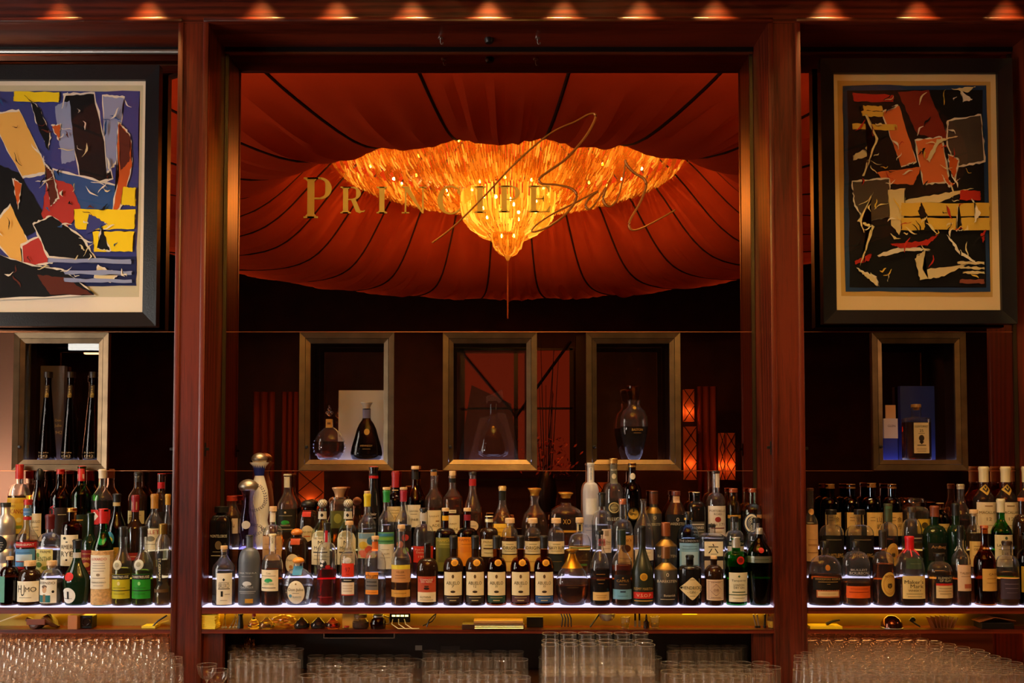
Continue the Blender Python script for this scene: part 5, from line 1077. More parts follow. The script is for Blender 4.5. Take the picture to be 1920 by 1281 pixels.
B('gin_bottle', 'clear domed gin bottle with dark lettering, left of its twin', 1378, 2, 34, 970, 995, 1012, 14, 'clear', ('clr', 1014), ('cyl', '#141214', 980, 14), [('r', 0, 15, 1014, 1024, '#1c2420', [('SIPSMITH', 1019, 26, '#c8c8b8', 4)]), ('r', 0, 15, 1024, 1060, '#b8b0a0', [('o', 1034, 9, '#8a6a4a', 11, -4)])])
B('gin_bottle', 'clear domed gin bottle with dark lettering, right of its twin', 1419, 2, 36, 972, 995, 1012, 14, 'clear', ('clr', 1014), ('cyl', '#141214', 982, 14), [('r', 0, 15, 1014, 1024, '#1c2420', [('SIPSMITH', 1019, 26, '#c8c8b8', 4)]), ('r', 0, 15, 1024, 1060, '#b8b0a0', [('o', 1034, 9, '#8a6a4a', 11, 4)])])
# back row
B('tequila_bottle', 'amber bottle with red cap and cream label in the corner', 434, 3, 34, 931, 945, 972, 18, 'clear', ('amb', 970), ('cyl', '#a8301c', 940, 20), [('r', 0, 14, 972, 1000, '#d8c0a0', [('CAN', 986, 18, '#5a3a20', 6)])], st='s')
B('tequila_bottle', 'tall white ceramic tequila bottle painted with blue leaf vines', 485, 3, 40, 850, 868, 871, 36, 'white', None, ('dome', '#b8ac98', 868, 30, .95), [], prof=[(36, 1026), (38, 1024), (40, 1010), (36, 986), (32, 976), (37, 962), (37, 945), (32, 920), (22, 902), (17, 893), (17, 886), (24, 876), (35, 870), (36, 868), (26, 866)], extra=lambda o: vines(o))
B('tequila_bottle', 'tall clear tequila bottle with dark label and green sun', 538, 3, 37, 890, 920, 950, 14, 'clear', ('gold', 955), ('cyl', '#b8a888', 893, 15), [('r', 0, 16, 955, 997, '#231f18', [('o', 961, 4, '#c8b890'), ('=', 967, 24, '#a89a78'), ('o', 980, 15, '#2a9a3a', 9), ('[]', 983, 16, '#231f18', 4), ('CASAMIGOS', 985, 18, '#c8b890', 3), ('=', 992, 26, '#a89a78', 1.4)]), ('r', 0, 5, 895, 915, '#cfc4a4', [], 'neck_label')], st='s')
B('tequila_bottle', 'dark tequila bottle with black dome stopper and red neck', 577, 3, 41, 938, 957, 978, 17, 'dbrown', None, ('dome', '#161010', 952, 26), [('r', 0, 8, 958, 969, '#b83020', [], 'neck_label'), ('o', 2, 12, 985, 1015, '#d8c496', [('Don Julio', 997, 20, BK, 4.4), ('=', 1005, 12, '#b85a2a', 2)])])
B('tequila_bottle', 'squared amber bottle with flared rose gold stopper', 636, 3, 35, 915, 938, 948, 20, 'clear', ('gold', 958), ('flare', '#d8a878', 933, 28, .5), [('r', 0, 14, 958, 990, '#5a5a28', [('o', 972, 14, '#8a8a3a', 18)])], n=4)
B('liqueur_bottle', 'black tapered bottle with red cap and red streaks', 700, 3, 29, 876, 905, 975, 17, 'black', None, ('cyl', '#c8201c', 888, 16), [('r', 0, 9, 889, 893, BLKC, [], 'neck_label'), ('r', 0, 8.5, 893, 898, '#b81c1c', [], 'neck_label'), ('r', 0, 11, 955, 985, None, [('Noir', 964, 14, '#c8c0b0', 5), ('=', 971, 12, '#c8c0b0')])], st='s')
B('armagnac_bottle', 'dark bottle with red capsule and handwritten cream label', 741, 3, 31, 885, 922, 940, 13, 'brown', ('damb', 925), ('capsule', '#a01c24', 915), [('r', 0, 13, 950, 978, '#d6c08a', [('=', 957, 18, '#5a4020'), ('=', 962, 16, '#5a4020'), ('12', 969, 6, '#3a2a14', 4)]), ('r', 0, 5.5, 919, 921, '#c8a878', [], 'neck_label')], st='s')
B('armagnac_bottle', 'tall dark bottle with cork, black neck and white vintage label', 778, 3, 34, 875, 905, 945, 13, 'amber', ('dark', 940), ('cork', 'cork', 881, 15), [('r', 0, 6.4, 882, 900, '#1c1816', [], 'neck_label'), ('r', -1, 12, 947, 988, '#ddd3bc', [('Laberdolive', 958, 16, BK, 4), ('=', 964, 12), ('1968', 974, 16, BK, 4.4)])], st='s')
B('rum_bottle', 'amber bottle with black tipped cork and wide cream label', 813, 3, 34, 881, 915, 940, 13, 'clear', ('amb', 952), ('cyl', '#141210', 885, 12), [('r', 0, 5.5, 886, 893, '#a8743a', [], 'neck_label'), ('r', 2, 12, 957, 995, '#e0cda0', [('SAINT', 968, 18, '#7a4a1c', 3), ('=', 977, 6, '#7a4a1c', 2, 6), ('ADE', 985, 14, '#5a3414', 5, 3)])], st='s')
B('rum_bottle', 'amber bottle with embossed shoulder and cream square label', 848, 3, 36, 884, 915, 940, 13, 'clear', ('amb', 932), ('cork', 'cork', 893, 12), [('r', 0, 6.2, 898, 906, '#14120f', [], 'neck_label'), ('r', 1, 7, 956, 962, '#d8c49a', [('=', 959, 9)]), ('r', 1, 13, 966, 1000, '#e0cda0', [('SAINT', 982, 16, '#7a4a1c', 3), ('GRADE', 992, 20, '#5a3414', 5)])], st='s')
B('cognac_bottle', 'amber bottle with long neck, red collar and curved label', 886, 3, 33, 886, 915, 965, 13, 'clear', ('amb', 962), ('cyl', '#1a1412', 892, 15), [('r', 0, 6.4, 899, 912, '#a01c1c', [], 'neck_label'), ('o', 0, 11, 976, 996, '#d8b890', [('=', 986, 14)])], st='s')
B('decanter', 'wide shouldered amber decanter with gold cap and yellow label', 942, 3, 46, 913, 940, 995, 14, 'clear', ('amb', 962), ('cyl', '#c8a868', 921, 14, .4), [('r', 0, 6.5, 922, 939, '#1c1a14', [], 'neck_label'), ('r', 0, 16, 982, 1006, '#e0b03a', [('=', 990, 20, '#7a4a14'), ('=', 997, 16, '#7a4a14')]), ('o', 0, 6, 964, 974, None, [('VSOP', 968, 14, '#6a4414', 4)])], st='s')
B('decanter', 'cut crystal amber decanter with gold topped stopper', 1003, 3, 52, 917, 950, 985, 15, 'clear', ('amb', 965), ('flare', '#c8963a', 930, 25, .8), [], prof=[(48, 1026), (51, 1023), (52, 1000), (47, 980), (40, 965), (24, 955), (16, 948), (15, 940), (19, 932), (15, 930), (15, 917)], seg=12)
B('decanter', 'broad round amber decanter with gold crown stopper', 1062, 3, 61, 925, 945, 980, 17, 'clear', ('damb', 962), ('flare', '#c8963a', 935, 26, .8), [('r', 0, 14, 970, 985, None, [('XO', 978, 14, '#b88a3a', 9)]), ('r', 0, 20, 994, 998, '#c89030')], prof=[(40, 1026), (49, 1022), (59, 1000), (61, 985), (59, 968), (52, 957), (34, 952), (20, 949), (17, 944), (17, 925)])
B('vodka_bottle', 'tall frosted white vodka bottle with long neck', 1108, 3, 30, 869, 905, 925, 13, 'frost', None, ('cyl', '#b8b0a0', 877, 13), [('r', 0, 4, 878, 905, '#e4e0d8', [('|BELVEDERE', 890, 22, '#4a6a9a', 3)], 'neck_label'), ('r', 0, 13, 960, 1000, None, [('BELVEDERE', 986, 24, '#3f5f9a', 5), ('=', 994, 20, '#3f5f9a')]), ('r', 0, 10, 935, 965, '#d2d0cc')])
B('vodka_bottle', 'clear vodka bottle with gold cap and round metal fish badge', 1151, 3, 35, 861, 905, 930, 14, 'clear', ('clr', 935), ('cyl', '#c89a50', 870, 15, .7), [('r', 0, 6.5, 872, 908, '#5a564a', [('BELUGA', 882, 10, '#d8d0b8', 3), ('o', 894, 8, '#c8bca0', 10), ('=', 902, 8, '#d8d0b8')], 'neck_label'), ('o', -1, 13, 939, 966, '#1a1814', [('o', 952, 20, '#b8a878'), ('o', 952, 16, '#14120f'), ('o', 952, 13, '#a89a6a', 5)], 'metal_badge'), ('r', 0, 14, 968, 978, None, [('BELUGA', 973, 24, '#d8d4c8', 6)])])
B('vodka_bottle', 'dark amber vodka bottle with gold cap and gold fish badge', 1186, 3, 34, 869, 905, 930, 14, 'brown', ('dark', 930), ('cyl', '#c89a50', 877, 14, .7), [('o', 0, 5, 888, 900, '#d8d0c0', [], 'neck_label'), ('o', 0, 11, 952, 976, '#14110c', [('o', 964, 19, '#c8a040'), ('o', 961, 17, '#14110c', 14)], 'metal_badge')])
barek('gin_bottle', 'matte black gin bottle with gold shoulder, back row beside amber one', 1226, 3, 30, 922, 952, 962, 15, 1026, 983, '#6a3a24', '#b8ac98')
B('aquavit_bottle', 'amber bottle with black wrap label and dark stopper', 1268, 3, 41, 922, 938, 965, 15, 'clear', ('amb', 945), ('cyl', '#5a2418', 930, 17), [('r', 0, 18, 965, 1020, '#141214', [('0', 974, 5, '#c8bca8', 7), ('BAREKSTEN', 982, 30, '#c8bca8', 5)]), ('r', 0, 6, 931, 943, '#c8a080', [], 'neck_label')], st='c')
B('gin_bottle', 'square black bottle with cream cap and grey text label', 1306, 3, 32, 924, 940, 956, 13, 'black', None, ('cyl', '#d8c8a0', 929, 14), [('r', 0, 13, 978, 1008, '#4a4644', [('=', 983, 22, '#c8c0b8', 2), ('NOIRES', 989, 20, '#d8d0c8', 4), ('=', 996, 20, '#c8c0b8'), ('=', 1002, 18, '#c8c0b8')])], n=4)
B('gin_bottle', 'tall clear gin bottle with ornate white and red label', 1343, 3, 35, 884, 925, 945, 14, 'clear', ('clr', 950), ('cyl', '#2a2424', 888, 13), [('r', 2, 4, 889, 915, '#dcd4cc', [], 'neck_label'), ('r', 0, 16, 949, 1005, '#d8cec2', [('PORTOBELLO', 958, 28, '#3a2024', 4), ('ROAD', 964, 14, '#3a2024', 4), ('o', 974, 11, '#8a2a28', 10), ('No 171', 983, 24, '#3a2024', 5), ('=', 990, 24, '#6a3030', 2), ('=', 997, 16, '#8a3a38')])])
B('gin_bottle', 'green lit bottle with copper cap between white label and round label', 1376, 3, 26, 917, 940, 958, 15, 'pale', ('grn', 965), ('cyl', '#a8502c', 924, 16, .3), [('r', 0, 12, 966, 972, '#b8883a'), ('r', 0, 12, 972, 1000, '#1c2a20')])
B('gin_bottle', 'pale green bottle with copper cap and large round label', 1412, 3, 38, 917, 945, 962, 15, 'pale', ('clr', 965), ('cyl', '#a8502c', 924, 15, .3), [('o', -6, 13, 962, 1001, '#1a2a40', [('o', 981, 22, '#d8d0b8', 34), ('o', 981, 17, '#1a2a48', 27), ('|ROY GIN', 982, 26, '#d8d0b8', 4, 0)]), ('r', 10, 7, 965, 972, '#c89a70')])
# ---------------------------------------------------------------- RIGHT BAY, front row
WF = '#b08a4a'
B('bourbon_bottle', 'broad flat amber bourbon bottle with dark lettering and cream strip', 1548, 1, 62, 1016, 1042, 1072, 14, 'clear', ('damb', 1078), ('cyl', '#1c1410', 1028, 15), [('r', 0, 26, 1082, 1106, '#100c0a', [('WOODFORD RESERVE', 1085, 46, WF, 3.6), ('=', 1090, 36, WF), ('=', 1094, 6, WF)]), ('r', 0, 21, 1105, 1119, '#a8603a', [('[]', 1112, 38, '#cdb083', 9), ('=', 1112, 28, '#7a5a3a')]), ('o', -1, 7, 1058, 1070, None, [('o', 1064, 9, '#a8641c', 11)])], dr=.6)
B('bourbon_bottle', 'clear domed bourbon bottle with orange lower label', 1606, 1, 52, 1016, 1034, 1062, 13, 'clear', ('amb', 1092), ('cyl', '#1c1614', 1028, 14), [('r', 0, 22, 1098, 1120, '#d8581c', [('=', 1103, 32, '#8a2a10'), ('=', 1109, 36, '#8a2a10', 1.2)]), ('r', 0, 22, 1066, 1086, None, [('BULLEIT', 1068, 30, '#b8b0b0', 3.4), ('BOURBON', 1074, 34, '#b8b0b0', 5), ('=', 1081, 26, '#b8b0b0')])], dr=.7)
B('whiskey_bottle', 'amber whiskey bottle with paper strip neck and round yellow label', 1657, 1, 39, 996, 1036, 1056, 13, 'clear', ('damb', 1058), ('capsule', '#2a2018', 1028), [('r', -1, 5, 998, 1022, '#c8b8a0', [], 'neck_label'), ('o', 5, 15, 1072, 1117, '#d0a854', [('o', 1095, 25, '#b8863a', 38), ('o', 1095, 21, '#d0a854', 32), ('MICHTERS', 1080, 18, '#4a2c14', 4), ('o', 1097, 9, '#2a1c14', 11)])])
B('bourbon_bottle', 'squarish clear bourbon bottle with dripping red wax and cream label', 1707, 1, 50, 1008, 1034, 1070, 14, 'clear', ('damb', 1084), ('wax', '#c8141c', 1033), [('r', 1, 21, 1079, 1121, '#dcc387', [("Maker's", 1090, 34, '#2a1a10', 7, -1), ('Mark', 1098, 24, '#2a1a10', 7, 4), ('WHISKY', 1106, 24, '#2a1a10', 4), ('=', 1112, 30), ('=', 1117, 26)])], n=3.2)
B('whisky_bottle', 'squat clear whisky bottle with black, red and cream label', 1763, 1, 44, 1039, 1054, 1074, 17, 'clear', ('amb', 1072), ('cyl', '#1c1614', 1044, 20), [('r', 3, 16, 1078, 1093, '#17131a', [('ELEMENTS', 1083, 26, '#c8bca0', 4), ('OF ISLAY', 1088, 22, '#c8bca0', 4)]), ('r', 3, 16.5, 1093, 1097, '#b8241c'), ('r', 3, 16.5, 1097, 1120, '#d6b98a', [('=', 1102, 24), ('=', 1107, 26), ('=', 1112, 22)])], st='r')
B('whisky_bottle', 'slim amber whisky bottle with pale pinkish label', 1803, 1, 33, 987, 1026, 1052, 11, 'clear', ('damb', 1060), ('capsule', '#16130f', 1012), [('r', 2, 14, 1059, 1107, '#d3ae90', [('TALISKER', 1074, 22, '#5a3a2a', 4), ('=', 1080, 18, '#6a4a3a'), ('[]', 1098, 16, '#a8543a', 8, 4)])], st='s')
B('whisky_bottle', 'olive amber whisky bottle with orange capsule and tan label', 1848, 1, 39, 987, 1020, 1055, 13, 'amber', ('damb', 1036), ('cyl', '#b05a28', 992, 14), [('r', 4, 16, 1066, 1107, '#c79a52', [('CAOL', 1076, 18, '#5a3a18', 4, 3), ('=', 1084, 18, '#7a5228'), ('=', 1092, 20, '#7a5228')])], st='s')
B('whisky_bottle', 'clear domed bottle with brown cap and purple grey label', 1890, 1, 42, 1016, 1042, 1065, 17, 'clear', ('amb', 1074), ('cyl', '#3a2418', 1024, 17), [('r', 0, 18, 1084, 1122, '#3a2c3a', [('=', 1094, 26, '#8a7a8a'), ('=', 1102, 24, '#8a7a8a'), ('=', 1110, 20, '#6a5a6a')])])
B('whisky_bottle', 'dark bottle with yellow label cut by the right edge', 1926, 1, 32, 1000, 1030, 1055, 12, 'brown', ('dark', 1050), ('cyl', '#1a1410', 1012, 13), [('r', 0, 14, 1062, 1110, '#a88420', [('=', 1080, 20)])])
# second row
B('whisky_bottle', 'bottle with pale mountain label beside the right pillar', 1521, 2, 26, 917, 960, 982, 12, 'clear', ('gold', 982), ('cyl', '#5a2c18', 922, 12), [('r', 0, 11, 984, 1052, '#c99a6a', [('=', 1012, 16, '#8a5a3a'), ('[]', 1022, 16, '#a87444', 4), ('=', 1036, 18, '#8a5a3a', 1.4)]), ('o', 0, 5, 955, 966, '#c8945a', [], 'neck_label')], st='s')
def rye(px, w, desc):
    B('rye_bottle', desc, px, 2, w, 957, 985, 1003, 16, 'clear', ('dark', 1006), ('cyl', '#171210', 966, 20), [('r', 0, w*.42, 1004, 1070, '#100c0b', [('=', 1012, w*.6, '#6a5a44', 1.6), ('WHISTLEPIG', 1041, w*.72, WF, 7)])], dr=.7)
rye(1560, 46, 'domed dark rye bottle with gold lettering, left of its twin')
rye(1613, 52, 'domed dark rye bottle with gold lettering, right of its twin')
B('whiskey_bottle', 'amber whiskey bottle with green paper neck and round label', 1667, 2, 33, 946, 982, 998, 14, 'clear', ('damb', 1012), ('capsule', '#3a3a26', 980), [('r', 0, 6.5, 950, 978, '#4a6a4a', [], 'neck_label'), ('o', 2, 12, 1018, 1060, '#c89a48', [('o', 1039, 16, '#a87a34', 28), ('o', 1040, 7, '#2a1c14', 9)])])
B('whisky_bottle', 'clear round shouldered bottle behind the red wax bottle', 1711, 2, 37, 952, 974, 1000, 14, 'clear', ('gold', 1018), ('cyl', '#3a2a1c', 962, 15), [('r', 0, 16, 1004, 1014, '#2a2024', [('=', 1009, 24, '#b8a890', 2)]), ('r', 0, 16, 1046, 1066, '#4a6a20', [('=', 1056, 20, '#a8b85a')])])
B('whisky_bottle', 'dark green whisky bottle with copper top and gold script', 1754, 2, 44, 950, 985, 1008, 15, 'dkgreen', None, ('capsule', '#7a3a20', 970), [('r', 0, 17, 1018, 1050, '#1a1512', [('Ardbeg', 1026, 26, '#b88a5a', 7), ('=', 1036, 22, '#7a5a3a')])])
B('whisky_bottle', 'black green whisky bottle with pale gothic lettering', 1794, 2, 34, 945, 985, 1006, 13, 'dkgreen', None, ('capsule', '#14110f', 968), [('r', 0, 14, 1016, 1040, None, [('A', 1026, 13, '#c8c0b8', 12, -4), ('=', 1042, 16, '#8a8478')])])
B('whisky_bottle', 'pale whisky bottle with wide cork and cream label', 1828, 2, 27, 957, 985, 1004, 13, 'clear', ('gold', 1000), ('cork', 'cork', 964, 15), [('r', 0, 12, 1015, 1062, '#d6b06a', [('=', 1024, 14), ('OBAN', 1030, 14, '#5a3a18', 4), ('=', 1042, 16)])])
B('whisky_bottle', 'bright green whisky bottle with cream capsule and white label', 1879, 2, 37, 937, 972, 1000, 13, 'green', ('grn', 975), ('capsule', '#d8cba8', 962), [('r', 0, 16.5, 1003, 1062, '#d9cba4', [('o', 1009, 5, '#3a4a3a', 6), ('LAPHROAIG', 1022, 28, BK, 5), ('=', 1030, 24), ('10', 1038, 8, BK, 5), ('=', 1048, 24)])], st='s')
B('whisky_bottle', 'black bottle with orange cap and cream oval at right edge', 1919, 2, 34, 935, 965, 990, 13, 'dbrown', None, ('cyl', '#b85a28', 941, 15), [('o', 3, 11, 1002, 1036, '#d8c49a', [('o', 1018, 9, '#7a4a2a')]), ('r', 0, 15, 1038, 1066, '#c8a860')])
# back row
def kanji(px, w, desc, t, top=909, lab='#d3a964'):
    B('japanese_whisky_bottle', desc, px, 3, w, top, 932, 952, 15, 'brown', ('dark', 945), ('cyl', '#8a5a28', top+8, 16, .4), [('r', 2, w*.42, 961, 1004, lab, [(t[0], 974, 9, BK, 10, 1+w*.1), (t[1], 987, 9, BK, 10, 1+w*.1), ('=', 970, 8, '#6a4a28', .8, -w*.18), ('=', 976, 8, '#6a4a28', .8, -w*.18)])])
kanji(1558, 37, 'dark whisky bottle with tan label, first of four beside the pillar', '余市')
kanji(1597, 34, 'dark whisky bottle with tan label, second of four beside the pillar', '宮峡')
kanji(1636, 38, 'dark whisky bottle with wide tan label, third of four', '山崎', 907)
kanji(1674, 35, 'dark whisky bottle with tan label, fourth of four', '余市')
B('decanter', 'square clear whisky decanter with flat glass stopper and yellow label', 1719, 3, 42, 935, 950, 962, 14, 'clear', ('gold', 975), ('glass', '#ffffff', 944, 24), [('r', 8, 13, 973, 1000, '#c8a030', [('o', 985, 12, '#4a3a14', 12)])], n=4)
B('whisky_bottle', 'long necked clear amber bottle left of the white label bottles', 1803, 3, 36, 909, 935, 970, 13, 'clear', ('damb', 975), ('cyl', '#b8a890', 918, 13, .3), [], st='s')
B('whisky_bottle', 'dark bottle with copper cap behind the gothic lettered bottle', 1764, 3, 30, 944, 960, 980, 14, 'brown', ('dark', 975), ('cyl', '#a87a4a', 956, 14), [('r', 0, 14, 982, 1010, '#b8985a', [('=', 990, 20)])])
def mac(px, desc, age):
    B('whisky_bottle', desc, px, 3, 40, 876, 912, 940, 16, 'clear', ('damb', 908), ('capsule', '#d8c69c', 905), [('d', -1, 9, 908, 930, '#b8903a', [('<>', 918, 11, '#2a1c10', 13), ('V', 917, 6, '#d8b04a', 6)], 'gold_badge'), ('r', 0, 18, 942, 1000, '#ddc9a8', [('=', 949, 14, '#8a6a4a', 2), ('MACALLAN', 961, 30, '#4a3420', 5), (age, 973, 9, '#7a6044', 6), ('=', 985, 24, '#8a7458')])], st='s')
mac(1847, 'amber whisky bottle with cream capsule, gold diamond and white label, left', '12')
mac(1888, 'amber whisky bottle with cream capsule, gold diamond and white label, middle', '12')
mac(1928, 'amber whisky bottle with cream capsule, gold diamond and white label, rightmost', '12')
# ================================================================ THINGS INSIDE THE DISPLAY CABINETS
def NB_(i, name, desc, px, w, ytop, yneck, ysh, nw, Yn=.075, **kw):
    zf = zN0+(Z(862.5, .06)-zN0)
    kw.setdefault('glass', 'brown'); cat = kw.pop('cat', 'bottle')
    return bottle(name, desc, px, 3, w, ytop, yneck, ysh, nw, Y=Yn, zb=zf, ybase=862, group='bottles in the display cabinets', cat=cat, **kw)
def box_thing(name, desc, cat, x0, x1, y0, y1, Yf, depth, mat, parts=()):
    zf = zN0+(Z(862.5, .06)-zN0)+.0005
    A = P(x0, y1, Yf); Bq = P(x1, y0, Yf); e = empty(name, ((A.x+Bq.x)/2, Yf, zf)); hw = (Bq.x-A.x)/2; H = Bq.z-zf
    MB().box(-hw, hw, 0, depth, 0, H, .001).obj('carton', mat, e)
    for p in parts: p(e, hw, H)
    tag(e, desc, cat, 'boxes in the display cabinets'); return e
T42 = [('r', 0, 13, 840, 860, None, [('Don Julio', 849, 18, '#c8a878', 3.6), ('1942', 855, 16, '#c8a878', 4.4), ('=', 859, 14, '#a88858')]), ('r', 0, 4, 722, 746, '#4a3418', [('|1942', 733, 16, '#d8b86a', 3)], 'neck_label'), ('o', 0, 4, 736, 746, '#b08a30', [], 'gold_seal')]
for px, d in ((88, 'tall tapered brown tequila bottle, left one in the far left cabinet'), (131, 'tall tapered brown tequila bottle, middle one in the far left cabinet'), (173, 'tall tapered brown tequila bottle, right one in the far left cabinet')):
    NB_(0, 'tequila_bottle', d, px, 32, 697, 712, 860, 12, .06, liq=('damb', 760), cap=('cyl', '#2a1a12', 708, 16), labels=T42, st='c', prof=[(31, 862), (32, 860), (32, 850), (13, 735), (11, 722), (11, 711), (12, 708), (12, 700)])
zc = lambda e, hw, H: None
def on_front(txts):
    def f(e, hw, H):
        for (s, tx, tz, wd, col) in txts:
            g, fa, asp = text_geo(s); mesh_obj('lettering', [(tx*hw+p[0]*wd*hw, -.0008, tz*H+p[1]*wd*hw) for p in g], fa, ink(col), e)
    return f
box_thing('gift_box', 'grey brown presentation carton behind the tapered tequila bottles', 'box', 73, 121, 686, 862, .135, .03, colm('#6a5c58', .4), [on_front([('Don', .55, .42, .5, '#e8c878'), ('Julio', .55, .36, .6, '#e8c878'), ('1942', .55, .29, .7, '#e8c878')])])
# crystal cognac decanter with spiked rim and fleur stopper
def spikes(o):
    for s in (-1, 1):
        for i in range(9):
            a = -1.05+i*.24; R = o.R*1.0; x = s*R*math.cos(a)*1.02; z = o.zz(838)+R*math.sin(a)*.92
            MB().lathe([(0, -.004), (.0042, -.001), (.0042, .002), (0, .005)], 8, c=(x, 0, z)).obj('crystal_spike', GL['clear'], o.e, True)
    z = o.zz(776)
    for (dx_, dz_, r_) in ((0, .0, .011), (-.011, .006, .007), (.011, .006, .007), (0, .022, .009), (0, .036, .005)):
        MB().lathe([(0, -r_)]+[(r_*math.sin(pi*i/6), -r_*math.cos(pi*i/6)) for i in range(1, 6)]+[(0, r_)], 10, c=(dx_, 0, z+dz_)).obj('stopper', GL['clear'], o.e, True)
    for s in (-1, 1): MB().lathe([(0, -.004), (.011, -.003), (.011, .003), (0, .004)], 10, c=(s*.028, -.026, .014)).obj('crystal_medallion', GL['clear'], o.e, True)
NB_(1, 'decanter', 'spiked crystal cognac decanter with fleur shaped stopper', 617, 58, 786, 802, 830, 14, .05, glass='clear', liq=('damb', 828), cap=None, labels=[('r', 0, 6, 786, 802, '#b8843a', [('=', 794, 6, '#6a4418', 4)], 'neck_label')], cat='decanter', prof=[(30, 862), (40, 860), (54, 848), (58, 838), (54, 824), (42, 812), (24, 804), (15, 801), (14, 786)], extra=spikes)
NB_(1, 'cognac_bottle', 'bell shaped cognac bottle with glass stopper before a silver box', 687, 60, 754, 790, 815, 15, .05, liq=('dark', 795), cap=('flare', '#b8a890', 766, 22), labels=[('o', 2, 5, 804, 816, '#b88a3a', [], 'gold_seal'), ('r', 2, 14, 830, 845, None, [('HENNESSY', 836, 22, '#a8824a', 3.4), ('=', 842, 14, '#a8824a')]), ('r', 0, 7, 768, 784, '#6a6480', [], 'neck_label')], cat='bottle', prof=[(50, 862), (56, 860), (60, 850), (56, 838), (45, 820), (37, 805), (28, 795), (17, 787), (15, 784), (15, 766)])
box_thing('gift_box', 'tall silver presentation box behind the bell shaped cognac', 'box', 634, 724, 732, 862, .125, .03, pr('silver_foil', (.66, .60, .50), .3, .35, bump=.6, bscale=14))
# slanted crystal case with bottle inside
def crystal_case():
    zf = zN0+(Z(862.5, .06)-zN0)+.0005; Yf = .055; k = (Yf-CAMY)/FPX
    b0 = P(920, 862, Yf); e = empty('crystal_decanter', (b0.x, Yf, zf)); tag(e, 'cognac in a slanted clear crystal block with angular stopper', 'decanter', 'bottles in the display cabinets')
    q = lambda x, y: ((x-920)*k, (862-y)*k)
    MB().prism([q(879, 862), q(972, 862), q(948, 776), q(934, 774), q(926, 780), q(900, 784)], -.03, .03).obj('crystal_block', GL['clear'], e)
    inner = [(a_/2*k, (862-b_)*k) for a_, b_ in [(40, 856), (56, 852), (60, 844), (54, 826), (46, 808), (32, 794), (17, 782), (14, 774), (14, 756)]]
    c_ = (q(925, 0)[0], 0, 0)
    MB().lathe([(0, inner[0][1])]+inner+[(0, inner[-1][1])], 24, 2, .6, c=c_).obj('inner_bottle', pr('dark_cognac', (.012, .006, .005), .05), e, True)
    MB().prism([q(912, 758), q(911, 744), q(942, 731), q(944, 748), q(936, 757), q(932, 752), q(916, 752)], -.02, .0).obj('stopper', GL['clear'], e)
    MB().lathe([(.0, 0), (.007, .001), (.0, .002)], 8).obj('gold_emblem', colm('#b8863a', .3, .8), e).matrix_local = Matrix.Translation((c_[0], -.031, (862-802)*k)) @ Matrix.Rotation(pi/2, 4, 'X')
    g = empty('slab', (0, 0, 0)); bpy.data.objects.remove(g)
    e2 = empty('display_slab', (b0.x, .115, zf)); k2 = (.115-CAMY)/FPX; q2 = lambda x, y: ((x-920)*k2, (862-y)*k2)
    MB().prism([q2(860, 862), q2(972, 862), q2(958, 757), q2(884, 722)], -.012, .012).obj('panel', pr('black_gloss_card', (.01, .009, .008), .12), e2)
    tag(e2, 'black slanted gloss slab behind the crystal block', 'stand', 'boxes in the display cabinets')
crystal_case()
NB_(3, 'decanter', 'urn shaped crystal decanter with gold rim and dark spirit', 1189, 52, 748, 756, 780, 24, .055, glass='clear', liq=('dark', 800), cap=None, labels=[('r', 4, 16, 800, 818, None, [('BASTON', 806, 20, '#c89a4a', 4.4), ('=', 812, 14, '#a8783a')]), ('o', 0, 3, 762, 768, '#c89a3a', [], 'gold_seal')], cat='decanter', prof=[(16, 862), (22, 860), (32, 850), (42, 830), (50, 810), (52, 796), (50, 782), (40, 770), (26, 764), (23, 758), (25, 750)],
    extra=lambda o: MB().lathe([(0, o.zz(750)), (.022, o.zz(749)), (.026, o.zz(742)), (.034, o.zz(730)), (.036, o.zz(724)), (.030, o.zz(723)), (0, o.zz(727))], 12).obj('stopper', thin_glass('smoky_amber_glass', (.75, .45, .25)), o.e, True))
# right cabinet
NB_(4, 'whisky_decanter', 'square clear whisky decanter with cream shield label', 1719, 47, 758, 782, 786, 16, .05, glass='clear', liq=('damb', 792), cap=('cork', '#a8763a', 764, 18), labels=[('r', 2, 14, 793, 850, '#d8bf94', [('GLENTURRET', 800, 25, BK, 4), ('25', 808, 7, BK, 5), ('=', 813, 12), ('o', 822, 10, '#3a2c24', 12), ('<>', 829, 9, '#2a1c18', 9), ('=', 835, 16, BK, 1.4), ('=', 842, 18), ('=', 846, 16)])], cat='decanter', n=5)
box_thing('gift_box', 'tall deep blue presentation box standing behind the square decanter', 'box', 1690, 1752, 724, 862, .125, .03, colm('#1c2c78', .45))
box_thing('gift_box', 'small white over blue carton with crest beside the decanter', 'box', 1658, 1683, 785, 862, .045, .05, colm('#2232a0', .45), [lambda e, hw, H: MB().box(-hw-.0004, hw+.0004, -.0004, .0504, H*.52, H+.0004).obj('white_sleeve', colm('#c8b8d0', .5), e), on_front([('GLEN', .1, .82, 1.1, '#3a3050')])])
o = MB().box(-.024, .024, 0, .003, 0, .048).obj('price_card', colm('#c89a80', .5)); zf = zN0+(Z(862.5, .06)-zN0)
pc = P(1670, 785, .08); o.location = (pc.x, .080, pc.z); tag(o, 'small peach card standing behind the white and blue carton', 'card')
o.location.z = zf+.0005; o.scale.z = (P(1670, 760, .08).z-zf)/.048
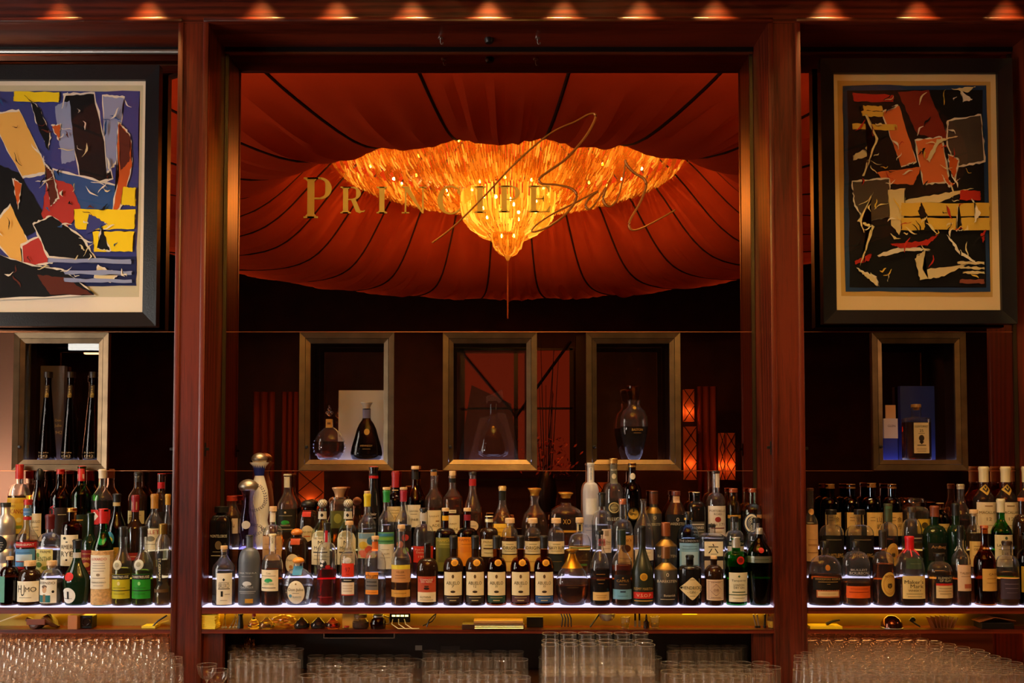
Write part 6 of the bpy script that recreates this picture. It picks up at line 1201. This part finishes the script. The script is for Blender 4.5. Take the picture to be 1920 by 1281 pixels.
# ================================================================ TOOLS IN THE GAP UNDER THE BOTTLES
GZ = zLow+.0005; GH = TZ[1]-.033-zLow
def GY(Y): return -.212+(Y+.13)*.25
def gx(px, Y=-.15): return P(px, 1180, GY(Y)).x
def gt(name, desc, cat, px, Y=-.15): 
    e = empty(name, (gx(px, Y), GY(Y), GZ)); tag(e, desc, cat, 'tools in the gap under the bottles'); return e
kk = (4.05)/FPX
def flask(px, desc, liqc, top=1148, w=28, stop=None):
    e = gt('flask', desc, 'flask', px); R = w/2*kk; H = min(GH-.006, (1180-top)*kk)
    pr_ = [(R*.7, 0), (R*.95, .004), (R, .014), (R*.85, .026), (R*.4, .038), (.006, .046), (.006, H)]
    MB().lathe([(0, 0)]+pr_, 20).obj('glass_body', GLASS, e, True)
    MB().lathe([(0, .003), (R*.66, .003), (R*.93, .008), (R*.95, .014), (R*.8, .024), (0, .025)], 20).obj('liquid', LQ[liqc], e, True)
    if stop: MB().lathe([(0, H-.012), (.0085, H-.012), (.0085, H), (0, H)], 12).obj('cap', colm(stop), e, True)
flask(476, 'small clear flask with red cap under the bottles', 'straw', 1154, 22, '#b0301c')
flask(500, 'long necked clear flask with pale liquid', 'straw', 1147, 30)
flask(566, 'long necked flask of black bitters, left of the two dark ones', 'dark', 1147, 29)
flask(597, 'long necked flask of dark red bitters', 'dark', 1147, 29)
flask(624, 'long necked flask with amber dregs', 'amb', 1147, 27)
# napkins
for i in range(9):
    e_ = MB().box(-.034, .034, -.03, .03, 0, .0065, .001).obj('folded_napkin', colm('#e8c83a', .7), None, False, (gx(394)+random.uniform(-.003, .003), GY(-.15), GZ+.0068*i)); e_.rotation_euler.z = random.uniform(-.08, .08)
    tag(e_, 'yellow folded napkin beside left pillar, %s from the bottom of the stack' % ['first', 'second', 'third', 'fourth', 'fifth', 'sixth', 'seventh', 'eighth', 'ninth'][i], 'napkin', 'stack of yellow napkins')
# bar spoons and tweezers
for j, (px, lean) in enumerate(((417, .2), (423, -.15), (432, .5), (439, .35), (445, -.3))):
    e = gt('bar_spoon', 'thin metal bar tool, number %s from the napkins' % ['one', 'two', 'three', 'four', 'five'][j], 'bar tool', px, -.14+.01*j)
    MB().tube([(0, 0, .002), (lean*.05, .01, .06), (lean*.07, .015, GH-.01)], .0016, 6).obj('handle', STEEL, e, True)
    MB().lathe([(0, -.002), (.008, 0), (.006, .006), (0, .006)], 8).obj('bowl', STEEL, e, True)
e = gt('dropper_bottle', 'narrow black bottle with flat top between tools and flasks', 'bottle', 451); MB().lathe([(0, 0), (.013, 0), (.012, .02), (.009, GH-.018), (.009, GH-.012)], 14).obj('body', BLACKP, e, True); MB().lathe([(0, GH-.012), (.012, GH-.012), (.012, GH-.006), (0, GH-.006)], 12).obj('cap', BLACKP, e, True)
# bag of dried orange slices
rg = random.Random(11)
e = gt('snack_bag', 'crumpled clear bag of dried orange pieces', 'bag', 532, -.12)
bm = bmesh.new(); bmesh.ops.create_icosphere(bm, subdivisions=3, radius=1)
for q in bm.verts: q.co = Vector((q.co.x*.058, q.co.y*.035, .028+q.co.z*.027))*1.0+Vector((rg.gauss(0, .0022), rg.gauss(0, .0022), 0))
for q in bm.verts: q.co.z = max(.001, q.co.z+rg.gauss(0, .0015))
me = bpy.data.meshes.new('film'); bm.to_mesh(me); bm.free(); me.materials.append(thin_glass('plastic_film', (.95, .85, .65), 1.45, .08)); o = bpy.data.objects.new('film', me); COL.objects.link(o); o.parent = e
for i in range(12):
    MB().lathe([(0, 0), (.011, 0), (.011, .003), (0, .003)], 10, c=(rg.uniform(-.036, .036), rg.uniform(-.015, .015), .006+.0034*i)).obj('orange_slice', colm('#b8621c', .6), e)
# paper carton, jars, jug, scale, cables, trays
o = MB().box(-.037, .037, -.02, .02, 0, GH-.006, .001).obj('paper_carton', colm('#c8983a', .6), None, False, (gx(659, -.09), GY(-.09), GZ)); tag(o, 'plain tan carton standing behind the small jars', 'carton')
e = gt('spice_jar', 'glass jar with dark lid and brown spices', 'jar', 676); MB().lathe([(0, 0), (.030, 0), (.036, .006), (.036, .03), (.028, .04), (.026, .046)], 18).obj('glass_body', GLASS, e, True); MB().lathe([(0, .002), (.028, .002), (.033, .008), (.033, .026), (0, .027)], 18).obj('spices', colm('#4a2410', .8), e, True); MB().lathe([(0, .046), (.028, .046), (.028, .060), (0, .061)], 16).obj('lid', colm('#5a3a1c', .5), e, True)
e = gt('red_cap_vial', 'tiny vial with flat red cap before the tan carton', 'vial', 650, -.2); MB().lathe([(0, 0), (.009, 0), (.009, .006)], 12).obj('body', GLASS, e, True); MB().lathe([(0, .006), (.011, .006), (.011, .011), (0, .011)], 12).obj('cap', colm('#b02a18'), e, True)
e = gt('syrup_jug', 'small dark glass jug with steel collar', 'jug', 709); MB().lathe([(0, 0), (.032, 0), (.036, .02), (.028, .042), (.02, .05), (.022, .062), (.018, .062)], 18).obj('body', GL['brown'], e, True); MB().lathe([(.021, .046), (.024, .048), (.024, .056), (.021, .058)], 16).obj('collar', STEEL, e, True); MB().tube([(.034, 0, .016), (.05, 0, .022), (.048, 0, .045), (.026, 0, .052)], .003, 6).obj('handle', STEEL, e, True)
e = gt('power_strip', 'black charger block with bright yellow lamps and white leads', 'charger', 750, -.03); MB().box(-.045, .045, -.01, .012, .02, .062, .003).obj('body', BLACKP, e)
for i in range(4): MB().box(-.034+.019*i, -.020+.019*i, -.0125, -.0105, .046, .053).obj('lamp', emis('charger_lamp', (1, .8, .2), 4, False), e)
for i in range(3): MB().tube([(-.03+.025*i, -.012, .035), (-.03+.03*i, -.05, .02), (.0+.03*i, -.07, .004), (.03+.03*i, -.06, .003)], .002, 6).obj('lead', colm('#d8c890'), e, True)
e = gt('cable', 'dark cable looping down beside the wooden tray', 'cable', 800, -.09); MB().tube([(0, 0, .002), (.01, 0, .03), (.03, .01, .05), (.05, .02, GH-.004)], .0028, 6).obj('cable_run', BLACKP, e, True); MB().tube([(-.02, .02, .0026), (.02, .03, .02), (.035, .03, .04), (.04, .03, GH-.004)], .0028, 6).obj('cable_run', BLACKP, e, True)
e = gt('wooden_tray', 'long low dark wooden tray with lighter lid', 'tray', 925, -.16); MB().box(-.135, .135, -.034, .045, 0, .022, .002).obj('tray', DARKW, e); MB().box(-.085, .13, -.02, .045, .0225, .034, .001).obj('lid', wood('light_lid', (.3, .12, .04), (.55, .27, .1), (1.5, 20, 20)), e); MB().tube([(-.08, -.040, .006), (.13, -.040, .006)], .004, 8).obj('metal_rod', STEEL, e); MB().tube([(-.08, -.040, .014), (.13, -.040, .014)], .003, 8).obj('metal_rod', STEEL, e)
o = MB().box(-.036, .036, -.01, .012, 0, .045, .002).obj('card_reader', BLACKP, None, False, (gx(1003, -.07), GY(-.07), GZ)); tag(o, 'black card reader standing behind the wooden tray', 'card reader')
e = gt('coiled_leads', 'dark coiled leads hanging beside the strainer', 'cable', 1060, -.1)
for i in range(4): MB().tube([(-.02+.012*i, 0, GH-.004), (-.012+.012*i, -.008, .04), (-.016+.014*i, 0, .003)], .003, 6).obj('lead', BLACKP, e, True)
e = gt('fine_strainer', 'steel mesh strainer hanging upside down with black handle', 'strainer', 1138, -.13); MB().lathe([(.036, GH-.006), (.034, GH-.022), (.022, GH-.036), (0, GH-.040)], 20).obj('mesh_bowl', STEEL, e, True); MB().tube([(.036*math.cos(2*pi*i/24), .036*math.sin(2*pi*i/24), GH-.006) for i in range(25)], .002, 6, False).obj('rim', STEEL, e, True); MB().tube([(-.034, 0, GH-.01), (-.075, -.01, .005)], .004, 6).obj('handle', BLACKP, e)
for j, (px, d) in enumerate(((1172, 'yellow lit tasting glass left of the tongs'), (1228, 'clear measuring cup with spout right of the dropper'))):
    e = gt('measuring_glass', d, 'glass', px); MB().lathe([(0, .001), (.016, .001), (.021, .05), (.0195, .05), (.015, .005), (0, .005)], 16).obj('cup', GLASS, e, True); MB().lathe([(0, .005), (.0155, .006), (.017, .02), (0, .021)], 16).obj('liquid', LQ['yel'], e, True)
for j, (px, d) in enumerate(((1191, 'dark handled bar knife, left of the pair'), (1199, 'dark handled bar knife, right of the pair'))):
    e = gt('bar_knife', d, 'knife', px, -.1); MB().box(-.004, .004, -.003, .003, .03, GH-.004, .001).obj('handle', BLACKP, e); MB().box(-.005, .005, -.001, .001, .002, .03).obj('blade', STEEL, e)
e = gt('dropper_bottle', 'small dark dropper bottle before the yellow plate', 'bottle', 1212); MB().lathe([(0, 0), (.013, 0), (.013, .028), (.006, .036), (.006, .042)], 14).obj('body', GL['dbrown'], e, True); MB().lathe([(0, .042), (.005, .042), (.003, .058), (0, .06)], 10).obj('dropper', BLACKP, e, True)
o = MB().box(-.033, .033, -.001, .0, 0, .014).obj('paper_tag', colm('#f2d84a', .6), None, False, (P(1293, 1153, -.1605).x, -.1605, GZ+.048)); tag(o, 'bright yellow paper tag stuck on the metal plate', 'tag')
for j, (px, ln) in enumerate(((1418, -.3), (1423, -.2), (1434, .05))):
    e = gt('muddler', ['steel muddler leaning left by the right pillar', 'second steel muddler leaning left by the right pillar', 'black twisted bar spoon upright by the right pillar'][j], 'bar tool', px, -.12); MB().tube([(0, 0, .002), (ln*.04, 0, GH-.01)], .005 if j == 2 else .0035, 8).obj('shaft', BLACKP if j == 2 else STEEL, e, True); MB().lathe([(0, 0), (.007, 0), (.007, .008), (0, .009)], 10).obj('foot', BLACKP, e, True)
e = gt('sugar_pot', 'yellow lit glass pot in the right corner of the gap', 'pot', 1448, -.12); MB().lathe([(0, 0), (.018, 0), (.022, .03), (.02, .05), (.018, .05)], 16).obj('glass_body', GLASS, e, True); MB().lathe([(0, .002), (.017, .002), (.02, .028), (0, .029)], 16).obj('sugar', colm('#e8c040', .7), e, True)
# left bay gap
o = MB().box(-.05, .05, -.03, .03, 0, .004).obj('white_cloth', colm('#d8c8a8', .8), None, False, (gx(22), GY(-.14), GZ+.045)); o.rotation_euler = (0, -.35, .1); tag(o, 'pale folded cloth lying over leather pouch at far left', 'cloth')
e = gt('leather_pouch', 'slumped brown leather pouch under the left bottles', 'pouch', 80, -.15)
bm = bmesh.new(); bmesh.ops.create_icosphere(bm, subdivisions=3, radius=1)
for q in bm.verts: q.co = Vector((q.co.x*.075+rg.gauss(0, .002), q.co.y*.04, max(0.001, .024+q.co.z*.022+.014*math.sin(q.co.x*5)+rg.gauss(0, .001))))
me = bpy.data.meshes.new('pouch_body'); bm.to_mesh(me); bm.free(); me.materials.append(colm('#4a2010', .45)); o = bpy.data.objects.new('pouch_body', me); COL.objects.link(o); o.parent = e
MB().box(-.05, .03, -.042, -.037, .02, .045, .002).obj('flap', colm('#6a3014', .45), e)
o = MB().box(-.02, .02, -.035, .045, 0, GH-.008, .001).obj('wooden_divider', colm('#a8683a', .55), None, False, (gx(143), GY(-.16), GZ)); tag(o, 'upright light wooden divider in the left gap', 'divider')
e = gt('camera_lens', 'round black device with glass eye beside the wooden divider', 'device', 166, -.14); MB().box(-.028, .024, -.02, .03, 0, .056, .004).obj('body', BLACKP, e); MB().lathe([(0, .003), (.012, .003), (.014, .0), (.019, .0), (.019, .012)], 18).obj('lens', pr('lens_glass', (.02, .01, .008), .05), e, True).matrix_local = Matrix.Translation((.002, -.032, .03)) @ Matrix.Rotation(-pi/2, 4, 'X')
e = gt('cocktail_tongs', 'dark tongs with yellow grips lying by the left pillar', 'tongs', 300, -.16); MB().tube([(-.035, 0, .004), (-.01, 0, .03), (.03, 0, .055)], .004, 6).obj('arm', BLACKP, e, True); MB().tube([(-.03, .01, .004), (.005, .01, .022), (.035, .01, .03)], .004, 6).obj('arm', colm('#d8b02a', .5), e, True)
o = MB().box(-.03, .03, -.03, .03, 0, .010, .001).obj('sticky_notes', colm('#f0d040', .6), None, False, (gx(283, -.08), GY(-.08), GZ)); tag(o, 'pad of yellow notes beside the tongs', 'notepad')
# right bay gap
o = MB().box(-.07, .07, -.03, .04, 0, .012, .001).obj('sticky_notes', colm('#f0c81c', .6), None, False, (gx(1545), GY(-.15), GZ)); tag(o, 'flat yellow pad in the right gap beside the pillar', 'notepad')
e = gt('bottle_opener', 'dark wing shaped opener lying on the yellow pad', 'opener', 1562, -.15); e.location.z = GZ+.0125; MB().tube([(-.03, 0, .004), (0, 0, .016), (.03, .0, .022)], [.008, .006, .003], 8).obj('lever', BLACKP, e, True)
e = gt('copper_bowl', 'dark shiny round bowl upside down in the right gap', 'bowl', 1672, -.14); MB().lathe([(.045, .001), (.044, .02), (.034, .04), (.016, .052), (0, .054)], 24).obj('shell', pr('dark_copper', (.12, .035, .02), .12, .9), e, True); MB().lathe([(.045, 0), (.047, .001), (.047, .004), (.045, .005)], 24).obj('rim', STEEL, e, True)
e = gt('cork_puller', 'black lever corkscrew next to the shiny bowl', 'corkscrew', 1712, -.15); MB().tube([(-.015, 0, .035), (.03, 0, .006)], .004, 8).obj('arm', BLACKP, e, True); MB().lathe([(0, .028), (.01, .03), (.012, .04), (.006, .047), (0, .048)], 12).obj('knob', BLACKP, e, True)
e = gt('paper_fan', 'fanned brown paper coasters leaning in the right gap', 'coasters', 1765, -.14)
for i in range(7): MB().box(-.003, .0, -.02, .02, .001, .052).obj('coaster', colm('#6a3018', .6), e).matrix_local = Matrix.Translation((-.035+.013*i, 0, .0)) @ Matrix.Rotation(-.4+.14*i, 4, 'Y')
e = gt('folded_menu', 'brown folded menu lying open at the right end of gap', 'menu', 1860, -.13)
MB().add([(-.07, -.03, .03), (.0, -.03, .05), (.0, .04, .05), (-.07, .04, .03), (.09, -.03, .035), (.09, .04, .035)], [(0, 1, 2, 3), (1, 4, 5, 2)]).obj('cover', colm('#8a4a28', .6), e); e.children[0].modifiers.new('t', 'SOLIDIFY').thickness = .002
MB().box(-.06, .08, -.03, .04, 0, .026, .002).obj('book_block', BLACKP, e)
# things on the recess wall
o = MB().box(-.016, .016, -.001, 0, -.011, .011).obj('wall_label', colm('#a89a88', .6), None, False, (P(785, 1215, .1).x, .0995, P(785, 1215, .1).z)); tag(o, 'small pale printed sticker on the recess back', 'sticker')
o = MB().box(-.045, .045, -.003, 0, -.010, .010, .002).obj('wall_socket', colm('#3a2c28', .4), None, False, (P(845, 1215, .1).x, .0995, P(845, 1215, .1).z)); tag(o, 'dark flat socket plate on the recess back', 'socket')
xa, xb = P(612, 1200, -.05).x, P(742, 1200, -.05).x
e = empty('hanging_tray', ((xa+xb)/2, -.05, zLowB)); tag(e, 'shallow steel tray hanging under the lower board', 'tray'); h_ = (xb-xa)/2
MB().box(-h_, h_, -.06, .06, -.048, -.045).obj('base', STEEL, e)
for s in (-1, 1): MB().box(s*h_-.002, s*h_+.002, -.06, .06, -.048, -.0005).obj('side', STEEL, e)
# ================================================================ GLASSES ON THE COUNTER
CZ = COUNTER+.0006
WG = thin_glass('drinking_glass', (.985, .975, .96), 1.75, haze=(.010, (1, .9, .78)))
WR = thin_glass('glass_rim', (.9, .88, .85), 1.7, haze=(.14, (1, .88, .74)))
def ring(r, z, t=.0011, seg=24):
    m = MB()
    return m.lathe([(r-t, z), (r, z+t), (r+t, z), (r, z-t), (r-t, z)], seg)
def glass_mesh(name, wall, rims):
    """thin wall plus the thick edges (rim, foot, ribs) that catch the light, one mesh with two materials"""
    me = bpy.data.meshes.new(name); m = MB(); m.add(wall.v, wall.f); k = len(wall.f)
    for q in rims: m.add(q.v, q.f)
    me.from_pydata(m.v, [], m.f); me.update()
    me.polygons.foreach_set('use_smooth', [True]*len(me.polygons)); me.set_sharp_from_angle(angle=math.radians(40))
    me.materials.append(WG); me.materials.append(WR)
    me.polygons.foreach_set('material_index', [0 if i < k else 1 for i in range(len(me.polygons))]); return me
def wine_mesh():
    wall = MB().lathe([(.006, .053), (.020, .062), (.030, .078), (.0335, .098), (.0325, .120), (.0285, .148), (.0255, .168)], 20)
    foot = MB().lathe([(0, 0), (.030, 0), (.031, .0015), (.008, .005), (.0035, .012), (.0032, .045), (.006, .053), (0, .055)], 14)
    return glass_mesh('wine_glass', wall, [foot, ring(.0255, .168, .0007, 20)])
def coupe_mesh():
    wall = MB().lathe([(.007, .068), (.024, .080), (.036, .097), (.0400, .118), (.0405, .130)], 22)
    foot = MB().lathe([(0, 0), (.029, 0), (.030, .0015), (.008, .005), (.0035, .012), (.0032, .060), (.007, .068), (0, .070)], 14)
    return glass_mesh('coupe_glass', wall, [foot, ring(.0405, .130, .0007, 22)])
def tumbler_mesh(name, r, h, ribs):
    wall = MB().lathe([(r*.93, .003), (r*.95, .008), (r, h)], 28)
    base = MB().lathe([(0, 0), (r*.9, 0), (r*.93, .003), (r*.9, .010), (0, .008)], 24)
    rims = [base, ring(r, h, .0008, 28)]
    if ribs:
        q = MB()
        for i in range(ribs):
            a = 2*pi*i/ribs; c_, s_ = math.cos(a), math.sin(a); w_ = .0005
            z0, z1 = .008, h*.86; R0, R1 = r*.952+.0004, r*.99+.0004
            q.add([(R0*c_-w_*s_, R0*s_+w_*c_, z0), (R0*c_+w_*s_, R0*s_-w_*c_, z0), (R1*c_+w_*s_, R1*s_-w_*c_, z1), (R1*c_-w_*s_, R1*s_+w_*c_, z1)], [(0, 1, 2, 3)])
        rims.append(q)
    return glass_mesh(name, wall, rims)
def small_mesh():
    wall = MB().lathe([(.006, .062), (.017, .068), (.026, .082), (.0295, .102), (.0285, .125), (.0265, .148), (.0262, .165)], 20)
    foot = MB().lathe([(0, 0), (.026, 0), (.027, .0015), (.008, .005), (.0035, .012), (.0032, .054), (.006, .062), (0, .064)], 12)
    return glass_mesh('stemmed_glass', wall, [foot, ring(.0262, .165, .0007, 20)])
M_S = small_mesh()
M_W = wine_mesh(); M_C = coupe_mesh()
M_T = tumbler_mesh('tumbler', .037, .098, 0); M_R = tumbler_mesh('ribbed_tumbler', .036, .118, 24); M_H = tumbler_mesh('highball_glass', .029, .135, 8)
rg = random.Random(21)
def put(me, name, label, group, x, y, z=CZ, flip=False):
    o = bpy.data.objects.new(name, me); COL.objects.link(o); o.location = (x+rg.uniform(-.0006, .0006), y+rg.uniform(-.0006, .0006), z); o.rotation_euler = (0, 0, rg.uniform(0, 6.28))
    tag(o, label, 'glass', group); return o
ORD = ['first', 'second', 'third', 'fourth', 'fifth', 'sixth', 'seventh', 'eighth', 'ninth', 'tenth', 'eleventh', 'twelfth', 'thirteenth', 'fourteenth', 'fifteenth', 'sixteenth', 'seventeenth', 'eighteenth', 'nineteenth', 'twentieth']
# left field of wine glasses (staggered rows, the front rows run past the pillar)
nrow = 10
for j in range(nrow):
    y = -.045-.0695*j
    x0 = P(-30, 1230, y).x; x1 = P(318, 1230, y).x if j < 5 else P(345, 1230, y).x
    x = x1-.034-(.035 if j % 2 else 0); c = 0
    while x > x0-.03:
        if not (y > -.30 and x > PIL[1][0]-.036): put(M_W, 'wine_glass', 'clear tulip wine glass left of left pillar, %s row from back, %s from pillar' % (ORD[j], ORD[c]), 'wine glasses at the left', x, y); c += 1
        x -= .0705
# right field of small round-bowled stemmed glasses, thinning out to the back right
for j in range(12):
    y = -.05-.0615*j
    x0 = PIL[2][1]+.034 if y > -.30 else P(1500, 1230, y).x; x1 = P(min(1945, 1740+24*j), 1230, y).x; x = x0+(.0305 if j % 2 else 0); c = 0
    while x < x1:
        put(M_S, 'stemmed_glass', 'small stemmed glass right of right pillar, %s row from back, %s from pillar' % (ORD[j], ORD[c]), 'stemmed glasses at the right', x, y); c += 1
        x += .0615
# middle bay
def grid(me, name, label, group, px0, px1, ys, dx, z=CZ, py=1235, stag=True):
    for j, y in enumerate(ys):
        x0 = P(px0, py, y).x; x1 = P(px1, py, y).x; x = x0+(dx/2 if (stag and j % 2) else 0); c = 0
        while x <= x1+.001: put(me, name, label+', %s%s from left' % ((ORD[j]+' row from back, ') if len(ys) > 1 else '', ORD[c]), group, x, y, z); x += dx; c += 1
grid(M_C, 'coupe_glass', 'coupe glass at foot of left pillar', 'coupes by the left pillar', 388, 416, (-.42, -.52), .088)
grid(M_H, 'highball_glass', 'straight highball glass right of left pillar', 'highball glasses', 440, 560, (-.06, -.125, -.19, -.30, -.365, -.43), .062)
grid(M_T, 'tumbler', 'smooth tumbler left of ribbed ones', 'smooth tumblers', 592, 775, (-.10, -.18, -.26, -.34), .078)
grid(M_T, 'tumbler', 'smooth tumbler in front row along counter edge', 'front row tumblers', 578, 780, (-.47,), .078)
grid(M_R, 'ribbed_tumbler', 'short ribbed tumbler below the sticker', 'ribbed tumblers', 806, 985, (-.10, -.18, -.26), .0775)
grid(M_T, 'tumbler', 'smooth tumbler before short ribbed ones', 'smooth tumblers before ribbed', 815, 985, (-.42, -.50), .078)
# stacked ribbed tumblers: a lower layer carries an upper one
grid(M_R, 'ribbed_tumbler', 'ribbed tumbler, lower layer of bright stack', 'lower layer of the stack', 1032, 1215, (-.30, -.38, -.46, -.54), .0765, stag=False)
grid(M_R, 'ribbed_tumbler', 'ribbed tumbler, upper layer of bright stack', 'upper layer of the stack', 1032, 1215, (-.30, -.46, -.54), .0765, CZ+.1186, stag=False)
grid(M_R, 'ribbed_tumbler', 'ribbed tumbler behind bright stack', 'ribbed tumblers at the back', 1025, 1230, (-.06, -.14, -.22), .0775)
grid(M_H, 'highball_glass', 'highball glass at back right', 'highball glasses at right', 1262, 1392, (-.06, -.125, -.19), .062, CZ)
grid(M_R, 'ribbed_tumbler', 'ribbed tumbler beside right pillar', 'ribbed tumblers at right', 1255, 1452, (-.33, -.41, -.49, -.57), .0775)
# crumpled film bag behind the highballs
e = empty('crumpled_bag', (P(462, 1215, -.02).x, .03, COUNTER)); tag(e, 'crumpled shiny cellophane bag behind the highball glasses', 'bag')
bm = bmesh.new(); bmesh.ops.create_icosphere(bm, subdivisions=4, radius=1)
for q in bm.verts:
    n_ = .75+.25*math.sin(9*q.co.x+4*q.co.z)*math.sin(7*q.co.z+5*q.co.y)+rg.gauss(0, .03); q.co = Vector((q.co.x*.045*n_, q.co.y*.04*n_, .085+q.co.z*.085*n_))
me = bpy.data.meshes.new('film'); bm.to_mesh(me); bm.free(); me.materials.append(pr('copper_foil', (.42, .17, .06), .16, .85)); o = bpy.data.objects.new('film', me); COL.objects.link(o); o.parent = e
